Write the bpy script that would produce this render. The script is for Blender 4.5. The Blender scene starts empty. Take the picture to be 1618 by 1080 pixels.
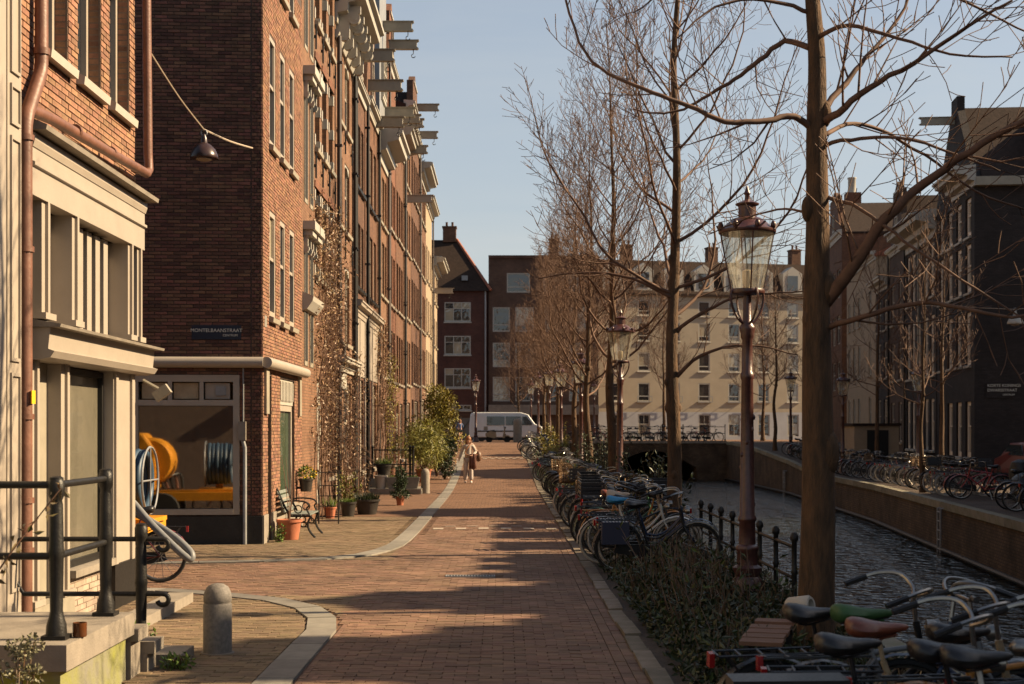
import bpy, math, random
from mathutils import Vector, Matrix
R = math.radians
PI = math.pi
sc = bpy.context.scene
COL = sc.collection

# ------------------------------------------------------------------ camera
F, VU, VV, HC = 2300.0, 795.0, 680.0, 2.0          # focal length, vanishing point (photo px), eye height
cam_d = bpy.data.cameras.new('camera')
cam = bpy.data.objects.new('camera', cam_d); COL.objects.link(cam)
cam.location = (0, 0, HC); cam.rotation_euler = (R(90), 0, 0)
cam_d.sensor_fit = 'HORIZONTAL'; cam_d.sensor_width = 36.0
cam_d.lens = F / 1618.0 * 36.0
cam_d.shift_x = (809 - VU) / 1618.0
cam_d.shift_y = (VV - 540) / 1618.0
cam_d.clip_end = 3000
cam_d.dof.use_dof = True; cam_d.dof.focus_distance = 19.0; cam_d.dof.aperture_fstop = 4.0
sc.camera = cam

# ------------------------------------------------------------------ sky and sun
SUN_AZ, SUN_EL = 6.0, 33.0                          # degrees ahead of the street's right-hand normal, elevation
w = bpy.data.worlds.new('World'); sc.world = w; w.use_nodes = True
nt = w.node_tree; nt.nodes.clear()
out = nt.nodes.new('ShaderNodeOutputWorld'); bg = nt.nodes.new('ShaderNodeBackground')
sky = nt.nodes.new('ShaderNodeTexSky'); sky.sky_type = 'NISHITA'; sky.sun_disc = False
sky.sun_elevation = R(SUN_EL); sky.sun_rotation = R(90 - SUN_AZ)
sky.air_density = 1.0; sky.dust_density = 1.6; sky.ozone_density = 1.0; sky.altitude = 0
tc = nt.nodes.new('ShaderNodeTexCoord')
mp = nt.nodes.new('ShaderNodeMapping'); mp.inputs['Scale'].default_value = (1.2, 1.2, 5.5)
mp.inputs['Rotation'].default_value = (R(8), R(5), 0)
nz = nt.nodes.new('ShaderNodeTexNoise'); nz.inputs['Scale'].default_value = 2.1
nz.inputs['Detail'].default_value = 7; nz.inputs['Roughness'].default_value = 0.55; nz.inputs['Distortion'].default_value = 0.6
rm = nt.nodes.new('ShaderNodeMapRange'); rm.inputs[1].default_value = 0.40; rm.inputs[2].default_value = 0.78
rm.inputs[3].default_value = 0.5; rm.inputs[4].default_value = 0.9
mx = nt.nodes.new('ShaderNodeMix'); mx.data_type = 'RGBA'
mx.inputs[7].default_value = (4.7, 4.85, 4.8, 1)      # thin high cloud veil
nt.links.new(tc.outputs['Generated'], mp.inputs[0]); nt.links.new(mp.outputs[0], nz.inputs['Vector'])
nt.links.new(nz.outputs[0], rm.inputs[0])
sx = nt.nodes.new('ShaderNodeSeparateXYZ'); nt.links.new(tc.outputs['Generated'], sx.inputs[0])
am = nt.nodes.new('ShaderNodeMapRange'); am.inputs[1].default_value = 0.0; am.inputs[2].default_value = 0.9
am.inputs[3].default_value = 1.0; am.inputs[4].default_value = 0.15; nt.links.new(sx.outputs[2], am.inputs[0])   # the haze veil thins towards the zenith
vm = nt.nodes.new('ShaderNodeMath'); vm.operation = 'MULTIPLY'; nt.links.new(rm.outputs[0], vm.inputs[0]); nt.links.new(am.outputs[0], vm.inputs[1])
nt.links.new(vm.outputs[0], mx.inputs[0])
nt.links.new(sky.outputs[0], mx.inputs[6]); nt.links.new(mx.outputs[2], bg.inputs[0])
bg.inputs[1].default_value = 0.048
nt.links.new(bg.outputs[0], out.inputs[0])
SUNV = Vector((math.cos(R(SUN_EL)) * math.cos(R(SUN_AZ)), math.cos(R(SUN_EL)) * math.sin(R(SUN_AZ)), math.sin(R(SUN_EL))))
sun_d = bpy.data.lights.new('sun', 'SUN'); sun = bpy.data.objects.new('sun', sun_d); COL.objects.link(sun)
sun_d.energy = 5.0; sun_d.angle = R(0.5); sun_d.color = (1.0, 0.76, 0.47)
sun.rotation_euler = SUNV.to_track_quat('Z', 'Y').to_euler(); sun.location = (30, 10, 40)
sc.view_settings.view_transform = 'Standard'; sc.view_settings.look = 'None'
sc.view_settings.exposure = 1.5; sc.view_settings.gamma = 1.0; sc.view_settings.use_curve_mapping = False
sc.render.engine = 'CYCLES'
sc.cycles.use_denoising = True
sc.cycles.max_bounces = 6; sc.cycles.transparent_max_bounces = 12
sc.cycles.diffuse_bounces = 3; sc.cycles.glossy_bounces = 3; sc.cycles.transmission_bounces = 6

def P(u, v, y):
    """photo pixel at depth y -> world point"""
    return Vector(((u - VU) * y / F, y, HC - (v - VV) * y / F))

# ------------------------------------------------------------------ materials
MATS = {}
def mat(name, col, rough=0.7, var=0.0, scale=6.0, bump=0.0, bscale=None, metal=0.0, spec=0.4, col2=None,
        island=0.0, objrand=0.0, stretch=None, clear=0.0):
    if name in MATS: return MATS[name]
    m = bpy.data.materials.new(name); m.use_nodes = True; MATS[name] = m
    n, l = m.node_tree.nodes, m.node_tree.links
    b = n['Principled BSDF']; col = tuple(c * .86 for c in col); col2 = tuple(c * .86 for c in col2) if col2 else None
    b.inputs['Base Color'].default_value = (*col, 1); b.inputs['Roughness'].default_value = rough
    b.inputs['Metallic'].default_value = metal; b.inputs['Specular IOR Level'].default_value = spec
    if clear: b.inputs['Coat Weight'].default_value = clear
    csock = None
    tcn = n.new('ShaderNodeTexCoord'); vec = tcn.outputs['Object']
    if stretch:
        mpn = n.new('ShaderNodeMapping'); mpn.inputs['Scale'].default_value = stretch
        l.new(vec, mpn.inputs[0]); vec = mpn.outputs[0]
    if var or col2:
        t = n.new('ShaderNodeTexNoise'); t.inputs['Scale'].default_value = scale; t.inputs['Detail'].default_value = 6
        t.inputs['Roughness'].default_value = 0.62
        l.new(vec, t.inputs['Vector'])
        r = n.new('ShaderNodeMapRange'); r.inputs[1].default_value = 0.32; r.inputs[2].default_value = 0.68
        l.new(t.outputs[0], r.inputs[0])
        x = n.new('ShaderNodeMix'); x.data_type = 'RGBA'
        c2 = col2 if col2 else tuple(min(1, c * (1 + var)) for c in col)
        c1 = col if col2 else tuple(c * (1 - var) for c in col)
        x.inputs[6].default_value = (*c1, 1); x.inputs[7].default_value = (*c2, 1)
        l.new(r.outputs[0], x.inputs[0]); csock = x.outputs[2]
    if island or objrand:
        hs = n.new('ShaderNodeHueSaturation'); hs.inputs['Color'].default_value = (*col, 1)
        if csock: l.new(csock, hs.inputs['Color'])
        a = n.new('ShaderNodeMath'); a.operation = 'ADD'
        g = n.new('ShaderNodeNewGeometry'); o = n.new('ShaderNodeObjectInfo')
        l.new(g.outputs['Random Per Island'], a.inputs[0]); l.new(o.outputs['Random'], a.inputs[1])
        fr = n.new('ShaderNodeMath'); fr.operation = 'FRACT'; l.new(a.outputs[0], fr.inputs[0])
        r2 = n.new('ShaderNodeMapRange'); k = island or objrand
        r2.inputs[3].default_value = 1 - k; r2.inputs[4].default_value = 1 + k
        l.new(fr.outputs[0], r2.inputs[0]); l.new(r2.outputs[0], hs.inputs['Value'])
        m7 = n.new('ShaderNodeMath'); m7.operation = 'MULTIPLY'; m7.inputs[1].default_value = 7.31
        f7 = n.new('ShaderNodeMath'); f7.operation = 'FRACT'; l.new(fr.outputs[0], m7.inputs[0]); l.new(m7.outputs[0], f7.inputs[0])
        r3 = n.new('ShaderNodeMapRange'); r3.inputs[3].default_value = 0.5 - 0.04 * k; r3.inputs[4].default_value = 0.5 + 0.04 * k
        l.new(f7.outputs[0], r3.inputs[0]); l.new(r3.outputs[0], hs.inputs['Hue'])
        csock = hs.outputs[0]
    if csock: l.new(csock, b.inputs['Base Color'])
    if bump:
        t2 = n.new('ShaderNodeTexNoise'); t2.inputs['Scale'].default_value = bscale or scale * 4; t2.inputs['Detail'].default_value = 5
        l.new(vec, t2.inputs['Vector'])
        bp = n.new('ShaderNodeBump'); bp.inputs['Strength'].default_value = bump; bp.inputs['Distance'].default_value = 0.02
        l.new(t2.outputs[0], bp.inputs['Height']); l.new(bp.outputs[0], b.inputs['Normal'])
        rr = n.new('ShaderNodeMapRange'); rr.inputs[3].default_value = max(0, rough - .12); rr.inputs[4].default_value = min(1, rough + .12)
        l.new(t2.outputs[0], rr.inputs[0]); l.new(rr.outputs[0], b.inputs['Roughness'])
    return m

def brickmat(name, c1, c2, mortar, bw=0.22, rh=0.065, flat=False, msize=0.006, dirt=0.35):
    """brick courses for surfaces too far for single bricks; flat=True lays them on the ground"""
    if name in MATS: return MATS[name]
    m = bpy.data.materials.new(name); m.use_nodes = True; MATS[name] = m
    c1, c2, mortar = [tuple(c * .86 for c in q) for q in (c1, c2, mortar)]
    n, l = m.node_tree.nodes, m.node_tree.links
    b = n['Principled BSDF']; b.inputs['Roughness'].default_value = 0.85; b.inputs['Specular IOR Level'].default_value = 0.25
    t = n.new('ShaderNodeTexCoord'); s = n.new('ShaderNodeSeparateXYZ'); l.new(t.outputs['Object'], s.inputs[0])
    c = n.new('ShaderNodeCombineXYZ')
    if flat:
        l.new(s.outputs[0], c.inputs[0]); l.new(s.outputs[1], c.inputs[1])
    else:
        a = n.new('ShaderNodeMath'); a.operation = 'ADD'; l.new(s.outputs[0], a.inputs[0]); l.new(s.outputs[1], a.inputs[1])
        l.new(a.outputs[0], c.inputs[0]); l.new(s.outputs[2], c.inputs[1])
    br = n.new('ShaderNodeTexBrick'); br.inputs['Scale'].default_value = 1.0
    br.inputs['Brick Width'].default_value = bw; br.inputs['Row Height'].default_value = rh
    br.inputs['Mortar Size'].default_value = msize; br.inputs['Mortar Smooth'].default_value = 0.3
    br.inputs['Color1'].default_value = (*c1, 1); br.inputs['Color2'].default_value = (*c2, 1); br.inputs['Mortar'].default_value = (*mortar, 1)
    l.new(c.outputs[0], br.inputs['Vector'])
    nz = n.new('ShaderNodeTexNoise'); nz.inputs['Scale'].default_value = 0.9; nz.inputs['Detail'].default_value = 8; nz.inputs['Roughness'].default_value = .65
    l.new(t.outputs['Object'], nz.inputs['Vector'])
    r = n.new('ShaderNodeMapRange'); r.inputs[1].default_value = .3; r.inputs[2].default_value = .7
    r.inputs[3].default_value = 1 - dirt; r.inputs[4].default_value = 1 + dirt * .6
    l.new(nz.outputs[0], r.inputs[0])
    mu = n.new('ShaderNodeMix'); mu.data_type = 'RGBA'; mu.blend_type = 'MULTIPLY'; mu.inputs[0].default_value = 1
    l.new(br.outputs['Color'], mu.inputs[6]); l.new(r.outputs[0], mu.inputs[7]); l.new(mu.outputs[2], b.inputs['Base Color'])
    bp = n.new('ShaderNodeBump'); bp.inputs['Strength'].default_value = 0.7; bp.inputs['Distance'].default_value = 0.012; bp.invert = True
    l.new(br.outputs['Fac'], bp.inputs['Height']); l.new(bp.outputs[0], b.inputs['Normal'])
    return m

def glassmat(name, tint=(.02, .022, .025), rough=0.04, wob=0.06, curtain=0.0):
    if name in MATS: return MATS[name]
    m = bpy.data.materials.new(name); m.use_nodes = True; MATS[name] = m
    n, l = m.node_tree.nodes, m.node_tree.links
    b = n['Principled BSDF']; b.inputs['Base Color'].default_value = (*tint, 1); b.inputs['Roughness'].default_value = rough
    b.inputs['Specular IOR Level'].default_value = 0.9; b.inputs['IOR'].default_value = 1.6
    t = n.new('ShaderNodeTexCoord')
    nz = n.new('ShaderNodeTexNoise'); nz.inputs['Scale'].default_value = 1.7; nz.inputs['Detail'].default_value = 1
    l.new(t.outputs['Object'], nz.inputs['Vector'])
    bp = n.new('ShaderNodeBump'); bp.inputs['Strength'].default_value = wob; bp.inputs['Distance'].default_value = .3
    l.new(nz.outputs[0], bp.inputs['Height']); l.new(bp.outputs[0], b.inputs['Normal'])
    if curtain:
        o = n.new('ShaderNodeObjectInfo'); r = n.new('ShaderNodeMapRange'); r.inputs[1].default_value = 1 - curtain; r.inputs[2].default_value = 1 - curtain + .05
        l.new(o.outputs['Random'], r.inputs[0])
        x = n.new('ShaderNodeMix'); x.data_type = 'RGBA'; x.inputs[6].default_value = (*tint, 1); x.inputs[7].default_value = (.30, .26, .19, 1)
        l.new(r.outputs[0], x.inputs[0]); l.new(x.outputs[2], b.inputs['Base Color'])
    return m

def clearglass(name, refl=0.12, tint=(.95, .95, .93), streak=0.0):
    if name in MATS: return MATS[name]
    m = bpy.data.materials.new(name); m.use_nodes = True; MATS[name] = m
    n, l = m.node_tree.nodes, m.node_tree.links
    n.remove(n['Principled BSDF'])
    tr = n.new('ShaderNodeBsdfTransparent'); tr.inputs[0].default_value = (*tint, 1)
    gl = n.new('ShaderNodeBsdfGlossy'); gl.inputs['Roughness'].default_value = 0.03
    x = n.new('ShaderNodeMixShader'); x.inputs[0].default_value = refl
    l.new(tr.outputs[0], x.inputs[1]); l.new(gl.outputs[0], x.inputs[2])
    last = x
    if streak:
        di = n.new('ShaderNodeBsdfTranslucent'); di.inputs[0].default_value = (.6, .58, .54, 1)
        t = n.new('ShaderNodeTexCoord'); mpn = n.new('ShaderNodeMapping'); mpn.inputs['Scale'].default_value = (30, 30, 1.5)
        nz = n.new('ShaderNodeTexNoise'); nz.inputs['Scale'].default_value = 1.5; nz.inputs['Detail'].default_value = 4
        l.new(t.outputs['Object'], mpn.inputs[0]); l.new(mpn.outputs[0], nz.inputs['Vector'])
        r = n.new('ShaderNodeMapRange'); r.inputs[1].default_value = .35; r.inputs[2].default_value = .75; r.inputs[4].default_value = streak
        l.new(nz.outputs[0], r.inputs[0])
        y = n.new('ShaderNodeMixShader'); l.new(r.outputs[0], y.inputs[0]); l.new(x.outputs[0], y.inputs[1]); l.new(di.outputs[0], y.inputs[2]); last = y
    l.new(last.outputs[0], n['Material Output'].inputs[0])
    return m

# ------------------------------------------------------------------ mesh builder
class MB:
    def __init__(s): s.v = []; s.f = []; s.sm = []; s.mi = []; s.cur = 0
    def add(s, vs, fs, smooth=False, M=None):
        o = len(s.v)
        if M is not None: vs = [M @ Vector(p) for p in vs]
        s.v.extend([tuple(p) for p in vs])
        for f in fs:
            s.f.append(tuple(i + o for i in f)); s.sm.append(smooth); s.mi.append(s.cur)
        return s
    def box(s, x0, y0, z0, x1, y1, z1, M=None):
        if x0 > x1: x0, x1 = x1, x0
        if y0 > y1: y0, y1 = y1, y0
        if z0 > z1: z0, z1 = z1, z0
        return s.add([(x0,y0,z0),(x1,y0,z0),(x1,y1,z0),(x0,y1,z0),(x0,y0,z1),(x1,y0,z1),(x1,y1,z1),(x0,y1,z1)],
              [(0,3,2,1),(4,5,6,7),(0,1,5,4),(1,2,6,5),(2,3,7,6),(3,0,4,7)], False, M)
    def bar(s, a, b, w, h=None, M=None):
        """box beam from a to b"""
        a, b = Vector(a), Vector(b); h = h or w; d = (b - a); L = d.length
        if L < 1e-6: return s
        d.normalize(); up = Vector((0,0,1)) if abs(d.z) < .95 else Vector((0,1,0))
        x = d.cross(up).normalized(); z = x.cross(d)
        vs = []
        for p in (a, b):
            for (i, j) in ((-1,-1),(1,-1),(1,1),(-1,1)): vs.append(p + x * (w * .5 * i) + z * (h * .5 * j))
        return s.add(vs, [(0,3,2,1),(4,5,6,7),(0,1,5,4),(1,2,6,5),(2,3,7,6),(3,0,4,7)], False, M)
    def tube(s, pts, r, n=6, M=None, cap=True, smooth=True):
        pts = [Vector(p) for p in pts]
        k = len(pts)
        rs = r if isinstance(r, (list, tuple)) else [r] * k
        t0 = (pts[1] - pts[0]).normalized()
        ref = Vector((0,0,1)) if abs(t0.z) < .9 else Vector((1,0,0))
        x = t0.cross(ref).normalized(); vs = []; fs = []
        for i in range(k):
            t = (pts[min(i+1, k-1)] - pts[max(i-1, 0)])
            if t.length < 1e-9: t = t0
            t.normalize()
            x = (x - t * x.dot(t))
            if x.length < 1e-6: x = t.orthogonal()
            x.normalize(); y = t.cross(x)
            for j in range(n):
                a = 2 * PI * j / n
                vs.append(pts[i] + (x * math.cos(a) + y * math.sin(a)) * rs[i])
        for i in range(k - 1):
            for j in range(n):
                q = (j + 1) % n
                fs.append((i*n+j, i*n+q, (i+1)*n+q, (i+1)*n+j))
        if cap and n > 2:
            fs.append(tuple(range(n-1, -1, -1))); fs.append(tuple((k-1)*n + j for j in range(n)))
        s.add(vs, fs, smooth, M)
        if cap and n > 2: s.sm[-1] = s.sm[-2] = False
        return s
    def lathe(s, prof, n=16, M=None, smooth=True, close=False):
        vs = []; fs = []
        for (r, z) in prof:
            for j in range(n):
                a = 2 * PI * j / n; vs.append((r * math.cos(a), r * math.sin(a), z))
        m = len(prof)
        for i in range(m - 1 + (1 if close else 0)):
            i2 = (i + 1) % m
            for j in range(n):
                q = (j + 1) % n; fs.append((i*n+j, i*n+q, i2*n+q, i2*n+j))
        if not close:
            fs.append(tuple(range(n-1, -1, -1))); fs.append(tuple((m-1)*n + j for j in range(n)))
        return s.add(vs, fs, smooth, M)
    def torus(s, Rr, r, n=24, k=6, M=None):
        return s.lathe([(Rr + r * math.cos(2*PI*i/k), r * math.sin(2*PI*i/k)) for i in range(k)], n, M, True, True)
    def prism(s, poly, y0, y1, M=None):
        """(x,z) polygon extruded along y"""
        n = len(poly)
        vs = [(x, y0, z) for x, z in poly] + [(x, y1, z) for x, z in poly]
        fs = [tuple(range(n)), tuple(range(2*n-1, n-1, -1))] + [(i, i+n, (i+1)%n+n, (i+1)%n) for i in range(n)]
        return s.add(vs, fs, False, M)
    def profx(s, prof, x0, x1, M=None):
        """(y,z) polygon extruded along x"""
        n = len(prof)
        vs = [(x0, y, z) for y, z in prof] + [(x1, y, z) for y, z in prof]
        fs = [tuple(range(n)), tuple(range(2*n-1, n-1, -1))] + [(i, i+n, (i+1)%n+n, (i+1)%n) for i in range(n)]
        return s.add(vs, fs, False, M)
    def sphere(s, c, r, n=10, k=6, sc=(1,1,1), M=None):
        T = Matrix.Translation(c) @ Matrix.Diagonal((sc[0], sc[1], sc[2], 1))
        if M is not None: T = M @ T
        return s.lathe([(max(.002, r * math.sin(PI * i / k)), -r * math.cos(PI * i / k)) for i in range(k + 1)], n, T)
    def mesh(s, name, mats):
        me = bpy.data.meshes.new(name); me.from_pydata(s.v, [], s.f)
        if not isinstance(mats, (list, tuple)): mats = [mats]
        for m in mats: me.materials.append(m)
        me.polygons.foreach_set('use_smooth', s.sm)
        if len(s.f) < 6000 and any(s.sm): me.set_sharp_from_angle(angle=R(48))
        if len(mats) > 1: me.polygons.foreach_set('material_index', s.mi)
        me.update(); return me
    def build(s, name, m, parent=None, loc=None, rot=None):
        return obj(name, s.mesh(name, m), parent, loc, rot)

def obj(name, me, parent=None, loc=None, rot=None, scale=None):
    o = bpy.data.objects.new(name, me); COL.objects.link(o)
    if parent is not None: o.parent = parent
    if loc is not None: o.location = loc
    if rot is not None: o.rotation_euler = rot
    if scale is not None: o.scale = scale
    return o
def tag(o, label=None, cat=None, group=None, kind=None):
    if label: o['label'] = label
    if cat: o['category'] = cat
    if group: o['group'] = group
    if kind: o['kind'] = kind
    return o
def thing(name, label, cat, loc=(0,0,0), rz=0.0, group=None):
    o = bpy.data.objects.new(name, None); COL.objects.link(o); o.empty_display_size = .2
    o.location = loc; o.rotation_euler = (0, 0, rz)
    return tag(o, label, cat, group)
def copy_tree(o, parent=None):
    c = o.copy(); COL.objects.link(c); c.parent = parent
    for ch in [k for k in o.children]: copy_tree(ch, c)
    return c
def rotm(ax, a): return Matrix.Rotation(a, 4, ax)
def tr(x, y, z): return Matrix.Translation((x, y, z))

M = dict(
    cream=mat('cream_paint', (.33, .285, .235), .45, .06, 3, .05, 40),
    creamdark=mat('cream_paint_aged', (.27, .24, .185), .55, .12, 3, .08, 30),
    white=mat('white_paint', (.38, .355, .305), .5, .06, 4, .04, 40),
    stone=mat('grey_stone', (0.223, 0.192, 0.155), .8, .18, 5, .25, 60),
    bluestone=mat('blue_stone', (.185, .170, .145), .75, .2, 4, .2, 50, objrand=.22),
    mossstone=mat('mossy_stone', (.20, .19, .15), .9, 0, 2.2, .3, 40, col2=(.21, .22, .015)),
    mortar=mat('mortar', (.17, .12, .09), .95, .2, 8, .2, 80),
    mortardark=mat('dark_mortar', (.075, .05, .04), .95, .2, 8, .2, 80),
    brick_o=mat('orange_brick', (0.229, 0.118, 0.068), .85, .25, 9, .3, 90, island=.28),
    brick_d=mat('shaded_brown_brick', (.125, .058, .036), .8, .3, 7, .3, 90, island=.45),  # darker copy of the front brick; the side wall's shade is in its colour
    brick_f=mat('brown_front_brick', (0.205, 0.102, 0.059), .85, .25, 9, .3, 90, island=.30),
    paver=mat('clinker_paver', (.165, .095, .060), .82, .28, 1.3, .25, 60, island=.24),
    black=mat('black_iron_paint', (.012, .011, .010), .48, .3, 20, .15, 60, spec=.3),
    lampred=mat('oxblood_lamp_paint', (.062, .022, .018), .36, .35, 14, .15, 50, spec=.55),
    copper=mat('brown_pipe_paint', (.155, .070, .045), .5, .25, 5, .15, 30),
    pipe=mat('dark_downpipe', (.065, .048, .040), .5, .2, 5, .1, 20),
    pale=mat('bounce_lit_frame_paint', (.66, .57, .46), .55, .06, 4),  # cream frames made brighter: light bounced across the canal is in the colour
    zinc=mat('zinc', (.25, .255, .26), .5, .15, 3, .1, 20, metal=.3),
    dark=mat('dark_interior', (.012, .010, .009), .9),
    tile=mat('dark_roof_tile', (.034, .022, .017), .95, .3, 6, .5, 12, spec=.15),
    redtile=mat('red_roof_tile', (.26, .085, .045), .7, .3, 6, .4, 12),
    bark=mat('bark', (.12, .062, .028), .9, 0, 5, .9, 22, col2=(.040, .024, .012), stretch=(3, 3, .7)),  # orange-brown broken at random by dark brown
    twig=mat('twig', (.115, .060, .036), .8, .3, 8),
    soil=mat('soil', (.045, .032, .022), .95, .4, 6, .6, 40),
    terracotta=mat('terracotta', (.36, .12, .06), .8, .15, 6, .15, 40),
    pane=glassmat('window_glass', curtain=.30),
    pane_far=glassmat('far_window_glass', (.035, .035, .035), .05, .10, .35),
)
# ================================================================== ground, street, canal
rng = random.Random(7)
def smooth(t): t = max(0, min(1, t)); return t * t * (3 - 2 * t)
def gz(y): return 1.2 * smooth((y - 46) / 51.0)                # the street climbs to the bridge
def gr(y): return 1.2 * smooth((y - 62) / 35.0)                # right bank
M['street_far'] = brickmat('street_brick_far', (.185, .101, .059), (.14, .075, .045), (.065, .037, .024), .2, .1, True, .008, .25)
M['quay'] = brickmat('quay_brick', (.13, .085, .05), (.085, .055, .035), (.05, .04, .03), .22, .075, False, .012, .6)
M['paver2'] = mat('pavement_paver', (.19, .128, .075), .85, 0, 1.1, .25, 60, col2=(.125, .088, .047), island=.22)

def grid(xs, ys, zf):
    vs = [(x, y, zf(x, y)) for y in ys for x in xs]; n = len(xs)
    fs = [(j*n+i, j*n+i+1, (j+1)*n+i+1, (j+1)*n+i) for j in range(len(ys)-1) for i in range(n-1)]
    return vs, fs
m = MB(); m.add([(-500,-200,-2.4),(500,-200,-2.4),(500,700,-2.4),(-500,700,-2.4)], [(0,1,2,3)])
tag(m.build('ground', M['soil']), 'dark ground sheet below the canal and streets', 'ground', kind='structure')

ys = [-12, 0, 10, 20, 33.98, 34.02, 46] + [46 + i * 3 for i in range(1, 18)]
m = MB(); m.add(*grid([-40, -12, -4.5, -1.7, 1.17], ys, lambda x, y: gz(y) - (.014 if y < 34 else 0)))
m.add([(-40,-12,-.1),(1.17,-12,-.1),(1.17,-12,-2.4),(-40,-12,-2.4)], [(0,1,2,3)])
street = tag(m.build('street', M['street_far']), 'brown brick street along the canal', 'street', kind='structure')

# stone gutter strips
def cr(pts, n=6):
    out = []; pts = [Vector(p) for p in pts]
    for i in range(len(pts) - 1):
        p0, p1, p2, p3 = pts[max(i-1,0)], pts[i], pts[i+1], pts[min(i+2, len(pts)-1)]
        for k in range(n):
            t = k / n
            out.append(.5 * ((2*p1) + (p2-p0)*t + (2*p0-5*p1+4*p2-p3)*t*t + (3*p1-p0-3*p2+p3)*t**3))
    out.append(pts[-1]); return out
S1 = cr([(-1.83,6,0),(-1.83,9,0),(-1.83,13.2,0),(-1.84,14.9,0),(-2.12,16.2,0),(-2.62,17.1,0),(-3.4,17.75,0),(-4.6,18.3,0),(-9,19,0),(-14,19.5,0)], 8)
S2 = cr([(-14,20.6,0),(-9,21.3,0),(-5.2,21.95,0),(-3.7,22.3,0),(-2.55,22.9,0),(-2.02,24.3,0),(-1.83,27,0),(-1.8,36,0),(-1.8,45,0),(-1.9,58,0),(-2.05,72,0),(-2.15,94,0)], 8)
def resample(pl, step):
    out = [pl[0]]; acc = 0
    for a, b in zip(pl, pl[1:]):
        L = (b - a).length; d = step - acc
        while d <= L:
            out.append(a + (b - a) * (d / L)); d += step
        acc = (acc + L) % step
    return out
def slab_strip(name, label, pl, wid, step, mt, zt):
    root = bpy.data.objects.new(name, None); COL.objects.link(root); tag(root, label, 'gutter', kind='structure')
    pts = resample(pl, step)
    for i in range(len(pts) - 1):
        a, b = pts[i], pts[i+1]
        def nrm(k):
            d = (pts[min(k+1, len(pts)-1)] - pts[max(k-1, 0)]); d.z = 0; d.normalize(); return Vector((-d.y, d.x, 0))
        na, nb = nrm(i), nrm(i+1); g = (b - a).normalized() * .006; c = (a + b) / 2
        za, zb = gz(a.y) + zt + rng.uniform(-.002, .003), gz(b.y) + zt + rng.uniform(-.002, .003)
        q = [a+g-na*wid/2, b-g-nb*wid/2, b-g+nb*wid/2, a+g+na*wid/2]
        vs = [(p.x-c.x, p.y-c.y, z) for p, z in zip(q, (za, zb, zb, za))]
        lo = [(x, y, z-.08) for x, y, z in vs]
        k = MB(); k.add(vs + lo, [(0,3,2,1),(0,1,5,4),(1,2,6,5),(2,3,7,6),(3,0,4,7)] if False else [(0,1,2,3),(0,4,5,1),(1,5,6,2),(2,6,7,3),(3,7,4,0)])
        k.build('slab', mt, root, (c.x, c.y, 0))
    return root
slab_strip('gutter_strip', 'grey stone gutter strip curving round the near corner', S1, .3, .95, M['bluestone'], .012)
slab_strip('gutter_strip', 'grey stone gutter strip running along the house row', S2, .3, .95, M['bluestone'], .012)
kerb = bpy.data.objects.new('kerb', None); COL.objects.link(kerb); tag(kerb, 'worn pale kerb stones beside the planted verge', 'kerb', kind='structure')
kmesh = []
for i in range(5):
    k = MB(); x = rng.uniform(-.012, .012); k.add([(-.1+x,-.485,.05),(.06,-.485,.055),(.06+x,.485,.05),(-.1,.485,.047),(-.1+x,-.485,-.1),(.06,-.485,-.1),(.06+x,.485,-.1),(-.1,.485,-.1)],
        [(0,1,2,3),(0,4,5,1),(1,5,6,2),(2,6,7,3),(3,7,4,0)]); kmesh.append(k.mesh('kerb_stone', mat('kerb_stone', (.19, .155, .12), .85, 0, 5, .3, 40, col2=(.10, .085, .055), objrand=.3)))
for i in range(84):
    y = 10.6 + i
    o = obj('kerb_stone', rng.choice(kmesh), kerb, (1.27 + rng.uniform(-.012, .012), y, gz(y) - .025 + rng.uniform(-.012, .012)), (math.atan((gz(y+.5)-gz(y-.5))), rng.uniform(-.03, .03), rng.uniform(-.02, .02)))

def pdist(p, pl):
    best = 9
    for a, b in zip(pl, pl[1:]):
        abx, aby = b.x-a.x, b.y-a.y; t = ((p[0]-a.x)*abx + (p[1]-a.y)*aby) / (abx*abx + aby*aby + 1e-9); t = max(0, min(1, t))
        d = math.hypot(p[0]-a.x-abx*t, p[1]-a.y-aby*t); best = min(best, d)
    return best
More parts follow.
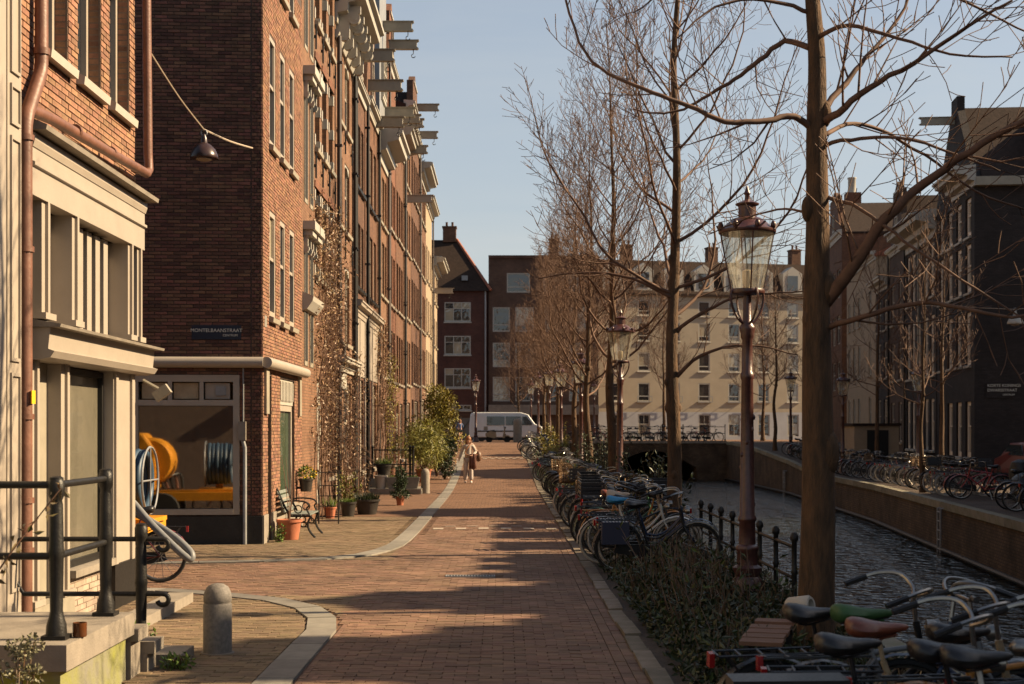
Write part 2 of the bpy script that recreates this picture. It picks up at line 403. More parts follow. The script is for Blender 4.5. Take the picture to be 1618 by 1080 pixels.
# single pavers
BW, BD = .2, .1
full = MB(); bev = .004
full.add([(-.097,-.047,0),(.097,-.047,0),(.097,.047,0),(-.097,.047,0),(-.0985,-.0485,-.03),(.0985,-.0485,-.03),(.0985,.0485,-.03),(-.0985,.0485,-.03)],
         [(0,1,2,3),(0,4,5,1),(1,5,6,2),(2,6,7,3),(3,7,4,0)])
pav_me = {k: full.mesh('paver', M[k]) for k in ('paver', 'paver2')}
road_mb, walk_mb = MB(), MB(); npav = 0
rows = int((34 - 10.6) / BD)
for r in range(rows):
    y = 10.6 + r * BD
    x = -11.0 + (r % 2) * BW / 2
    near12 = [p for p in (S1, S2)]
    while x < 1.13:
        x += BW
        if x > .87:
            gap = .965 - (x - BW/2)
            if gap > .03:
                xa = x - BW/2 + .003; zz = rng.uniform(-.003,.001)
                road_mb.add([(xa,y-.047,zz),(.96,y-.047,zz),(.96,y+.047,zz),(xa,y+.047,zz),(xa,y-.047,-.03),(.96,y-.047,-.03),(.96,y+.047,-.03),(xa,y+.047,-.03)], full.f)
            break
        # houses, steps
        if (x < -4.55 and (y < 17.3 or y > 25.6)): continue
        if x < -3.05 and y < 12.9: continue
        if (10.6 < y < 28) and x < -1.5:
            if pdist((x, y), S1) < .25 or pdist((x, y), S2) < .25:
                for hx in (x - .075, x - .025, x + .025, x + .075):      # cut pieces closing up to the gutter stones
                    if min(pdist((hx, y), S1), pdist((hx, y), S2)) > .182:
                        zz = rng.uniform(-.003, .001); tgt = road_mb if (17.6 < y < 22.6 or hx > -1.75) else walk_mb
                        tgt.add([(hx-.0245,y-.047,zz),(hx+.0245,y-.047,zz),(hx+.0245,y+.047,zz),(hx-.0245,y+.047,zz),(hx-.0245,y-.047,-.03),(hx+.0245,y-.047,-.03),(hx+.0245,y+.047,-.03),(hx-.0245,y+.047,-.03)], full.f)
                continue
        elif -2.06 < x < -1.56: continue
        if abs(x + .45) < .42 and abs(y - 20.0) < .16: continue
        road = x > -1.75 if not (15.5 < y < 25) else (17.6 < y < 22.6 or x > -1.75)
        z = rng.uniform(-.0035, .002); rot = rng.uniform(-.015, .015); tx, ty = rng.uniform(-.012, .012), rng.uniform(-.015, .015)
        near = npav < 300 and y > 11.6 and abs((x) / y) < .3 and (x > -1.5 or x < -2.1)
        xx, yy = x + rng.uniform(-.004, .004), y + rng.uniform(-.004, .004)
        if near:
            o = obj('paver', pav_me['paver' if road else 'paver2'], street, (xx, yy, z), (tx, ty, rot)); npav += 1
        else:
            mb = road_mb if road else walk_mb
            c, s_ = math.cos(rot), math.sin(rot)
            vs = [(xx + a*c - b*s_, yy + a*s_ + b*c, z + d + (a*-ty + b*tx if d == 0 else 0)) for a, b, d in full.v]
            mb.add(vs, full.f)
for i in range(115):
    for xc in (1.016, 1.117):
        y = 10.7 + i*.203 + (.1 if xc > 1.05 else 0); zz = rng.uniform(-.004,.001); road_mb.add([(xc+a_*.5-(0), y+b_, zz+d_) for a_, b_, d_ in [(-.095,-.097,0),(.095,-.097,0),(.095,.097,0),(-.095,.097,0),(-.097,-.098,-.03),(.097,-.098,-.03),(.097,.098,-.03),(-.097,.098,-.03)]], full.f)
o = road_mb.build('road_pavers', M['paver'], street); o['kind'] = 'stuff'
o = walk_mb.build('walk_pavers', M['paver2'], street); o['kind'] = 'stuff'

# painted speed-hump blocks
marks = bpy.data.objects.new('road_markings', None); COL.objects.link(marks); tag(marks, 'worn white painted blocks across the street', 'road marking', kind='structure')
M['paint'] = mat('worn_road_paint', (.45, .40, .33), .7, 0, 9, .2, 40, col2=(.25, .18, .13))
def mark(x, y, w, d):
    k = MB(); z0, z1 = gz(y-d/2), gz(y+d/2)
    k.add([(-w/2,-d/2,z0),(w/2,-d/2,z0),(w/2,d/2,z1),(-w/2,d/2,z1)], [(0,1,2,3)])
    k.build('painted_block', M['paint'], marks, (x, y, .009))
for i in range(6): mark(-1.32 + i * .46, 29.75 - .06 * abs(i - 2.5), .21, .42)
for i in range(5): mark(-1.1 + i * .46, 30.45 - .05 * abs(i - 2), .23, .14)
for i in range(7): mark(-1.25 + i * .36, 72, .19, .55)
for i in range(6): mark(-1.07 + i * .36, 72.9, .17, .4)

# drain grate
g = thing('drain_grate', 'cast iron drain grate set in the brick street', 'drain', (-.45, 20.0, .004))
k = MB(); k.box(-.34,-.11,-.02,.34,-.09,.006).box(-.34,.09,-.02,.34,.11,.006).box(-.34,-.09,-.02,-.32,.09,.006).box(.32,-.09,-.02,.34,.09,.006); k.build('frame', M['zinc'], g)
for i in range(16):
    k = MB(); k.box(-.008,-.09,-.02,.008,.09,.004); k.build('bar', M['zinc'], g, (-.3 + i * .04, 0, 0))
k = MB(); k.box(-.33,-.1,-.06,.33,.1,-.03); k.build('pit', M['dark'], g)

# planted verge and left quay
ys = [-12 + i * .6 for i in range(183)]
m = MB(); m.add(*grid([1.31, 1.6, 1.9, 2.3, 2.7, 3.0, 3.28], ys, lambda x, y: gz(y) + .015 + .06 * math.sin(x*5+y*1.7) * math.sin(x*3.1-y*.9) * (1 if 1.4 < x < 3.2 else .1)), True)
tag(m.build('verge', M['soil']), 'planted soil verge between kerb and canal', 'verge', kind='structure')
m = MB(); m.add([(x, y, z) for y in (-12, 46, 60, 75, 97) for x, z in ((3.5, gz(y)+.06), (3.5, -2.4))], [(0,1,3,2),(2,3,5,4),(4,5,7,6),(6,7,9,8)])
m.add([(3.28,-12,0),(3.5,-12,0),(3.5,-12,-2.4),(1.17,-12,-2.4),(1.17,-12,0)], [(0,1,2,3,4)])
lq = tag(m.build('quay_wall', M['quay']), 'old brick quay wall below the planted verge', 'quay wall', kind='structure')
cop = MB(); cop.add([(-.14,-.74,.1),(.14,-.74,.1),(.14,.74,.1),(-.14,.74,.1),(-.14,-.74,-.1),(.14,-.74,-.1),(.14,.74,-.1),(-.14,.74,-.1)],
    [(0,1,2,3),(4,7,6,5),(0,4,5,1),(1,5,6,2),(2,6,7,3),(3,7,4,0)]); cop_me = cop.mesh('coping_stone', mat('coping_stone', (.23, .20, .155), .85, 0, 3, .3, 30, col2=(.14, .13, .07), objrand=.2))
for i in range(58):
    y = 10 + i * 1.5; obj('coping_stone', cop_me, lq, (3.41, y, gz(y) + .02), (math.atan(gz(y+.5)-gz(y-.5)), 0, rng.uniform(-.006, .006)))

# right quay
RQ = [(6.2,-12),(8.4,8),(11.0,30.7),(13.3,52),(14.8,75),(14.9,97)]
def rqx(y):
    for (x0,y0),(x1,y1) in zip(RQ, RQ[1:]):
        if y <= y1: return x0 + (x1-x0)*(y-y0)/(y1-y0)
    return RQ[-1][0]
rys = [-12 + i * 2 for i in range(55)]; rys = [y for y in rys if y < 97] + [97]
m = MB(); m.add([p for y in rys for p in ((rqx(y), y, gr(y)), (rqx(y), y, -2.4))], [(2*i, 2*i+2, 2*i+3, 2*i+1) for i in range(len(rys)-1)])
rq = tag(m.build('quay_wall', M['quay']), 'stained brick quay wall on the far bank with coping', 'quay wall', kind='structure')
m = MB(); m.add([p for y in rys for p in ((rqx(y)+.02, y, gr(y)+.02), (rqx(y)+.5, y, gr(y)+.02), (75, y, gr(y)+.02))],
    [(3*i+j, 3*i+j+1, 3*i+j+4, 3*i+j+3) for i in range(len(rys)-1) for j in (0, 1)])
tag(m.build('far_quay_street', brickmat('far_quay_paving', (.12,.085,.06), (.09,.065,.05), (.05,.04,.03), .2, .1, True, .008, .4)), 'brick street on the far bank', 'street', kind='structure')
for i in range(50):
    y = 24 + i * 1.5
    if y > 96: break
    a = math.atan2(rqx(y+.7)-rqx(y-.7), 1.4)
    obj('coping_stone', cop_me, rq, (rqx(y)+.08, y, gr(y) - .03), (math.atan(gr(y+.5)-gr(y-.5)), 0, -a))
# timber fender line at the water
m = MB(); m.tube([(rqx(y)-.1, y, -1.2) for y in rys], .06, 6); m.build('fender_beam', mat('wet_timber', (.03,.025,.02), .5, .3, 5), rq)
def ladder(y, label):
    a = math.atan2(rqx(y+.7)-rqx(y-.7), 1.4)
    r = thing('quay_ladder', label, 'ladder', (rqx(y)-.09, y, 0), -a)
    k = MB(); k.tube([(.06,.2,-.1),(-.05,.2,-.1),(-.05,.2,-1.9)], .03, 6); k.build('rail', M['zinc'], r)
    k = MB(); k.tube([(.06,-.2,-.1),(-.05,-.2,-.1),(-.05,-.2,-1.9)], .03, 6); k.build('rail', M['zinc'], r)
    for i in range(7):
        k = MB(); k.tube([(-.05,-.27,-.2-i*.25),(-.05,.27,-.2-i*.25)], .02, 6); k.build('rung', M['zinc'], r)
ladder(39.4, 'steel ladder on the quay wall below the two red bicycles'); ladder(76, 'steel ladder on the quay wall near the bridge')

# water
wm = bpy.data.materials.new('canal_water'); wm.use_nodes = True; n, l = wm.node_tree.nodes, wm.node_tree.links
b = n['Principled BSDF']; b.inputs['Base Color'].default_value = (.012, .014, .010, 1); b.inputs['Roughness'].default_value = .02
b.inputs['IOR'].default_value = 1.33; b.inputs['Specular IOR Level'].default_value = .6
t = n.new('ShaderNodeTexCoord'); mp = n.new('ShaderNodeMapping'); mp.inputs['Scale'].default_value = (1.0, 1.0, 1)
n1 = n.new('ShaderNodeTexNoise'); n1.inputs['Scale'].default_value = 2.6; n1.inputs['Detail'].default_value = 3; n1.inputs['Roughness'].default_value = .5; n1.inputs['Distortion'].default_value = .4
l.new(t.outputs['Object'], mp.inputs[0]); l.new(mp.outputs[0], n1.inputs['Vector'])
bp = n.new('ShaderNodeBump'); bp.inputs['Strength'].default_value = 1.0; bp.inputs['Distance'].default_value = .22
l.new(n1.outputs[0], bp.inputs['Height']); l.new(bp.outputs[0], b.inputs['Normal'])
m = MB(); m.add([(2.9,-12,-1.3),(40,-12,-1.3),(40,140,-1.3),(2.9,140,-1.3)], [(0,1,2,3)])
tag(m.build('canal_water', wm), 'dark rippled canal water', 'water', kind='structure')

# cross street beyond, and the bridge carrying it
m = MB(); m.add([(-60,97,1.2),(3.5,97,1.2),(3.5,125,1.2),(-60,125,1.2)], [(0,1,2,3)])
m.add([(14.9,97,1.2),(75,97,1.2),(75,125,1.2),(14.9,125,1.2)], [(0,1,2,3)]); m.add([(-60,125,1.2),(75,125,1.2),(75,300,1.2),(-60,300,1.2)], [(0,1,2,3)])
tag(m.build('cross_street', M['street_far']), 'brick cross street at the end of the canal', 'street', kind='structure')
br = thing('canal_bridge', 'low brick bridge with one wide opening over the canal', 'bridge', (3.5, 97, 0))
W = 11.4
arch = [(0,-2.4),(0,1.15),(W,1.15),(W,-2.4),(9.4,-2.4)] + [(9.4 - 5.8*i/12, -.5 + 1.15*math.sin(PI*i/12)) for i in range(13)] + [(3.6,-2.4)]
k = MB(); k.prism(arch, 0, .6); k.build('wall', M['quay'], br)
k = MB(); k.box(0,27.4,-2.4,W,28,1.15); k.build('wall', M['quay'], br)  # added unseen wall closing the far end, so the opening stays dark
k = MB(); k.box(0,.6,.7,W,27.4,1.19); k.build('deck', M['street_far'], br)
k = MB(); k.box(0,.6,-2.4,3.6,27.4,.7).box(9.4,.6,-2.4,W,27.4,.7); k.build('pier', M['quay'], br)
for i in range(8): 
    k = MB(); k.box(.01,-.06,1.152,W/8-.01,.45,1.32); k.build('coping_stone', M['stone'], br, (i*W/8, 0, 0))
def railing(name, label, pts, h, post_step, group=None):
    r = thing(name, label, 'railing', (0,0,0), 0, group)
    pm = MB(); pm.lathe([(.05,0),(.05,.12),(.03,.16),(.028,h*.55),(.04,h*.58),(.028,h*.62),(.028,h),(.045,h+.02),(.045,h+.06),(.02,h+.1)], 8); pme = pm.mesh('post', M['black'])
    rs = resample([Vector(p) for p in pts], post_step)
    for p in rs: obj('post', pme, r, p)
    for zz in (h*.93, h*.5):
        k = MB(); k.tube([Vector(p)+Vector((0,0,zz)) for p in pts], .022, 6); k.build('rail', M['black'], r)
    return r
railing('bridge_railing', 'black iron railing along the bridge edge above the water', [(3.6,97.1,1.32),(9,97.1,1.32),(14.8,97.1,1.32)], 1.0, 1.4)
railing('bridge_railing', 'black iron railing on the far edge of the bridge', [(3.6,124,1.2),(9,124,1.2),(14.8,124,1.2)], 1.0, 1.4)
railing('canal_railing', 'black iron canal railing with knobbed posts behind the near lamp', [(3.12,15.6,.03),(3.12,19,.03),(3.12,23.2,.03)], .78, 1.05)
# ================================================================== house kit
def face_holes(mb, O, phi, s0, s1, z0, z1, holes, reveal=.16):
    """vertical wall face in the thing's own frame; outward = (sin phi, -cos phi)"""
    dx, dy = math.cos(phi), math.sin(phi); ox, oy = math.sin(phi), -math.cos(phi)
    def pt(s, z, d=0): return (O[0] + dx*s - ox*d, O[1] + dy*s - oy*d, z)
    xs = sorted({s0, s1, *[h[0] for h in holes], *[h[1] for h in holes]}); zs = sorted({z0, z1, *[h[2] for h in holes], *[h[3] for h in holes]})
    xs = [x for x in xs if s0 <= x <= s1]; zs = [z for z in zs if z0 <= z <= z1]
    for i in range(len(xs)-1):
        for j in range(len(zs)-1):
            cx, cz = (xs[i]+xs[i+1])/2, (zs[j]+zs[j+1])/2
            if any(h[0] < cx < h[1] and h[2] < cz < h[3] for h in holes): continue
            mb.add([pt(xs[i],zs[j]), pt(xs[i+1],zs[j]), pt(xs[i+1],zs[j+1]), pt(xs[i],zs[j+1])], [(0,1,2,3)])
    for (a, b, c, d) in [h[:4] for h in holes]:
        q = [(a,c),(b,c),(b,d),(a,d)]
        for k in range(4):
            p, r = q[k], q[(k+1)%4]
            mb.add([pt(*p), pt(*r), pt(*r, reveal), pt(*p, reveal)], [(0,3,2,1)])

def bricks(parent, O, phi, s0, s1, z0, z1, holes, mt, L=.205, H=.052, j=.010, nobj=300, prio=None, proud=.010, rnd=None):
    rnd = rnd or random.Random(3)
    dx, dy = math.cos(phi), math.sin(phi); ox, oy = math.sin(phi), -math.cos(phi)
    bm = MB(); e = .002
    bm.add([(0,0,0),(L,0,0),(L,0,H),(0,0,H),(e,-proud,e),(L-e,-proud,e),(L-e,-proud,H-e),(e,-proud,H-e)], [(4,5,6,7),(0,1,5,4),(1,2,6,5),(2,3,7,6),(3,0,4,7)])
    me = bm.mesh('brick', mt)
    fullb, part = [], []
    r = 0; z = z0 + j/2
    while z + H <= z1 + .001:
        s = s0 - (L + j) * (.5 if r % 2 else 0)
        cuts = sorted([(h[0], h[1]) for h in holes if h[2] < z + H and h[3] > z])
        spans = []; c = s0
        for a, b in cuts:
            if a > c: spans.append((c, a))
            c = max(c, b)
        if c < s1: spans.append((c, s1))
        while s < s1:
            for a, b in spans:
                p, q = max(s, a + .003), min(s + L, b - .003)
                if q - p > .03:
                    if q - p > L - .002: fullb.append((p, z))
                    else: part.append((p, q, z))
            s += L + j
        z += H + j; r += 1
    if prio: fullb.sort(key=lambda t: prio(*t))
    for (s, zz) in fullb[:nobj]:
        d = rnd.uniform(-.003, .003)
        obj('brick', me, parent, (O[0] + dx*s + ox*d, O[1] + dy*s + oy*d, zz), (0, rnd.uniform(-.006, .006), phi))
    st = MB()
    for p, q, zz in [(s, s + L, zz) for s, zz in fullb[nobj:]] + part:
        d = proud + rnd.uniform(-.004, .004)
        P0 = [(p, 0, zz), (q, 0, zz), (q, 0, zz+H), (p, 0, zz+H), (p+e, d, zz+e), (q-e, d, zz+e), (q-e, d, zz+H-e), (p+e, d, zz+H-e)]
        st.add([(O[0]+dx*a+ox*b, O[1]+dy*a+oy*b, c) for a, b, c in P0], [(4,5,6,7),(0,1,5,4),(1,2,6,5),(2,3,7,6),(3,0,4,7)])
    if st.v:
        o = st.build('brickwork', mt, parent); o['kind'] = 'stuff'

WC = {}
def window(parent, x0, z0, w, h, style='sash', fm=None, rev=.13, pm=None, sill=None, phi=0, O=(0, 0), name='window', fr=.065):
    """window in a wall hole; frame > pane, sill.  Placed at facade coordinate (x0,z0)"""
    fm = fm or M['white']; pm = pm or M['pane']
    dx, dy = math.cos(phi), math.sin(phi)
    loc = (O[0] + dx*x0, O[1] + dy*x0, z0)
    key = (round(w, 3), round(h, 3), style, fm.name, round(rev, 3), pm.name, fr)
    if key not in WC:
        k = MB(); y0, y1 = rev - .07, rev + .02; panes = []
        k.box(0,y0,0,fr,y1,h).box(w-fr,y0,0,w,y1,h).box(fr,y0,h-fr,w-fr,y1,h).box(fr,y0,0,w-fr,y1,fr*1.2)
        ix0, ix1, iz0, iz1 = fr, w-fr, fr*1.2, h-fr
        if style.startswith('sash'):
            zm = iz0 + (iz1-iz0)*.56
            k.box(ix0,y0+.015,zm-.03,ix1,y1,zm+.03); cells = [(ix0,ix1,iz0,zm-.03,.035),(ix0,ix1,zm+.03,iz1,.0)]
            k.box(ix0,y0+.02,zm+.03,ix0+.035,y1-.01,iz1).box(ix1-.035,y0+.02,zm+.03,ix1,y1-.01,iz1)
            if style == 'sash2':
                xm = (ix0+ix1)/2; k.box(xm-.02,y0+.02,iz0,xm+.02,y1,zm-.03).box(xm-.02,y0+.02,zm+.03,xm+.02,y1,iz1)
        elif style == 'casement':
            n = 3; zm = iz0 + (iz1-iz0)*.68; k.box(ix0,y0+.01,zm-.03,ix1,y1,zm+.03)
            for i in range(1, n):
                x = ix0 + (ix1-ix0)*i/n; k.box(x-.035,y0+.012,iz0,x+.035,y1,zm-.03).box(x-.035,y0+.012,zm+.03,x+.035,y1,iz1)
            cells = [(ix0+(ix1-ix0)*i/n, ix0+(ix1-ix0)*(i+1)/n, a, b, .0) for i in range(n) for a, b in ((iz0,zm-.03),(zm+.03,iz1))]
        elif style == 'transom':
            zm = iz0 + (iz1-iz0)*.25; k.box(ix0,y0+.01,zm-.04,ix1,y1,zm+.04); cells = [(ix0,ix1,iz0,zm-.04,0),(ix0,ix1,zm+.04,iz1,0)]
        elif style == 'three':
            for i in (1, 2):
                x = ix0 + (ix1-ix0)*i/3; k.box(x-.04,y0+.01,iz0,x+.04,y1,iz1)
            cells = [(ix0+(ix1-ix0)*i/3, ix0+(ix1-ix0)*(i+1)/3, iz0, iz1, 0) for i in range(3)]
        else: cells = [(ix0,ix1,iz0,iz1,0)]
        pans = []
        for (a, b, c, d, e) in cells:
            q = MB(); q.box(0, 0, 0, b-a, .008, d-c); pans.append((q.mesh('pane', pm), (a, rev - .02 + e*.5, c)))
        WC[key] = (k.mesh('window', fm), pans)
    fme, pans = WC[key]
    o = obj(name, fme, parent, loc, (0, 0, phi))
    for me, l_ in pans: obj('pane', me, o, l_)
    if sill:
        kk = ('sill', round(w, 3), sill.name)
        if kk not in WC:
            q = MB(); q.profx([(.1,-.005),(.1,-.1),(-.09,-.115),(-.10,-.03),(-.03,0)], -.07, w+.07); WC[kk] = q.mesh('sill', sill)
        obj('sill', WC[kk], o)
    return o
def cornice(parent, x0, x1, z, proj=.35, h=.5, mt=None, name='cornice'):
    k = MB(); p = proj
    k.profx([(.0,z),(-.06,z),(-.07,z+h*.25),(-p*.35,z+h*.3),(-p*.38,z+h*.52),(-p*.85,z+h*.62),(-p*.88,z+h*.8),(-p,z+h*.84),(-p,z+h*.95),(-p*.9,z+h),(0,z+h+.03)], x0, x1)
    return k.build(name, mt or M['white'], parent)
def downpipe(parent, x, z0, z1, mt=None, r=.05, y=-.09, kink=None):
    k = MB()
    pts = [(x,y,z1),(x,y,z0)] if not kink else [(x,y,z1),(x,y,kink+.5),(x,y-.02,kink+.3),(x+.3,y-.08,kink+.15),(x+.3,y-.08,kink-.1),(x,y-.02,kink-.25),(x,y,kink-.45),(x,y,z0)]
    k.tube(pts, r, 8)
    z = z0 + .8
    while z < z1: k.box(x-r*1.3, y-r*1.3, z, x+r*1.3, 0, z+.05); z += 2.1
    return k.build('downpipe', mt or M['black'], parent)
def beam(parent, x, z, L=1.1, h=.32, mt=None, hook=True):
    k = MB()
    q = [(0,z),(-L*.96,z),(-L,z+h*.12),(-L*.94,z+h*.3),(-L*.94,z+h*.85),(-L,z+h),(0,z+h)]
    k.profx(q, x-.1, x+.1); k.box(x-.14,-L*1.01,z+h,x+.14,0,z+h+.03)
    o = k.build('hoist_beam', mt or M['creamdark'], parent)
    if hook:
        k = MB(); y = -L*.82
        k.tube([(x,y,z),(x,y,z-.16)]+[(x,y+.07*math.sin(a)-.0,z-.23+.07*math.cos(a)) for a in [i*.5 for i in range(1, 10)]], .016, 5); k.build('hook', M['black'], o)
    return o
def anchors(parent, xs, zs):
    for x in xs:
        for z in zs:
            k = MB(); k.tube([(x,-.05,z-.28),(x,-.05,z+.28)], .022, 5); k.tube([(x,-.05,z+.05),(x-.06,-.06,z+.13)], .016, 4).tube([(x,-.05,z+.05),(x+.06,-.06,z+.13)], .016, 4).box(x-.03,-.05,z-.03,x+.03,.02,z+.03)
            k.build('wall_anchor', M['black'], parent)
def shell(mb, W, D, z0, H):
    mb.add([(0,0,z0),(0,D,z0),(0,D,H),(0,0,H)], [(0,3,2,1)]); mb.add([(W,0,z0),(W,D,z0),(W,D,H),(W,0,H)], [(0,1,2,3)])
    mb.add([(0,D,z0),(W,D,z0),(W,D,H),(0,D,H)], [(0,3,2,1)]); mb.add([(0,0,H),(W,0,H),(W,D,H),(0,D,H)], [(0,1,2,3)])
def saddle_roof(parent, W, D, H, rise, mt, over=.1, along='x', th=.14):
    """gabled roof; along='x': ridge parallel to facade, 'y': gable faces the front"""
    k = MB()
    if along == 'x':
        k.add([(-over,-over,H),(W+over,-over,H),(W+over,D/2,H+rise),(-over,D/2,H+rise),(-over,D+over,H),(W+over,D+over,H),
               (-over,-over,H-th),(W+over,-over,H-th),(W+over,D+over,H-th),(-over,D+over,H-th)],
              [(0,1,2,3),(3,2,5,4),(0,6,7,1),(4,5,8,9),(0,3,4,9,6),(1,7,8,5,2),(6,9,8,7)])
    else:
        k.add([(-over,.15,H),(W/2,.15,H+rise),(W+over,.15,H),(-over,D,H),(W/2,D,H+rise),(W+over,D,H),(-over,.15,H-th),(W+over,.15,H-th),(W+over,D,H-th),(-over,D,H-th)],
              [(0,3,4,1),(1,4,5,2),(0,1,2,7,6),(3,9,8,5,4),(6,7,8,9),(0,6,9,3),(2,5,8,7)])
    return k.build('roof', mt, parent)
def chimney(parent, x, y, z, h, w=.6, mt=None):
    k = MB(); k.box(x-w/2,y-w/2,z,x+w/2,y+w/2,z+h).box(x-w/2-.06,y-w/2-.06,z+h,x+w/2+.06,y+w/2+.06,z+h+.12)
    for i in (-1, 1): k.lathe([(.1,0),(.09,.35),(.11,.37),(.11,.4)], 8, tr(x+i*w*.22, y, z+h+.12))
    return k.build('chimney', mt or M['bm_b'], parent)

M['bm_a'] = brickmat('row_brick_orange', (.215, .115, .066), (.16, .08, .047), (.13, .09, .062))
M['bm_b'] = brickmat('row_brick_brown', (.17, .085, .05), (.125, .06, .037), (.09, .06, .042))
M['bm_c'] = brickmat('row_brick_red', (.21, .09, .05), (.155, .066, .04), (.12, .08, .058))
M['bm_d'] = brickmat('row_brick_dark', (.14, .07, .043), (.10, .05, .033), (.07, .05, .038))
M['plaster'] = mat('beige_plaster', (.30, .225, .15), .85, .1, 1.5, .1, 30)

# ------------------------------------------------------------------ near brick house with the cream shopfront
NX, NY = -4.4, 13.3
nh = thing('brick_house', 'brick house with cream wooden shopfront and brown drainpipes beside the stoop', 'house', (NX, NY, 0), R(90))
W, D = 4.1, 7.0
uw = [(.65,1.4,5.68,8.2),(1.75,2.6,5.68,8.2),(2.95,3.8,5.68,8.2)]
k = MB(); face_holes(k, (0,0), 0, -.42, W, 4.7, 9.6, uw, .22); k.box(-.42,.001,-.2,-.003,2,9.6); shell(k, W, D, -.2, 9.6)
k.build('wall', M['mortar'], nh)
bricks(nh, (0,0), 0, -.42, W, 4.78, 8.6, uw, M['brick_o'], H=.055, prio=lambda s, z: abs(s-2.4)*.5 + abs(z-5.4))
for a, b, c, d in uw: window(nh, a, c, b-a, d-c, 'sash', M['cream'], .2, sill=M['white'], fr=.08)
for (a, b, c, d) in uw:                                    # brick reveals
    for xx in (a, b):
        z = c
        kk = MB()
        while z < 8.2: kk.box(xx-.001 if xx == b else xx-.004, .02, z, xx+.004 if xx == b else xx+.001, .13, z+.05); z += .065
        o = kk.build('reveal_bricks', M['brick_o'], nh); o['kind'] = 'stuff'
saddle_roof(nh, W, D, 9.6, 2.2, M['tile'])
# fascia, cornices
k = MB(); k.box(-.02,-.10,4.16,W+.06,.1,4.62); k.build('fascia', M['cream'], nh)
k = MB(); k.profx([(0,4.6),(-.11,4.6),(-.13,4.66),(-.13,4.72),(0,4.74)], -.02, W+.07); k.build('fascia_moulding', M['cream'], nh)
k = MB(); k.profx([(-.10,4.42),(-.13,4.43),(-.13,4.46),(-.10,4.47)], -.02, W+.06); k.build('fascia_moulding', M['cream'], nh)
k = MB(); k.profx([(.05,4.742),(-.24,4.745),(-.25,4.79),(-.2,4.81),(.05,4.87)], -.05, W+.16); k.build('lead_cover', M['stone'], nh)
k = MB(); k.profx([(.1,2.66),(-.10,2.66),(-.20,2.68),(-.24,2.74),(-.18,2.76),(-.20,2.96),(.1,2.96)], .2, W+.14); k.build('cornice', M['cream'], nh)
k = MB(); k.profx([(.1,2.962),(-.30,2.962),(-.31,2.99),(.1,3.06)], .17, W+.2); k.build('lead_cover', M['stone'], nh)
# transom zone
k = MB(); k.box(0,.26,2.9,W-.05,.32,4.2); k.build('back_panel', M['creamdark'], nh)
def post(x0, x1, z0, z1, y=-.07, foot=True):
    k = MB(); k.box(x0,y,z0,x1,.3,z1); c = (x0+x1)/2; k.box(c-.03,y-.03,z0,c+.03,y,z1)
    if foot: k.box(x0-.03,y-.05,z0,x1+.03,.3,z0+.06)
    k.build('pilaster', M['cream'], nh)
for x0, x1 in ((.36,.62),(1.32,1.56),(3.5,3.72),(3.92,4.12)): post(x0, x1, 3.05, 4.16)
for x in (1.58+.30, 1.58+.62, 1.58+.94, 1.58+1.26):
    k = MB(); k.box(x,.03,3.05,x+.17,.24,4.12); k.build('mullion', M['cream'], nh)
for i in range(5):
    x = 1.575 + i*.32; q = MB(); q.box(x,.2,3.06,x+.135,.21,4.1); q.build('pane', M['pane'], nh)
k = MB(); k.box(.64,.16,3.05,1.30,.25,4.15).box(2.98,.16,3.05,3.48,.25,4.15); k.build('panel', M['cream'], nh)
# ground floor
k = MB(); k.box(0,.12,-.2,W-.02,.3,2.66); k.build('back_panel', M['creamdark'], nh)
k = MB(); k.box(-.42,-.02,-.2,-.004,.0,4.7); k.build('side_panel', M['creamdark'], nh)
for x0, x1 in ((.2,.46),(1.12,1.42)): post(x0, x1, .35, 2.66, -.02)
k = MB(); k.box(2.98,-.04,.5,W-.15,.12,2.66); k.box(3.0,-.07,.5,3.1,-.04,2.66).box(3.7,-.07,.5,3.82,-.04,2.66); k.build('corner_pillar', M['cream'], nh)
k = MB(); k.box(2.99,-.06,-.2,W-.14,.11,.497); k.build('pillar_base', M['black'], nh)
k = MB(); k.box(.2,-.06,-.2,1.46,.1,.345); k.build('plinth', M['creamdark'], nh)
k = MB(); k.box(1.46,.02,-.2,2.98,.1,.55); k.build('wall', M['mortar'], nh)
bricks(nh, (0,.02), 0, 1.46, 2.98, 0, .5, [], mat('grey_painted_brick', (.33,.26,.20), .85, .2, 6, .2, 60, island=.15), nobj=0)
k = MB(); k.box(1.43,-.08,.505,2.98,.12,.58); k.build('sill', M['stone'], nh)
sw = window(nh, 1.46, .58, 1.52, 2.06, 'plain', M['black'], .14, pm=clearglass('shop_glass', .30, (.75,.76,.74)), fr=.06, name='shop_window')
k = MB(); k.box(2.45,.22,.6,2.55,.24,2.6).box(1.5,.9,.3,2.95,.95,2.6); k.build('curtain', M['creamdark'], nh)
# pipes
k = MB(); k.tube([(.26,-.10,9.5),(.26,-.10,5.42),(.23,-.10,5.32),(-.20,-.12,4.86),(-.25,-.12,4.74),(-.26,-.12,4.5),(-.26,-.12,.0)], .064, 10)
for z in (8,5.5): k.lathe([(.078,0),(.078,.06)], 10, tr(.26,-.10,z))
for z in (4.6,3.6,2.1,1.35,.9): k.lathe([(.078,0),(.078,.05)], 10, tr(-.26,-.12,z))
k.build('drainpipe', M['copper'], nh)
k = MB(); k.tube([(-.18,-.12,4.90),(.5,-.13,4.95),(2.2,-.14,5.0),(4.02,-.16,5.06),(4.12,-.16,5.12),(4.12,-.15,5.3),(4.08,-.12,9.5)], .055, 10)
for x in (1.2,2.5,3.6): k.tube([(x,-.135,4.96+x*.025),(x+.06,-.135,4.962+x*.025)], .066, 10)
k.build('drainpipe', M['copper'], nh)
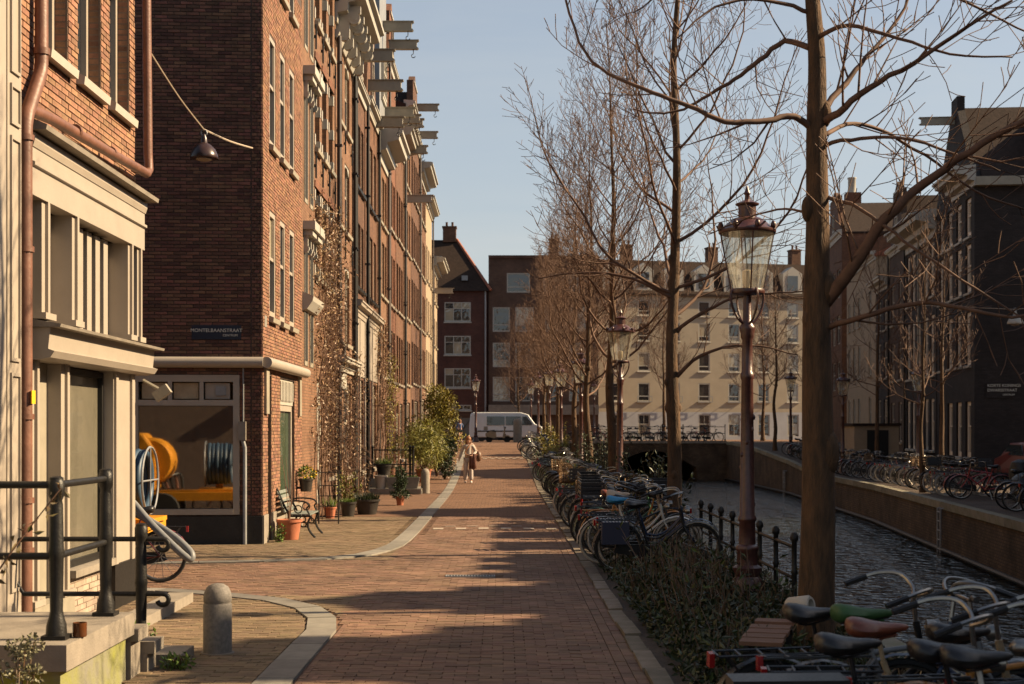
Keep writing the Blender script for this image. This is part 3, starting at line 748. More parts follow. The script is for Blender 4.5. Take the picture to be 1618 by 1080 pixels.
k = MB(); k.box(-.31,-.195,2.24,-.21,-.185,2.36); k.build('warning_sticker', mat('yellow_sticker', (.75,.42,.02), .5), nh)
k = MB(); k.tube([(4.0,-.12,2.6),(4.0,-.3,2.5)], .02, 6); k.box(-.05,-.06,-.1,.05,.06,.1, tr(4.02,-.34,2.45) @ rotm('X', R(55))); k.build('spotlight', M['creamdark'], nh)

# ------------------------------------------------------------------ cream panelled house with the stoop
ch = thing('cream_house', 'cream panelled house front at the stoop', 'house', (-4.3, 7.86, 0), R(90))
k = MB(); k.box(0,0,-.2,5.02,6,9.4); k.build('wall', M['cream'], ch)
saddle_roof(ch, 5.0, 6, 9.4, 2.2, M['tile'])
for x0, x1, y in ((3.9,4.2,-.05),(4.3,4.5,-.08),(4.62,4.98,-.05)):
    k = MB(); k.box(x0,y,.35,x1,0,9.2); k.build('pilaster', M['cream'], ch)
for z0, z1 in ((.6,2.5),(2.6,4.55),(4.65,5.0),(5.1,8.9)):
    k = MB(); k.box(4.68,-.07,z0,4.70,-.05,z1).box(4.90,-.07,z0,4.92,-.05,z1).box(4.70,-.07,z0,4.90,-.05,z0+.03).box(4.70,-.07,z1-.03,4.90,-.05,z1); k.build('panel_moulding', M['cream'], ch)
k = MB(); k.box(3.7,-.09,-.1,5.0,0,.34); k.build('plinth', M['white'], ch)
for x0, z0 in ((.6,5.6),(2.1,5.6)):
    window(ch, x0, z0, .9, 2, 'sash', M['white'], -.0, sill=M['white'])
k = MB(); k.box(1.2,-.04,.54,2.2,0,2.9); dd = k.build('door', mat('green_door', (.02,.05,.035), .4), ch)
k = MB(); k.sphere((2.1,-.08,1.55), .04, 8, 6); k.build('door_knob', M['zinc'], dd)

st = thing('stoop', 'stone stoop with mossy green side and steps below the cream house', 'stoop', (-4.3, 9.9, 0))
k = MB(); k.box(.02,0,.36,1.33,1.82,.54); k.build('landing_slab', M['stone'], st)
k = MB(); k.box(.02,.06,-.1,1.27,1.78,.355); k.build('stoop_wall', M['mossstone'], st)
for i, (y0, y1, z) in enumerate(((1.83,2.16,.40),(2.165,2.5,.25))):
    k = MB(); k.box(.02,y0,z-.1,1.36+.05*i,y1,z).box(.02,y0,-.1,1.30+.05*i,y1-.03,z-.102); k.build('step', M['stone'], st)
k = MB(); k.box(.02,2.505,-.06,1.55,3.05,.09); k.build('step', M['stone'], st)
k = MB(); k.box(-3.9,13.9,-.05,-3.62,17.0,.11).box(-4.3,12.96,-.05,-3.5,13.9,.10); tag(k.build('base_kerb', M['stone']), 'low stone kerb along the foot of the cream shopfront', 'kerb')
sr = thing('stoop_railing', 'black iron railing with round posts standing on the stoop', 'railing', (0,0,0))
def spost(x, y, z, h):
    k = MB(); k.box(-.085,-.085,0,.085,.085,.03)
    k.lathe([(.075,.03),(.07,.10),(.052,.16),(.045,.2),(.052,.5*h),(.058,.53*h),(.052,.56*h),(.046,h-.2),(.04,h-.17),(.058,h-.13),(.058,h-.04),(.05,h-.03),(.05,h-.01),(.03,h)], 12)
    k.build('post', M['black'], sr, (x, y, z))
spost(-3.13,10.2,.54,1.14); spost(-3.14,11.5,.54,1.16); spost(-3.17,12.75,.09,1.10)
for z in (1.62, 1.12):
    k = MB(); k.tube([(-4.25,10.2,z),(-3.13,10.2,z),(-3.14,11.5,z)] if False else [(-3.13,10.2,z),(-3.14,11.5,z)], .026, 8); k.build('rail', M['black'], sr)
    k = MB(); k.tube([(-4.25,10.2,z),(-3.13,10.2,z)], .026, 8); k.build('rail', M['black'], sr)
for z in (1.05, .57):
    cu = [(-2.98+.05*math.sin(a), 12.75, z-.05+.05*math.cos(a)) for a in [i*.5 for i in range(0, 10)]]
    k = MB(); k.tube([(-4.28,12.75,z-.02 if z > .8 else z+.12),(-4.2,12.75,z),(-3.17,12.75,z)]+cu, .022, 8); k.build('rail', M['black'], sr)
cj = MB(); cj.lathe([(.045,0),(.05,.01),(.05,.1),(.046,.1),(.046,.03)], 14)
tag(cj.build('candle_jar', mat('amber_glass', (.10,.035,.012), .15), None, (-2.99,10.28,.545)), 'small amber candle jar at the foot of the iron post', 'jar')

# ------------------------------------------------------------------ corner house (brown brick, shop window in the side wall)
CX, CY = -4.25, 25.7
ho = thing('corner_house', 'tall brown brick corner house with shop window in its dark side wall', 'house', (CX, CY, 0), R(90))
W, D, H = 4.95, 9.0, 14.6; T4 = math.tan(R(4))
rows_ = ((4.08,6.0),(7.2,9.2),(10.3,12.2)); cols_ = ((.72,1.42),(1.97,2.62),(3.2,3.88))
fh = [(a,b,c,d) for a, b in cols_ for c, d in rows_] + [(2.0,3.9,.55,3.0),(.55,.95,.0,3.0)]
A = (-D*T4, D); PHI = math.atan2(-D, D*T4); SL = math.hypot(D, D*T4)
sx1 = SL - .40; sx0 = SL - 2.27
shh = [(sx0, sx1, .52, 2.98)]
k = MB(); face_holes(k, (0,0), 0, 0, W, -.2, H, fh, .16); face_holes(k, A, PHI, 0, SL, -.2, H, shh, .14)
k.add([(W,0,-.2),(W,D,-.2),(W,D,H),(W,0,H)], [(0,1,2,3)]); k.add([(A[0],D,-.2),(W,D,-.2),(W,D,H),(A[0],D,H)], [(0,3,2,1)]); k.add([(0,0,H),(W,0,H),(W,D,H),(A[0],D,H)], [(0,1,2,3)])
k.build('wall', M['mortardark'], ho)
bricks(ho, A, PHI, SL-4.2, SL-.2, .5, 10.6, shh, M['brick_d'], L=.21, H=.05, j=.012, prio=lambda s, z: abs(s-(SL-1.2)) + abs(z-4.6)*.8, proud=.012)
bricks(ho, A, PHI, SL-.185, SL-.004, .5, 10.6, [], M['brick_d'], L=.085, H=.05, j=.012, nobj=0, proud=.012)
hx = [h if h[2] > 3 else (h[0], h[1], -.1, h[3]) for h in fh]
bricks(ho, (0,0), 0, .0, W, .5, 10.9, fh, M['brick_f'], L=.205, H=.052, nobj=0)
for a, b in cols_:
    for c, d in rows_: window(ho, a, c, b-a, d-c, 'sash', M['cream'], .07, sill=M['creamdark'], fr=.085)
window(ho, 2.0, .55, 1.9, 1.95, 'plain', M['cream'], .12, sill=M['stone'], fr=.12, name='shop_window', pm=glassmat('green_shop_glass', (.05,.07,.045), .04, .05))
k = MB(); k.box(2.0,.03,2.5,3.9,.12,3.0)
for i in range(9): k.box(2.1+i*.19,-.01,2.58,2.2+i*.19,.03,2.95)
k.build('transom_panel', M['white'], ho)
k = MB(); k.box(.55,.08,.0,.95,.14,3.0); dd = k.build('door', M['creamdark'], ho)
k = MB(); k.box(-.005,-.03,-.2,.5,.0,.5).box(.98,-.03,-.2,W,.0,.5); k.build('plinth', M['stone'], ho)
dd2 = Vector((math.cos(PHI), math.sin(PHI))); oo = Vector((math.sin(PHI), -math.cos(PHI)))
def sp(s, z, d=0): return (A[0]+dd2.x*s+oo.x*d, A[1]+dd2.y*s+oo.y*d, z)
SM = Matrix.Translation((A[0], A[1], 0)) @ rotm('Z', PHI)
k = MB(); k.box(0,-.035,-.2,SL,.0,.49,SM); k.build('plinth', mat('tarred_plinth', (.02,.018,.016), .7, .3, 3, .3, 30), ho)
k = MB(); k.tube([sp(SL-2.4,3.2,.07), sp(SL+.02,3.2,.07)], .1, 10); k.tube([(-.1,-.09,3.2),(2.4,-.12,3.2),(W-.1,-.12,3.2)], .1, 10); k.build('awning_roll', M['cream'], ho)
for x0_, x1_ in ((.1,.42),(4.35,4.6)):
    k = MB(); k.box(x0_,-.06,2.3,x1_,0,3.12); k.build('bracket_block', M['creamdark'], ho)
# side shop window: deep frame, three transom lights, big pane, room behind
k = MB(); f0, f1 = sx0, sx1
k.box(f0,-.03,.52,f0+.11,.12,2.98,SM).box(f1-.11,-.03,.52,f1,.12,2.98,SM).box(f0+.11,-.03,2.86,f1-.11,.12,2.98,SM).box(f0+.11,-.05,.52,f1-.11,.12,.62,SM)
k.box(f0+.11,-.035,2.44,f1-.11,.12,2.54,SM)
for i in (1, 2): x = f0+.11+(f1-f0-.22)*i/3; k.box(x-.035,-.03,2.54,x+.035,.12,2.86,SM)
sw = k.build('shop_window', M['cream'], ho)
q = MB(); q.box(f0+.12,.03,.63,f1-.12,.04,2.43,SM); q.build('pane', clearglass('corner_shop_glass', .42, (.7,.68,.62)), sw)
for i in range(3):
    a = f0+.11+(f1-f0-.22)*i/3+.06; b = f0+.11+(f1-f0-.22)*(i+1)/3-.06
    q = MB(); q.box(a,.03,2.56,b,.05,2.84,SM); q.build('pane' if i < 2 else 'vent_panel', mat('frosted_light', (.36,.28,.18), .25, .2, 4) if i < 2 else M['cream'], sw)
q = MB(); q.box(f1-.42,-.0,2.62,f1-.24,.03,2.78,SM); q.build('vent_grille', M['zinc'], sw)
q = MB(); q.box(f0-.6,2.4,.3,f1+.2,2.45,2.9,SM).box(f0-.6,.1,.3,f0-.55,2.4,2.9,SM).box(f1+.15,.1,.3,f1+.2,2.4,2.9,SM).box(f0-.6,.1,.28,f1+.2,2.4,.32,SM).box(f0-.6,.1,2.9,f1+.2,2.4,2.94,SM)
q.build('shop_room', mat('shop_room_wall', (.55,.42,.26), .8, .1, 2), ho)
# conduit and meter box
k = MB(); k.tube([sp(SL-.30,0,.07), sp(SL-.30,1.7,.07), sp(SL-.34,1.85,.07)], .035, 8).tube([sp(SL-.33,2.1,.05), sp(SL-.33,3.1,.05)], .014, 6); k.build('conduit', M['zinc'], ho)
k = MB(); k.box(SL-.41,-.13,1.83,SL-.28,-.01,2.16,SM); k.build('meter_box', M['stone'], ho)
cornice(ho, -.1, W, 14.0, .4, .6); saddle_roof(ho, W, D, 14.6, 2.4, M['tile'])
k = MB(); k.box(.15,-.015,3.85,.40,.0,4.05); k.build('number_plate', M['bluestone'], ho)
def text_obj(name, s, size, m_, parent, loc, rot, align='CENTER', ext=.002):
    cu = bpy.data.curves.new(name, 'FONT'); cu.body = s; cu.size = size; cu.align_x = align; cu.extrude = ext
    t_ = bpy.data.objects.new(name, cu); COL.objects.link(t_)
    bpy.context.view_layer.update()
    me = bpy.data.meshes.new_from_object(t_.evaluated_get(bpy.context.evaluated_depsgraph_get()))
    bpy.data.objects.remove(t_); me.materials.clear(); me.materials.append(m_)
    return obj(name, me, parent, loc, rot)
M['signblue'] = mat('sign_navy', (.012,.018,.035), .35)
M['signtext'] = mat('sign_text', (.62,.60,.52), .5)
wp = ho.matrix_world if False else None
def side_world(s, z, d):
    x, y, z = sp(s, z, d); return (CX - y, CY + x, z)
sg = thing('street_sign', 'dark street name plate on the brown side wall of the corner house', 'sign', side_world(SL-.8, 3.73, .015), PHI + R(90))
k = MB(); k.box(-.43,-.012,-.125,.43,.0,.125); k.build('plate', M['signblue'], sg)
text_obj('lettering', 'MONTELBAANSTRAAT', .088, M['signtext'], sg, (0,-.014,.005), (R(90),0,0))
text_obj('lettering', 'CENTRUM', .055, M['signtext'], sg, (.24,-.014,-.07), (R(90),0,0))
# ================================================================== left row of canal houses
ROWX = -4.25
def row_house(Y0, Y1, H, wm, cols, rows, label, name='canal_house', style='sash', fm=None, sill=None, reveal=.16, x=ROWX, D=9.5, roof='saddle', rise=2.4, rmat=None,
              corn=(.35, .5), ground=None, rz=R(90), Z=None, pipe=None, pipes=(), frr=.07, pm=None):
    W = Y1 - Y0; z = gz((Y0+Y1)/2) if Z is None else Z
    o = thing(name, label, 'house', (x, Y0, z) if rz > 0 else (x, Y1, z), rz)
    holes = [(a*W, b*W, c, d) for (a, b) in cols for (c, d) in rows]
    gh = [(a*W, b*W, c, d) for (a, b, c, d, *k_) in (ground or [])]
    k = MB(); face_holes(k, (0,0), 0, 0, W, -1.2, H, holes + gh, reveal); shell(k, W, D, -1.2, H); k.build('wall', wm, o)
    for (a, b, c, d) in holes: window(o, a, c, b-a, d-c, style, fm or M['cream'], reveal-.02, sill=sill, fr=frr, pm=pm)
    for (a, b, c, d), g in zip(gh, ground or []):
        if g[4] == 'door':
            q = MB(); q.box(a,.08,c,b,.14,d)
            for zz in (.12, .55): q.box(a+.1,.05,c+(d-c)*zz,b-.1,.08,c+(d-c)*(zz+.3))
            dr = q.build('door', g[5] if len(g) > 5 else M['creamdark'], o)
            q = MB(); q.sphere((a+.12,.02,c+1.0), .035, 8, 5); q.build('door_knob', M['zinc'], dr)
        else: window(o, a, c, b-a, d-c, g[4], fm or M['cream'], reveal-.02, sill=M['stone'], fr=.09, pm=pm)
    if corn: cornice(o, -.04, W+.04, H-corn[1]*.7, corn[0], corn[1])
    if roof == 'saddle': saddle_roof(o, W, D, H, rise, rmat or M['tile'])
    elif roof == 'gable':
        saddle_roof(o, W, D, H, rise, rmat or M['tile'], .05, 'y')
        g_ = MB(); w2 = W*.26
        g_.prism([(0,H),(0,H+.25),(W*.10,H+.3),(W/2-w2,H+rise*.62),(W/2-w2,H+rise+.2),(W/2-w2*.6,H+rise+.25),(W/2,H+rise+.75),(W/2+w2*.6,H+rise+.25),(W/2+w2,H+rise+.2),(W/2+w2,H+rise*.62),(W*.90,H+.3),(W,H+.25),(W,H)], 0, .3)
        g_.build('gable', wm, o)
        g_ = MB(); g_.box(W/2-w2*.75,-.05,H+rise+.18,W/2+w2*.75,.33,H+rise+.27); g_.build('gable_coping', M['white'], o)
        window(o, W/2-.35, H+.5, .7, 1.2, 'plain', fm or M['cream'], -.0, sill=M['stone'])
    for (px, mt_, kk) in pipes: downpipe(o, px*W, .0, H-.1, mt_, .05, -.09, kk)
    return o
def zr(z0, step, h, n): return [(z0+i*step, z0+i*step+h) for i in range(n)]

# red brick house with white stone bands
h2 = row_house(30.7, 36.7, 15.4, M['bm_a'], [(.36,.50),(.575,.715),(.79,.93)], [(5.5,7.5),(8.4,10.4),(11.25,13.3)], 'orange brick house with white stone bands around its windows', 'banded_brick_house', sill=M['creamdark'], reveal=.2, corn=(.5,.8),
     ground=[(.42,.62,.3,3.2,'door',M['white']),(.70,.93,.9,3.2,'sash2')])
for a, b in ((.36,.50),(.575,.715),(.79,.93)):
    for c, d in [(5.5,7.5),(8.4,10.4),(11.25,13.3)]:
        for xx in (a*6-.132, b*6-.008):
            for zz in (d-.30, c+.85, c+.05):
                k = MB(); k.box(xx,-.02,zz,xx+.14,.12,zz+.24); k.build('white_stone', M['white'], h2)
        k = MB(); k.prism([(a*6-.14,d),(b*6+.14,d),(b*6+.10,d+.14),((a+b)*3,d+.24),(a*6-.10,d+.14)], -.03, .05); k.build('arch', M['bm_c'], h2)
anchors(h2, (2.0, 3.26, 4.55, 5.75), (7.95, 10.85, 13.7))
# narrow side bay with carved consoles
for c, d in ((3.4,6.1),(6.9,9.4),(10.2,12.8)):
    for x0 in (.35, 1.25):
        k = MB(); k.box(x0,-.02,c,x0+.05,.0,d).box(x0+.5,-.02,c,x0+.55,0,d).box(x0+.05,-.012,c,x0+.5,0,d); f_ = k.build('dark_recess_panel', M['creamdark'], h2)
        q = MB(); q.box(x0+.08,-.02,c+.1,x0+.47,-.014,d-.1); q.build('pane', M['dark'], f_)  # flat near-black panel: the shade of the bay's recess put into colour
    for x0 in (.2, 1.1):
        q = MB(); q.box(x0,-.26,d+.18,x0+.8,0,d+.36).box(x0+.08,-.2,d+.06,x0+.72,0,d+.18)
        for xx in (x0+.12, x0+.62):
            q.tube([(xx-.01,-.06,d+.12),(xx+.09,-.06,d+.12)], .1, 10).tube([(xx-.01,-.05,d-.22),(xx+.09,-.05,d-.22)], .07, 10).box(xx,-.09,d-.3,xx+.08,0,d+.1)
        q.build('console', M['white'], h2)
k = MB(); k.profx([(0,4.55),(-.1,4.58),(-.22,4.75),(-.24,4.85),(0,4.95)], .1, 1.9); k.build('stone_band', M['white'], h2)

h3 = row_house(36.8, 41.0, 13.0, M['bm_a'], [(.12,.40),(.54,.82)], [(4.35,6.4),(7.35,9.2),(10.05,11.9)], 'orange brick house with scrolled white cornice and arched windows', sill=M['creamdark'], corn=(.9,.95), pipes=[(.985,M['black'],None)],
     ground=[(.08,.38,.1,3.2,'door',M['creamdark']),(.46,.92,.8,3.3,'sash2')])
for i in range(5):
    x = .25 + i*.9; q = MB()
    q.box(x,-.62,12.62,x+.16,0,12.8).tube([(x-.015,-.45,12.5),(x+.175,-.45,12.5)], .16, 12).tube([(x-.03,-.45,12.5),(x-.014,-.45,12.5)], .07, 10).tube([(x-.015,-.2,12.05),(x+.175,-.2,12.05)], .12, 12).tube([(x-.03,-.2,12.05),(x-.014,-.2,12.05)], .05, 10).box(x,-.34,12.0,x+.16,0,12.62)
    q.build('console', M['white'], h3)
k = MB(); k.profx([(0,11.95),(-.06,11.95),(-.12,12.1),(0,12.16)], 0, 4.2); k.build('moulding', M['white'], h3)
for a, b in ((.12,.40),(.54,.82)):
    for c, d in [(4.35,6.4),(7.35,9.2),(10.05,11.9)]:
        k = MB(); W=4.2; k.prism([(a*W,d-.22),(a*W,d),(b*W,d),(b*W,d-.22),((a+b)/2*W+.2,d-.05),((a+b)/2*W-.2,d-.05)], .02, .1); k.build('arch_panel', M['white'], h3)
anchors(h3, (.3, 2.0, 3.7), (6.85, 9.65))
cornice(h3, 0, 4.2, 3.55, .3, .35); k = MB(); k.box(.2,-.06,3.1,2.2,.0,3.5); k.build('shop_board', M['white'], h3)
downpipe(h3, .08, 0, 12.0, M['pipe'], .06, -.1, 4.0)

def shopfront(o, W, z1=5.7, n=2, m_=None):
    m_ = m_ or M['cream']
    k = MB(); k.box(.05,-.05,0,.2,0,z1).box(W-.2,-.05,0,W-.05,0,z1).box(W/2-.08,-.05,0,W/2+.08,0,z1); k.build('shopfront_post', m_, o)
    k = MB(); k.box(.2,-.03,3.6,W/2-.08,0,z1-.4).box(W/2+.08,-.03,3.6,W-.2,0,z1-.4); k.build('fascia_panel', m_, o)
    cornice(o, 0, W, z1-.4, .28, .42, m_)
h4 = row_house(41.2, 44.6, 12.0, M['bm_d'], [(.1,.36),(.42,.64),(.70,.92)], [(6.2,8.1),(9.1,11.0)], 'dark brick gabled house with black downpipes between two cream shopfronts', roof='gable', rise=2.6, sill=M['black'], fm=M['white'], corn=(.2,.3), pipes=[(.02,M['black'],None)], ground=[(.12,.42,.1,3.5,'door',M['bluestone']),(.58,.9,.8,3.5,'sash2')])
shopfront(h4, 3.4); beam(h4, 1.2, 12.75)
h5 = row_house(44.8, 49.1, 12.2, M['bm_b'], [(.08,.30),(.38,.60),(.68,.90)], [(6.2,8.2),(9.1,11.1)], 'brown brick house with black iron downpipe and gabled dormer', roof='gable', rise=2.8, sill=M['black'], corn=(.25,.35), pipes=[(.01,M['black'],None),(.97,M['black'],None)], ground=[(.1,.38,.1,3.5,'door',M['black']),(.55,.9,.8,3.5,'sash2')])
shopfront(h5, 4.3); beam(h5, 1.1, 12.7); beam(h5, 3.2, 12.0, 1.0)
h6 = row_house(49.3, 53.2, 11.9, M['bm_a'], [(.12,.36),(.46,.70),(.76,.93)], [(3.9,5.8),(6.7,8.6),(9.2,10.9)], 'orange brick house with heavy white cornice under a zinc dormer', corn=(.85,1.0), sill=M['creamdark'], pipes=[(.98,M['pipe'],None)], ground=[(.1,.4,.1,3.1,'door',M['white']),(.5,.92,.6,3.1,'sash2')], roof='saddle', rise=2)
k = MB(); k.box(.5,-.02,11.95,3.3,5,18.2); q = k.build('dormer', M['zinc'], h6)
k = MB(); k.box(.4,-.12,18.2,3.4,5,18.35); k.build('dormer_roof', M['zinc'], q)
window(h6, 1.2, 13.6, 1.3, 1.6, 'sash2', M['white'], -.05, sill=M['white'])
beam(h6, 1.9, 16.0); beam(h6, 2.9, 13.2, 1.1)
h7 = row_house(53.4, 57.5, 15.6, M['bm_c'], [(.1,.32),(.4,.62),(.70,.92)], zr(3.8,2.85,1.9,4), 'red brick house with grey zinc sided gable and hoist beam', corn=(.2,.35), sill=M['stone'], pipes=[(.02,M['pipe'],None)], ground=[(.1,.36,.1,3.0,'door',M['white']),(.5,.9,.6,3.0,'sash2')], roof='gable', rise=1.8)
beam(h7, .9, 16.1); beam(h7, 2.6, 13.7)
h8 = row_house(57.7, 62.0, 13.6, M['bm_b'], [(.08,.30),(.38,.60),(.68,.90)], zr(3.7,2.9,1.9,3), 'brown brick house with white cornice and red tiled roof', corn=(.7,.7), rise=3.4, rmat=M['redtile'], sill=M['stone'], pipes=[(.99,M['black'],None)], ground=[(.1,.36,.1,2.9,'door',M['creamdark']),(.5,.9,.6,2.9,'sash2')])
beam(h8, .5, 13.9); beam(h8, 3.4, 13.4); chimney(h8, 2.2, 3.2, 16.2, 1.6)
h9 = row_house(62.2, 67.0, 15.6, M['bm_a'], [(.08,.28),(.36,.60),(.68,.90)], zr(3.7,2.9,1.9,4), 'light orange brick house with plain white eaves', corn=(.5,.5), sill=M['creamdark'], rise=1.6, pipes=[(.02,M['pipe'],None)], ground=[(.1,.36,.1,2.9,'door',M['white']),(.5,.9,.6,2.9,'sash2')])
beam(h9, 1.4, 11.6, 1.2, .3, M['cream'])
h10 = row_house(67.2, 73.4, 15.4, M['bm_d'], [(.06,.22),(.30,.46),(.54,.70),(.78,.94)], zr(3.7,2.9,1.9,4), 'dark brick double house with tall grey gable and two hoist beams', corn=(.3,.4), sill=M['stone'], roof='gable', rise=2.4, pipes=[(.98,M['pipe'],None)], ground=[(.1,.3,.1,2.9,'door',M['black']),(.4,.9,.6,2.9,'sash2')])
beam(h10, 4.6, 17.2); beam(h10, 3.4, 15.6); chimney(h10, 5.6, 1.6, 15.4, 3.4, .8)
h11 = row_house(73.6, 79.8, 14.6, M['bm_b'], [(.06,.22),(.30,.46),(.54,.70),(.78,.94)], zr(3.6,2.85,1.9,4), 'brown brick house with ochre plaster bands', corn=(.7,.7), sill=M['creamdark'], rise=1.7, pipes=[(.02,M['pipe'],None)], ground=[(.1,.3,.1,2.9,'door',M['creamdark']),(.4,.9,.6,2.9,'sash2')])
h12 = row_house(80.0, 86.6, 13.8, M['plaster'], [(.08,.26),(.40,.58),(.74,.92)], zr(3.6,2.9,1.9,3), 'ochre plastered house with two brick chimneys', corn=(.5,.5), sill=M['creamdark'], rise=1.4, pipes=[(.99,M['pipe'],None)], ground=[(.1,.3,.1,2.9,'door',M['bluestone']),(.4,.9,.6,2.9,'sash2')])
chimney(h12, 1.5, .8, 13.8, 2.2, .7); chimney(h12, 5.6, 1.0, 13.8, 1.6, .6)
h13 = row_house(86.8, 93.6, 11.0, M['plaster'], [(.08,.26),(.40,.58),(.74,.92)], zr(3.4,2.7,1.7,3), 'low ochre house with projecting white cornice at the row end', corn=(.8,.7), sill=M['creamdark'], rise=1.2, pipes=[(.03,M['pipe'],None)], ground=[(.1,.3,.1,2.8,'door',M['white']),(.4,.9,.6,2.8,'sash2')])
beam(h13, 2.8, 9.3, 1.2, .3, M['cream'])

# ------------------------------------------------------------------ buildings across the end of the street
FB = 119.0
bh = thing('brown_block', 'dark red brick block with hipped tile roof and white windows', 'building', (-8.6, FB, 1.2))
W, D, H = 7.3, 11, 12.2
rw = [(.3,1.9),(2.8,4.95)]; rz_ = [(1.9,2.45),(4.3,5.9),(7.0,8.55),(9.7,11.3)]
hol = [(a+1.0,b+1.0,c,d) for a, b in rw for c, d in rz_[1:]] + [(4.1,6.0,2.45,2.9)]
M['bm_e'] = brickmat('maroon_brick', (.115,.048,.035), (.085,.037,.028), (.06,.04,.035), .22, .065, False, .006, .3)
k = MB(); face_holes(k, (0,0), 0, 0, W, -1, H, hol, .12); shell(k, W, D, -1, H); k.build('wall', M['bm_e'], bh)
for a, b, c, d in hol: window(bh, a, c, b-a, d-c, 'casement' if d-c > 1 else 'three', M['white'], .08, pm=M['pane_far'], sill=M['white'], fr=.09)
k = MB(); k.add([(-.3,-.3,H),(W+.3,-.3,H),(W+.3,D+.3,H),(-.3,D+.3,H),(-.3,3.2,H+4.6),(W-2.6,3.2,H+4.6),(W-2.6,D-3,H+4.6),(-.3,D-3,H+4.6)],
     [(0,1,5,4),(1,2,6,5),(2,3,7,6),(3,0,4,7),(4,5,6,7),(0,3,2,1)]); rf = k.build('roof', M['tile'], bh)
k = MB(); k.tube([(W+.3,-.3,H+.05),(W-2.6,3.2,H+4.65)], .12, 6); k.build('hip_tiles', M['redtile'], rf)
chimney(bh, W-3.2, 3.4, H+4.4, 1.2, 1.1)
k = MB(); k.box(2.9,.3,H+1.9,3.6,1.7,H+2.9); k.build('dormer', M['white'], rf); k = MB(); k.box(5.2,.15,H+.9,5.7,.6,H+1.3, ); k.build('skylight', M['zinc'], rf)
k = MB(); k.tube([(W-.15,-.06,-.5),(W-.15,-.06,H)], .07, 6); k.build('downpipe', M['zinc'], bh)
k = MB(); k.box(.0,-.08,1.9,W,0,2.2); k.build('band', M['bm_d'], bh)
for x in (3.6,5.3,6.7):
    k = MB(); k.box(x-.65,-.01,.0,x+.65,.0,1.85); q = k.build('garage_door', M['bluestone'], bh)
    k = MB(); k.bar((x-.6,-.03,.1),(x+.6,-.03,1.7),.12,.03); k.build('brace', M['black'], q)

mb_ = thing('modern_block', 'brown modern apartment block with large windows and bare roof edge', 'building', (-1.2, FB+.2, 1.2))
W, D, H = 9.0, 11, 14.9
cols = [(.35,1.75),(2.2,3.7),(4.6,6.0),(6.6,8.0)]; rws = [(3.2,5.2),(6.0,8.0),(8.9,10.9),(12.0,13.6)]
hol = [(a,b,c,d) for a, b in cols for c, d in rws[:3]] + [(1.5,3.4,12.1,13.7),(4.5,7.5,12.1,13.7)]
M['bm_f'] = brickmat('umber_brick', (.13,.075,.052), (.10,.058,.042), (.07,.05,.04), .22, .065, False, .006, .3)
k = MB(); face_holes(k, (0,0), 0, 0, W, -1, H, hol, .12); shell(k, W, D, -1, H); k.build('wall', M['bm_f'], mb_)
for a, b, c, d in hol: window(mb_, a, c, b-a, d-c, 'transom', M['white'], .08, pm=M['pane_far'], fr=.09)
k = MB(); k.box(0,-.12,H,W,D,H+.25); k.build('roof_edge', M['bm_d'], mb_)
k = MB(); k.box(0,-.5,2.1,W,0,2.9); k.build('canopy', M['stone'], mb_); k = MB(); k.box(.8,-.02,0,2.6,0,2.0).box(3.0,-.02,0,4.4,0,2.0); k.build('garage_door', M['dark'], mb_)
chimney(mb_, 5.5, 4, H+.2, 1.8, .8)

yb = thing('cream_apartment_block', 'long pale cream apartment block with dormers behind the bridge', 'building', (7.9, FB+5, 1.2), R(13))
W, D, H = 24.0, 11, 12.6
M['creamwall'] = mat('cream_render', (.37,.31,.225), .85, .08, .8, .06, 20)
M['greywall'] = mat('grey_render', (.36,.36,.37), .8, .08, .8, .06, 20)
cx = [1.0 + i*2.75 for i in range(8)]; rws = [(3.3,4.9),(5.9,7.5),(8.5,10.1),(10.7,12.0)]
hol = [(x,x+1.05,c,d) for x in cx for c, d in rws]; g0 = [(x,x+1.1,.3,2.2) for x in cx]
k = MB(); face_holes(k, (0,0), 0, 0, W, 2.4, H, hol, .12); k.build('wall', M['creamwall'], yb)
k = MB(); face_holes(k, (0,-.02), 0, 0, W, -1, 2.4, g0, .12); shell(k, W, D, -1, H); k.build('ground_floor_wall', M['greywall'], yb)
for a, b, c, d in hol: window(yb, a, c, b-a, d-c, 'transom', M['white'], .08, pm=M['pane_far'], fr=.09, sill=M['white'])
for i, (a, b, c, d) in enumerate(g0): window(yb, a, c, b-a, d-c, 'sash2', M['white'], .08, pm=M['pane_far'], fr=.09)
for x in cx[1:6]:
    k = MB(); k.box(x-.15,-.32,3.25,x+1.2,-.29,3.3).box(x-.15,-.32,3.7,x+1.2,-.29,3.75).box(x-.15,-.32,3.3,x-.11,-.29,3.7).box(x+1.16,-.32,3.3,x+1.2,-.29,3.7).box(x-.15,-.3,3.25,x-.11,0,3.28).box(x+1.16,-.3,3.25,x+1.2,0,3.28); k.build('balcony_rail', M['zinc'], yb)
k = MB(); k.add([(-.2,-.2,H),(W+.2,-.2,H),(W+.2,1.6,H+3.0),(-.2,1.6,H+3.0),(W+.2,D,H+3.0),(-.2,D,H+3.0),(-.2,-.2,H-.2),(W+.2,-.2,H-.2),(W+.2,D,H-.2),(-.2,D,H-.2)], [(0,1,2,3),(3,2,4,5),(0,6,7,1),(1,7,8,4,2),(0,3,5,9,6),(5,4,8,9)]); rf = k.build('roof', M['tile'], yb)
for x in cx[::1]:
    k = MB(); k.prism([(x-.4,H+.2),(x+1.4,H+.2),(x+1.4,H+2.0),(x+.5,H+2.6),(x-.4,H+2.0)], -.05, 2.2); q = k.build('dormer', M['white'], rf)
    k = MB(); k.box(x,-.08,H+.5,x+1.0,-.055,H+1.8); k.build('pane', M['pane_far'], q)
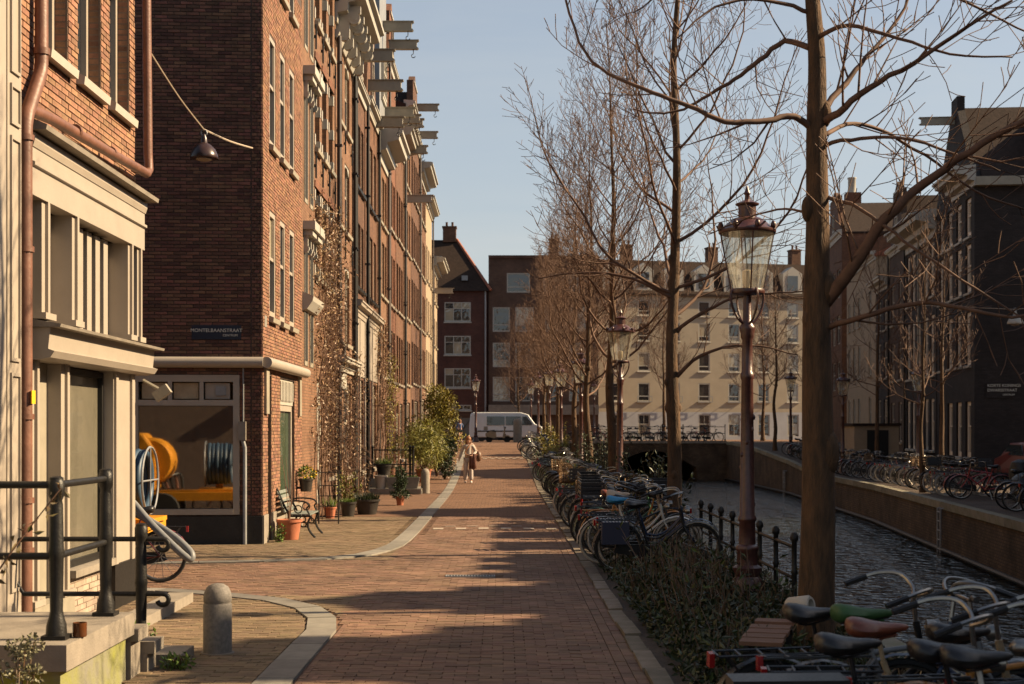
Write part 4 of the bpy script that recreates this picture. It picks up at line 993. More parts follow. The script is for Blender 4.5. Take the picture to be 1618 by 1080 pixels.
for x in (4, 12, 20): chimney(yb, x, 4, H+2.9, 1.6, .9)
# ------------------------------------------------------------------ right bank houses
RD = math.atan2(1.0, .1)                                     # facade line heading
RF = lambda y: 19.1 + .1 * (y - 59)
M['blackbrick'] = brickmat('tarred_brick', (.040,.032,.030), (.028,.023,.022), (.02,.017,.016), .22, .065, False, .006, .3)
M['bm_g'] = brickmat('dull_brown_brick', (.10,.065,.048), (.075,.05,.038), (.05,.04,.03))  # duller, darker brown than the left row's brick
rzR = -R(90) - math.atan(.1) 
def right_house(Y0, Y1, H, wm, cols, rows, label, name='bank_house', **kw):
    L = (Y1 - Y0) * math.sqrt(1.01)
    W0 = Y1 - Y0
    o = row_house(0, L, H, wm, cols, rows, label, name, x=0, rz=rzR, Z=0, **kw)
    o.location = (RF(Y1), Y1, gr((Y0+Y1)/2)); return o
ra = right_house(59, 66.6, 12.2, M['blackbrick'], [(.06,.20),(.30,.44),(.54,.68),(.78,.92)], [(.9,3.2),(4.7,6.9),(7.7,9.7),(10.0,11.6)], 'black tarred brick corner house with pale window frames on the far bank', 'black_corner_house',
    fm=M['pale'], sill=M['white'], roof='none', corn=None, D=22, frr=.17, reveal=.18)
L = 7.6*math.sqrt(1.01)
k = MB(); k.add([(-.1,.3,12.2),(L/2,.3,15.9),(L+.1,.3,12.2),(-.1,22,12.2),(L/2,22,15.9),(L+.1,22,12.2)], [(0,3,4,1),(1,4,5,2),(0,1,2),(3,5,4),(0,2,5,3)]); rf = k.build('roof', M['tile'], ra)
k = MB(); k.prism([(0,12.2),(L,12.2),(L/2+.6,15.7),(L/2+.6,16.3),(L/2-.6,16.3),(L/2-.6,15.7)], -.02, .3); k.build('gable', M['blackbrick'], ra)
cornice(ra, L*.45, L+.3, 11.9, .9, .8)
k = MB(); k.box(L-2.4,3,12.9,L-.2,3.3,14.6).box(L-2.4,3.3,12.9,L-.2,6.5,14.6); dm = k.build('dormer', M['creamdark'], rf)
k = MB(); k.add([(L-3.2,2.8,15.1),(L+.1,2.8,14.5),(L+.1,6.8,14.5),(L-3.2,6.8,15.1)], [(0,1,2,3)]); k.box(L-.2,2.8,14.4,L+.12,6.8,14.5); k.build('dormer_roof', M['redtile'], dm)
k = MB(); k.box(L-.05,3.6,13.2,L-.04+.02,5.9,14.3) if False else k.box(L-.19,3.6,13.2,L-.17,5.9,14.3); k.build('pane', M['pane'], dm)
k = MB(); k.box(L,0,11.9,L+.35,22,12.25); k.build('gutter', M['creamdark'], ra)
beam(ra, L/2, 15.2, 1.5, .3)
chimney(ra, L*.5, 9, 15.5, 1.4, .8)
sg = thing('street_sign', 'white street name lettering on the black side wall across the canal', 'sign', (RF(59)+1.0, 58.97-.1, 6.4-2.3), math.atan(.1)*-1)
def rside(d, z):     # point on the side wall of the black corner house
    v = Vector((math.cos(-math.atan(.1)), math.sin(-math.atan(.1)))); return (RF(59) + v.x*d, 59 + v.y*d, z)
sg.location = rside(1.0, 3.75); sg.location.y -= .03
k = MB(); k.box(-.55,-.01,-.42,.6,.0,.2); k.build('plate', M['blackbrick'], sg)
text_obj('lettering', 'KORTE KONINGS', .165, M['signtext'], sg, (-.5,-.014,.02), (R(90),0,0), 'LEFT')
text_obj('lettering', 'DWARSSTRAAT', .165, M['signtext'], sg, (-.5,-.014,-.17), (R(90),0,0), 'LEFT')
text_obj('lettering', 'CENTRUM', .10, M['signtext'], sg, (.1,-.014,-.33), (R(90),0,0), 'LEFT')
def hang_lamp(loc, label, m_, s=1.0):
    h = thing('hanging_lamp', label, 'lamp', loc)
    k = MB(); k.lathe([(.21*s,-.01),(.215*s,.0),(.205*s,.05*s),(.17*s,.13*s),(.10*s,.2*s),(.05*s,.23*s),(.045*s,.3*s),(.02*s,.36*s)], 18); k.build('shade', m_, h)
    k = MB(); k.sphere((0,0,-.01), .13*s, 10, 5, (1,1,.35)); k.build('diffuser', mat('lamp_lens', (.35,.30,.24), .3), h)
    k = MB(); k.torus(.045*s, .01, 12, 5, tr(0,0,.38*s) @ rotm('X', R(90))); k.build('hook', M['zinc'], h)
    return h
lp = Vector((-4.52, 22, 6.12))
hang_lamp(lp, 'dark dome lamp hung on a cable over the side street', mat('dark_maroon_enamel', (.04,.022,.020), .3, .2, 10), 1.0)
k = MB(); a, b = Vector((-4.27,17.45,6.6)), Vector((-4.42,25.66,6.98)); c = lp + Vector((0,0,.43)); k.tube(cr([a, (a+c)/2 - Vector((0,0,.05)), c], 4), .012, 5); k.tube(cr([c, (c+b)/2 - Vector((0,0,.03)), b], 4), .014, 5)
tag(k.build('lamp_cable', mat('steel_cable', (.42,.34,.26), .6)), 'steel cable strung between the two brick houses over the side street', 'cable')
hp = rside(1.3, 6.25); hang_lamp((hp[0], hp[1]-.9, hp[2]), 'pale dome lamp hung beside the black wall across the canal', M['white'], 1.5)
k = MB(); k.tube([(hp[0]-3.5,hp[1]-.2,hp[2]+.8),(hp[0],hp[1]-.9,hp[2]+.58),(hp[0]+8,hp[1]-8,hp[2]+1.0)], .012, 5)
tag(k.build('lamp_cable', MATS['steel_cable']), 'steel cable carrying the pale lamp by the black wall', 'cable')

right_house(66.8, 74.8, 11.6, M['blackbrick'], [(.05,.17),(.22,.34),(.40,.52),(.64,.76),(.82,.94)], [(.9,3.3),(4.4,7.2),(8.1,10.6)], 'black brick house with white cornice and tall pale windows on the far bank', fm=M['pale'], sill=M['white'], corn=(1.1,1.2), rise=3.6, D=12, frr=.14, pipes=[(.02,M['black'],None),(.5,M['creamdark'],None)])
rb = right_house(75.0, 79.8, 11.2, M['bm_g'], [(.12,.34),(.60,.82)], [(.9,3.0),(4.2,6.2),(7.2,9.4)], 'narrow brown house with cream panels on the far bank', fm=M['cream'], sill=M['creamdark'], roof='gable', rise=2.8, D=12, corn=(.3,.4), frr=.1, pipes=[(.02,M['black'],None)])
right_house(80.0, 84.4, 9.6, M['blackbrick'], [(.12,.38),(.60,.86)], [(.9,3.0),(4.2,6.2),(6.9,8.6)], 'small black house beside the cream rendered block', fm=M['cream'], sill=M['creamdark'], D=10, corn=(.6,.7), frr=.1, rise=2)
right_house(84.6, 97.0, 11.2, M['plaster'], [(.06,.14),(.24,.32),(.42,.50),(.78,.86)], [(.9,2.9),(4.2,6.2),(7.4,9.2)], 'cream rendered block on the far bank near the bridge', fm=M['white'], sill=M['creamdark'], D=10, corn=(.4,.5), frr=.09, rise=2.2, rmat=M['redtile'])
tall = right_house(99.5, 108, 14.4, M['bm_b'], [(.1,.3),(.4,.6),(.7,.9)], zr(3.6,3.2,2,3), 'tall brick house with pale chimney stack beyond the cream block', D=9, corn=(.3,.5), rise=2.6, roof='gable')
k = MB(); k.box(.5,1.2,14.4,1.6,2.3,18.2); k.build('chimney', M['bm_c'], tall); k = MB(); k.lathe([(.3,0),(.28,1.0),(.33,1.05),(.33,1.15)], 10, tr(1.05,1.7,18.2)); k.build('chimney_pot', M['white'], tall)
# houses further along the far bank beside and behind the viewer (their roofline shades the street)
def shade_house(Y0, Y1, X, H, rise, label, along='gable', D=11):
    o = row_house(0, Y1-Y0, H, M['bm_b'], [(.1,.3),(.4,.6),(.7,.9)], zr(3.6,3.0,1.9,3), label, 'bank_house', x=0, rz=-R(90), Z=0, roof=along, rise=rise, D=D, corn=(.4,.5), sill=M['stone'])
    o.location = (X, Y1, 0); return o
shade_house(-9, -1.2, 16.0, 10.2, 1.6, 'brick bank house with gable standing at the canal bend')
shade_house(-1, 5.8, 16.3, 11.0, 1.8, 'second brick bank house from the canal bend')
shade_house(6.0, 12.2, 16.6, 11.4, 1.6, 'third brick bank house from the canal bend')
shade_house(12.4, 17.2, 16.9, 10.6, 1.9, 'fourth brick bank house from the canal bend')
shade_house(17.3, 20.9, 17.0, 10.5, 1.5, 'fifth brick bank house from the canal bend')
shade_house(21.1, 25.2, 17.2, 10.8, .6, 'sixth brick bank house from the canal bend', 'saddle')
shade_house(25.4, 34.0, 17.4, 9.6, .6, 'low wide bank house next to the stepped gable', 'saddle')
shade_house(34.2, 41.0, 17.6, 10.6, 2.2, 'stepped gable bank house by the dark alley')
shade_house(41.2, 46.5, 18.0, 9.6, 1.0, 'low bank house on the corner opposite the black house', 'saddle')
# ================================================================== street lamps
M['lampglass'] = clearglass('lantern_glass', .12, (.96,.96,.94), .22)
M['bulb'] = mat('bulb_holder', (.62,.50,.33), .4)
def make_lamp(label, loc, plain=False):
    r = thing('street_lamp', label, 'street lamp', loc)
    k = MB()
    k.lathe([(.21,0),(.215,.1),(.19,.14),(.185,.22),(.165,.30),(.135,.34),(.16,.40),(.165,.44),(.12,.47),(.115,.62),(.13,.64),(.13,.67),(.10,.70)], 16)
    k.build('base', M['lampred'], r)
    k = MB(); k.lathe([(.096,.70),(.090,.95),(.105,.97),(.105,1.0),(.085,1.03),(.074,1.9),(.066,2.55),(.078,2.57),(.078,2.62),(.064,2.64),(.058,3.0),(.075,3.03),(.075,3.07),(.09,3.12),(.09,3.15),(.05,3.2),(.045,3.45),(.04,3.5)], 14)
    for i in range(10):
        a = i * .9; z = 1.15 + i*.14; k.sphere((.074*math.cos(a), .074*math.sin(a), z), .02, 6, 4, (1,1,1.6))
    k.build('post', M['lampred'], r)
    for i in range(4):
        a = i * PI/2 + .4; pts = [(.05,3.18),(.12,3.24),(.19,3.36),(.215,3.48),(.20,3.55),(.165,3.57)]
        k = MB(); k.tube([(p*math.cos(a), p*math.sin(a), z) for p, z in cr([(p, 0, z) for p, z in pts], 3) and [(q.x, q.z) for q in cr([(p, 0, z) for p, z in pts], 3)]], .014, 6); k.build('bracket', M['lampred'], r)
    k = MB(); k.lathe([(.04,3.5),(.19,3.52),(.2,3.54),(.19,3.57),(.03,3.57)], 20); k.build('lantern_base', M['lampred'], r)
    k = MB(); n = 8
    k.lathe([(.182,3.575),(.30,4.205),(.296,4.205),(.178,3.58)], 24, None, True, True); g = k.build('lantern_glass', M['lampglass'], r)
    for i in range(4):
        a = i*PI/2 + .05; k = MB(); k.tube([(.185*math.cos(a),.185*math.sin(a),3.57),(.305*math.cos(a),.305*math.sin(a),4.21)], .009, 5); k.build('glazing_bar', M['lampred'], r)
    k = MB(); k.lathe([(.315,4.20),(.325,4.21),(.325,4.235),(.30,4.25),(.22,4.32),(.15,4.37),(.11,4.38),(.10,4.385),(.10,4.51),(.13,4.52),(.135,4.535),(.05,4.57),(.03,4.58),(.025,4.63),(.04,4.65),(.03,4.67),(.006,4.74)], 18)
    c = k.build('cap', M['lampred'], r)
    k = MB()
    k.lathe([(.29,4.19),(.3,4.2),(.27,4.21),(.05,4.3),(.05,4.29)], 18); k.build('reflector', M['creamdark'], r)
    if not plain:
        for i in range(8):
            a = i*PI/4 + .2; k = MB(); k.sphere((.315*math.cos(a),.315*math.sin(a),4.275), .042, 7, 5, (.8,.8,1.15)); k.tube([(.33*math.cos(a),.33*math.sin(a),4.22),(.345*math.cos(a+.25),.345*math.sin(a+.25),4.3)], .012, 4); k.build('crown_leaf', M['lampred'], c)
    k = MB(); k.lathe([(.03,3.57),(.035,3.62),(.055,3.64),(.055,3.78),(.03,3.79)], 10); k.build('bulb_holder', M['bulb'], r)
    k = MB(); k.tube([(.0,.0,3.79),(-.03,0,4.2)], .007, 5); k.build('rod', M['black'], r)
    return r
lamps = [((2.75,16.4,0), 'oxblood crown lantern lamp post beside the iron canal railing'), ((2.63,33,.02), 'crown lantern lamp post above the bicycle with the orange rack'),
         ((2.62,49,0), 'third crown lantern lamp post along the verge from the iron canal railing'), ((2.62,65.5,0), 'fourth crown lantern lamp post along the verge from the iron canal railing'),
         ((2.6,82,0), 'fifth crown lantern lamp post along the verge from the iron canal railing'), ((2.3,95,0), 'last crown lantern lamp post on the verge by the bridge'),
         ((2.1,110,0), 'lamp post on the cross street in front of the modern block'), ((-1.9,101,0), 'lamp post beside the parked scooter')]
proto = None
for i, (p, lab) in enumerate(lamps):
    z = gz(p[1]) + (.02 if p[1] < 97 else 0)
    if proto is None: proto = make_lamp(lab, (p[0], p[1], z)); o = proto
    else:
        o = copy_tree(proto); o['label'] = lab; o.location = (p[0], p[1], z)
    o.rotation_euler = (0, R([0,.6,-.5,.8,0,.3,0,0][i]), i*.7); o['group'] = 'crown lantern street lamps'
for (x, y, lab) in ((15.4,66,'far bank lamp post next to the rendered shed'), (16.4,57.5,'far bank lamp post in front of the tall pale windows'), (15.9,80.5,'far bank lamp post near the bridge end'), (7.0,112,'lamp post on the cross street behind the bridge railing')):
    o = copy_tree(proto); o['label'] = lab; o['group'] = 'crown lantern street lamps'; o.location = (x, y, gr(y) if y < 97 else 1.2); o.rotation_euler = (0, 0, x)

# ================================================================== bare trees
class Tree:
    def __init__(s, seed, scale=1.0): s.r = random.Random(seed); s.t = MB(); s.c = MB(); s.k = scale; s.thin = .0035
    def limb(s, pts, r0, r1, sides=8, mb=None, wob=0):
        pts = cr(pts, 4); n = len(pts); r = s.r
        if wob: pts = [p + Vector((r.uniform(-wob,wob), r.uniform(-wob,wob), r.uniform(-wob,wob)*.5)) if 0 < i < n-1 else p for i, p in enumerate(pts)]
        rs = [r0 + (r1-r0)*(i/(n-1))**.8 for i in range(n)]
        (mb or s.c).tube(pts, rs, sides); return pts, rs
    def twig(s, p, d, L, r, lvl):
        R_ = s.r; n = 2 if lvl >= 2 else max(3, int(L/.28)); pts = [p]; q = d.normalized()
        up = .12 if lvl == 0 else .16
        for i in range(n):
            q = (q + Vector((R_.gauss(0,.13), R_.gauss(0,.13), R_.gauss(0,.10)+up))).normalized(); pts.append(pts[-1] + q*(L/n))
        rs = [max(s.thin, r*(1-.8*i/n)) for i in range(n+1)]
        s.c.tube(pts, rs, 6 if r > .03 else (4 if r > .010 else 3), cap=False)
        if lvl >= s.maxl: return
        step = {0: .30, 1: .17, 2: .12}[lvl] * s.dens
        t = step * R_.uniform(.6, 1.4) + L*(.12 if lvl else .15); side = R_.choice((-1, 1))
        while t < L*.98:
            f = t/L*n; i = min(n-1, int(f)); a = pts[i] + (pts[i+1]-pts[i])*(f-i); dd = (pts[i+1]-pts[i]).normalized()
            o = dd.orthogonal().normalized(); o.rotate(Matrix.Rotation(R_.uniform(0, 2*PI), 3, dd))
            nd = dd*math.cos(R(48+R_.uniform(-12,14))) + o*math.sin(R(50)) + Vector((0,0,.15))
            cl = (L-t)*.45 + {0: .35, 1: .14, 2: .05}[lvl]
            s.twig(a, nd, cl*R_.uniform(.6, 1.15), max(s.thin, r*(1-.8*t/L)*.45), lvl+1)
            t += step*R_.uniform(.7, 1.4)
    def along(s, pts, rs, lvl=1, step=.3, l0=.9, start=.15):
        R_ = s.r; n = len(pts); Ltot = sum((b-a).length for a, b in zip(pts, pts[1:])); t = Ltot*start
        while t < Ltot:
            acc = 0
            for i in range(n-1):
                sl = (pts[i+1]-pts[i]).length
                if acc + sl >= t: break
                acc += sl
            f = (t-acc)/max(sl, 1e-6); a = pts[i] + (pts[i+1]-pts[i])*f; dd = (pts[i+1]-pts[i]).normalized()
            o = dd.orthogonal().normalized(); o.rotate(Matrix.Rotation(R_.uniform(0, 2*PI), 3, dd))
            nd = dd*.62 + o*.75 + Vector((0,0,.2))
            s.twig(a, nd, l0*R_.uniform(.5, 1.2)*(1-.4*t/Ltot), min(.011, max(s.thin, rs[i]*.45)), lvl); t += step*R_.uniform(.6, 1.4)
    def done(s, label, loc, rz=0, group=None):
        o = thing('bare_tree', label, 'tree', loc, rz, group)
        s.t.build('trunk', M['bark'], o); s.c.build('crown', M['twig'], o); return o
def street_tree(seed, H, r0, zlow, nprim, Lmax, dens=1.0, thin=.005, lean=0, maxl=2, incl=(20, 66)):
    t = Tree(seed); t.thin = thin; t.dens = dens; t.maxl = maxl; R_ = t.r
    tp = [Vector((0,0,-.1)), Vector((.02,0,.5))]
    for i in range(1, 9): tp.append(Vector((R_.gauss(0,.05)+lean*i/8, R_.gauss(0,.05), H*i/8)))
    pts = cr(tp, 4); n = len(pts)
    rs = [max(.01, r0*(1 - .96*(max(0, p.z)/H)**.8)) * (1.25 if p.z < .2 else 1) * (1 + R_.uniform(-.05,.05)) for p in pts]
    t.t.tube(pts, rs, 10)
    for i in range(7):
        z = R_.uniform(1, zlow+1.5); j = min(range(n), key=lambda q: abs(pts[q].z-z)); a = R_.uniform(0, 6.28); t.t.sphere(pts[j] + Vector((math.cos(a), math.sin(a), 0))*rs[j]*.7, r0*.42, 7, 5, (1,1,1.5))
    az = R_.uniform(0, 6)
    for i in range(nprim):
        f = (i + R_.random()*.6)/nprim; z = zlow + (H*.96 - zlow)*f**.92
        j = min(range(n-1), key=lambda q: abs(pts[q].z-z)); a = pts[j] + (pts[j+1]-pts[j])*R_.random()
        az += 2.4 + R_.uniform(-.4, .4); inc = R(incl[0] + (incl[1]-incl[0])*f + R_.uniform(-8, 8))
        L = Lmax*(1 - .66*f)*R_.uniform(.7, 1.15); 
        t.twig(a, Vector((math.cos(az)*math.cos(inc), math.sin(az)*math.cos(inc), math.sin(inc))), L, max(.011, rs[j]*.36), 0)
    return t

# the near tree, its main limbs placed as they grow
TY = 12.8; tx, ty = 2.75, TY
def TP(u, v, dy=0.0):
    p = P(u, v, TY + dy); return Vector((p.x - tx, p.y - ty, p.z))
t = Tree(11); t.thin = .0042; t.dens = .8; t.maxl = 2
pts, rs = t.limb([(0,0,-.1),(.0,0,.4),TP(1293,800),TP(1291,600),TP(1290,480),TP(1292,360),TP(1290,220),TP(1291,100),TP(1284,0),TP(1275,-120,.1),TP(1268,-300,.2),TP(1275,-520,.1)], .185, .03, 14, t.t)
for (u, v, s_) in ((1276,330,.07),(1306,455,.10),(1308,715,.13),(1276,505,.06),(1304,180,.07)): t.t.sphere(TP(u, v, -.02), s_, 10, 7, (.8,1,1.7))

LIMBS = [
 ([(1285,205,0),(1255,184,-.1),(1210,190,-.2),(1145,192,-.3),(1090,167,-.3),(1030,145,-.3),(975,122,-.2),(925,85,-.1),(895,0,0),(885,-80,0)], .034, .008, .55, .9),
 ([(1280,75,0),(1240,65,.2),(1200,95,.3),(1160,125,.4),(1120,150,.5),(1080,172,.6),(1040,179,.6),(1000,172,.7)], .030, .007, .6, .7),
 ([(1300,480,0),(1345,425,-.2),(1400,345,-.4),(1460,290,-.5),(1530,240,-.7),(1618,190,-.9),(1720,150,-1.0)], .068, .018, .45, 1.2),
 ([(1300,520,0),(1360,500,-.3),(1450,478,-.5),(1520,486,-.7),(1600,500,-.9),(1690,480,-1)], .030, .010, .5, .9),
 ([(1298,190,0),(1325,178,-.2),(1374,137,-.4),(1444,100,-.6),(1530,40,-.8),(1600,0,-1)], .042, .010, .45, 1.1),
 ([(1298,176,0),(1337,130,.2),(1367,90,.3),(1420,30,.5),(1450,-40,.6)], .034, .010, .45, 1.0),
 ([(1300,215,0),(1340,196,.3),(1390,205,.5),(1460,245,.6),(1540,300,.7),(1618,330,.8)], .024, .008, .45, .9),
 ([(1297,230,0),(1345,220,-.2),(1420,218,-.4),(1500,240,-.5),(1580,270,-.6)], .022, .008, .45, .9),
 ([(1300,310,0),(1360,330,-.3),(1430,380,-.5),(1500,430,-.7),(1580,480,-.8),(1640,520,-.9)], .020, .007, .5, .8),
 ([(1283,340,0),(1240,330,.3),(1180,345,.5),(1120,370,.6)], .014, .005, .5, .6),
 ([(1283,20,0),(1210,0,-.1),(1130,10,-.2),(1070,60,-.3)], .022, .006, .5, .8),
 ([(1275,-60,0),(1180,-40,.2),(1080,-30,.3),(1000,20,.3)], .022, .006, .5, .8),
 ([(1280,-20,0),(1350,-40,.2),(1450,-30,.3),(1560,20,.4),(1640,60,.4)], .026, .007, .45, .9),
 ([(1290,60,0),(1340,40,-.3),(1420,60,-.5),(1500,85,-.7),(1600,90,-.8)], .024, .007, .45, .9),
]
for pl, r0, r1, stp, l0 in LIMBS:
    p_, r_ = t.limb([TP(*q) for q in pl], r0, r1, 7, None, .012); t.along(p_, r_, 1, stp*.42, l0*1.3)
for i in range(14):
    z = 6.2 + i*.28; a = t.r.uniform(0, 6.28)
    t.twig(Vector((pts[-1].x*.5, .05, z)), Vector((math.cos(a), math.sin(a), .9)), 2.0 - i*.08, .022, 0)
t.done('big bare tree with orange brown trunk between the lantern and the parked bicycles', (tx, ty, 0))
# second tree
t = street_tree(21, 12.8, .145, 3.4, 34, 4.2, .64, .0045, .1)
TY2 = 23.7
for pl in ([(1062,530,0),(1100,500,-.2),(1160,470,-.4),(1230,462,-.6),(1300,460,-.8)], [(1062,600,0),(1110,560,-.2),(1180,545,-.4),(1260,560,-.5)], [(1062,470,0),(1000,440,.2),(920,430,.4),(850,440,.5)]):
    q = []
    for (u, v, dy) in pl:
        p = P(u, v, TY2+dy); q.append(Vector((p.x-2.75, p.y-TY2, p.z)))
    p_, r_ = t.limb(q, .042, .009, 6, None, .02); t.along(p_, r_, 1, .28, 1.0)
t.done('slim bare tree rising from the undergrowth beside the dark blue bicycle', (2.75, TY2, 0))
TL = ['bare street tree just beyond the second lantern', 'bare street tree beside the third lantern', 'bare street tree beyond the third lantern', 'bare street tree beyond the fourth lantern', 'bare street tree beside the fifth lantern', 'bare street tree at the bridge end of the verge']
pr = [street_tree(31, 12.4, .15, 3.2, 44, 4.6, .60, .0048), street_tree(32, 11.6, .15, 2.8, 44, 4.6, .60, .0052), street_tree(33, 10.8, .14, 2.4, 42, 4.4, .62, .0056)]
po = []
for i, (x, y) in enumerate(((2.75,36.8),(2.75,46.5),(2.75,57),(2.7,72),(2.72,86),(2.6,94))):
    g = 'bare street trees along the verge'
    if i < 3: o = pr[i].done(TL[i], (x, y, gz(y)), i*1.1, g); po.append(o)
    else: o = copy_tree(po[i-3]); o['label'] = TL[i]; o.location = (x, y, gz(y)); o.rotation_euler = (0,0,i*1.7); o.scale = (.92,.92,.92)
RT = [((16.0,53,0),.95,'slender bare tree in front of the black houses across the canal'), ((15.7,84,0),1.05,'dark bare tree on the far bank close to the bridge'), ((16.0,73,0),.9,'bare tree in front of the narrow brown house across the canal'), ((12.0,44,0),.8,'bare tree leaning over the quay wall across the canal'),
      ((20,112,0),1.1,'bare tree on the cross street before the cream apartment block'), ((1.2,112,0),.9,'bare tree in front of the modern block'), ((12.5,113,0),1.0,'bare tree behind the bridge railing'), ((-7.2,112,0),.7,'small bare tree in front of the dark red brick block'), ((27,110,0),1.1,'bare tree beyond the cream rendered block')]
sparse = street_tree(41, 10.5, .12, 3.0, 24, 3.2, .85, .007).done('bare tree on the far bank beside the utility shed', (16.6, 64.5, gr(64.5)), .5, 'bare trees on the far bank and cross street')
for i, (p, s_, lab) in enumerate(RT):
    if i == 3: p = (13.4, 46.5, 0)
    o = copy_tree(po[i % 3] if i > 3 else sparse); o['label'] = lab; o.location = (p[0], p[1], gr(p[1]) if p[1] < 97 else 1.2); o.rotation_euler = (0,0,i*2.3+.4); o.scale = (s_,s_,s_); o['group'] = 'bare trees on the far bank and cross street'
# ================================================================== bicycles
def paint(name, c, r=.35): return mat('bike_' + name, c, r, .2, 20, .05, 40, spec=.5)
BC = dict(black=paint('black', (.014,.014,.015)), navy=paint('navy', (.015,.03,.07)), red=paint('red', (.30,.02,.02)), orange=paint('orange', (.42,.17,.03)), white=paint('white', (.55,.52,.46)),
          grey=paint('grey', (.14,.14,.14)), green=paint('green', (.03,.09,.05)), maroon=paint('maroon', (.10,.015,.015)), teal=paint('teal', (.03,.12,.13)), tan=paint('tan', (.33,.24,.14)))
M['rubber'] = mat('rubber', (.018,.017,.016), .8, .2, 20); M['palerubber'] = mat('pale_rubber', (.42,.38,.31), .8, .1, 20)
M['chrome'] = mat('chrome', (.30,.28,.25), .3, .15, 20, metal=.9); M['leather'] = mat('black_leather', (.017,.015,.014), .38, .2, 10, .1, 50); M['brown_leather'] = mat('brown_leather', (.16,.045,.022), .35, .25, 10, .1, 50)
M['redlens'] = mat('red_lens', (.28,.012,.012), .25); M['wicker'] = mat('wicker', (.20,.12,.06), .8, .3, 30, .4, 80); M['crate'] = mat('plastic_crate', (.02,.02,.022), .5)
M['bluecloth'] = mat('blue_cover', (.03,.22,.42), .6); M['greencloth'] = mat('green_cover', (.03,.085,.02), .6); M['creamcloth'] = mat('cream_bag', (.48,.38,.28), .85, .1, 6, .2, 30)
XM = rotm('X', R(90))
BM = {}
def bmesh_(key, fn, m_):
    kk = (key, m_.name)
    if kk not in BM:
        k = MB(); fn(k); BM[kk] = k.mesh(key, m_)
    return BM[kk]
WR = .345; RH, FH = -.54, .57
def f_tyre(k): k.torus(WR-.02, .021, 26, 6, XM)
def f_rim(k):
    k.torus(WR-.045, .012, 26, 5, XM); k.tube([(0,-.05,0),(0,.05,0)], .022, 6)
    for i in range(14):
        a = i*2*PI/14 + .1; a2 = a + (.35 if i % 2 else -.35); y = .03 if i % 2 else -.03
        k.tube([(.02*math.cos(a2), y, .02*math.sin(a2)), ((WR-.045)*math.cos(a), 0, (WR-.045)*math.sin(a))], .0035, 3, None, False)
def f_guard_r(k):
    n = 12; a0, a1 = R(-5), R(185); vs = []; 
    for i in range(n+1):
        a = a0 + (a1-a0)*i/n
        for y, r in ((-.03,WR+.02),(0,WR+.032),(.03,WR+.02)): vs.append((RH + r*math.cos(a), y, WR + r*math.sin(a)))
    k.add(vs, [(3*i+j, 3*i+j+1, 3*i+j+4, 3*i+j+3) for i in range(n) for j in (0, 1)], True)
def f_guard_f(k):
    n = 9; a0, a1 = R(35), R(170); vs = []
    for i in range(n+1):
        a = a0 + (a1-a0)*i/n
        for y, r in ((-.03,WR+.02),(0,WR+.032),(.03,WR+.02)): vs.append((FH + r*math.cos(a), y, WR + r*math.sin(a)))
    k.add(vs, [(3*i+j, 3*i+j+1, 3*i+j+4, 3*i+j+3) for i in range(n) for j in (0, 1)], True)
def f_frame(kind):
    def fn(k):
        bb, st_, hd0, hd1 = (-.09,0,.29), (-.27,0,.78), (.375,0,.64), (.315,0,.90)
        k.tube([bb, st_], .017, 8).tube([hd0, hd1], .021, 8).tube([bb, (.372,0,.66)], .019, 8)
        if kind == 'high': k.tube([(-.255,0,.755),(.325,0,.83)], .016, 8)
        elif kind == 'low': k.tube(cr([(-.17,0,.50),(.0,0,.48),(.18,0,.58),(.35,0,.78)], 4), .016, 8)
        else: k.tube([(-.19,0,.56),(.345,0,.78)], .016, 8)
        for y in (-.06, .06):
            k.tube([(bb[0],y*.5,bb[2]),(RH,y,WR)], .010, 6).tube([(-.25,y*.4,.72),(RH,y,WR)], .009, 6)
        k.tube([(-.09,-.05,.29),(-.09,.05,.29)], .03, 8)
        k.tube([(-.27,0,.78),(-.295,0,.90)], .013, 6)
    return fn
def f_fork(k):
    for y in (-.055, .055): k.tube(cr([(.378,y*.7,.64),(.42,y,.56),(.50,y,.42),(FH,y,WR)], 3), .011, 6)
    k.tube([(.378,-.04,.64),(.378,.04,.64)], .014, 6)
def f_bar(kind):
    def fn(k):
        k.tube([(.315,0,.90),(.295,0,1.04)], .013, 6)
        if kind == 'flat':
            k.tube(cr([(.22,-.31,1.05),(.27,-.12,1.06),(.295,0,1.04),(.27,.12,1.06),(.22,.31,1.05)], 4), .012, 6)
        else:
            for s_ in (-1, 1): k.tube(cr([(.295,0,1.04),(.33,s_*.10,1.08),(.30,s_*.22,1.13),(.18,s_*.29,1.12),(.02,s_*.30,1.06)], 4), .012, 6)
    return fn
def f_grip(kind, s_):
    def fn(k):
        if 1:
            if kind == 'flat': k.tube([(.245,s_*.21,1.055),(.215,s_*.325,1.05)], .017, 7)
            else: k.tube([(.13,s_*.297,1.10),(.005,s_*.302,1.055)], .018, 7)
    return fn
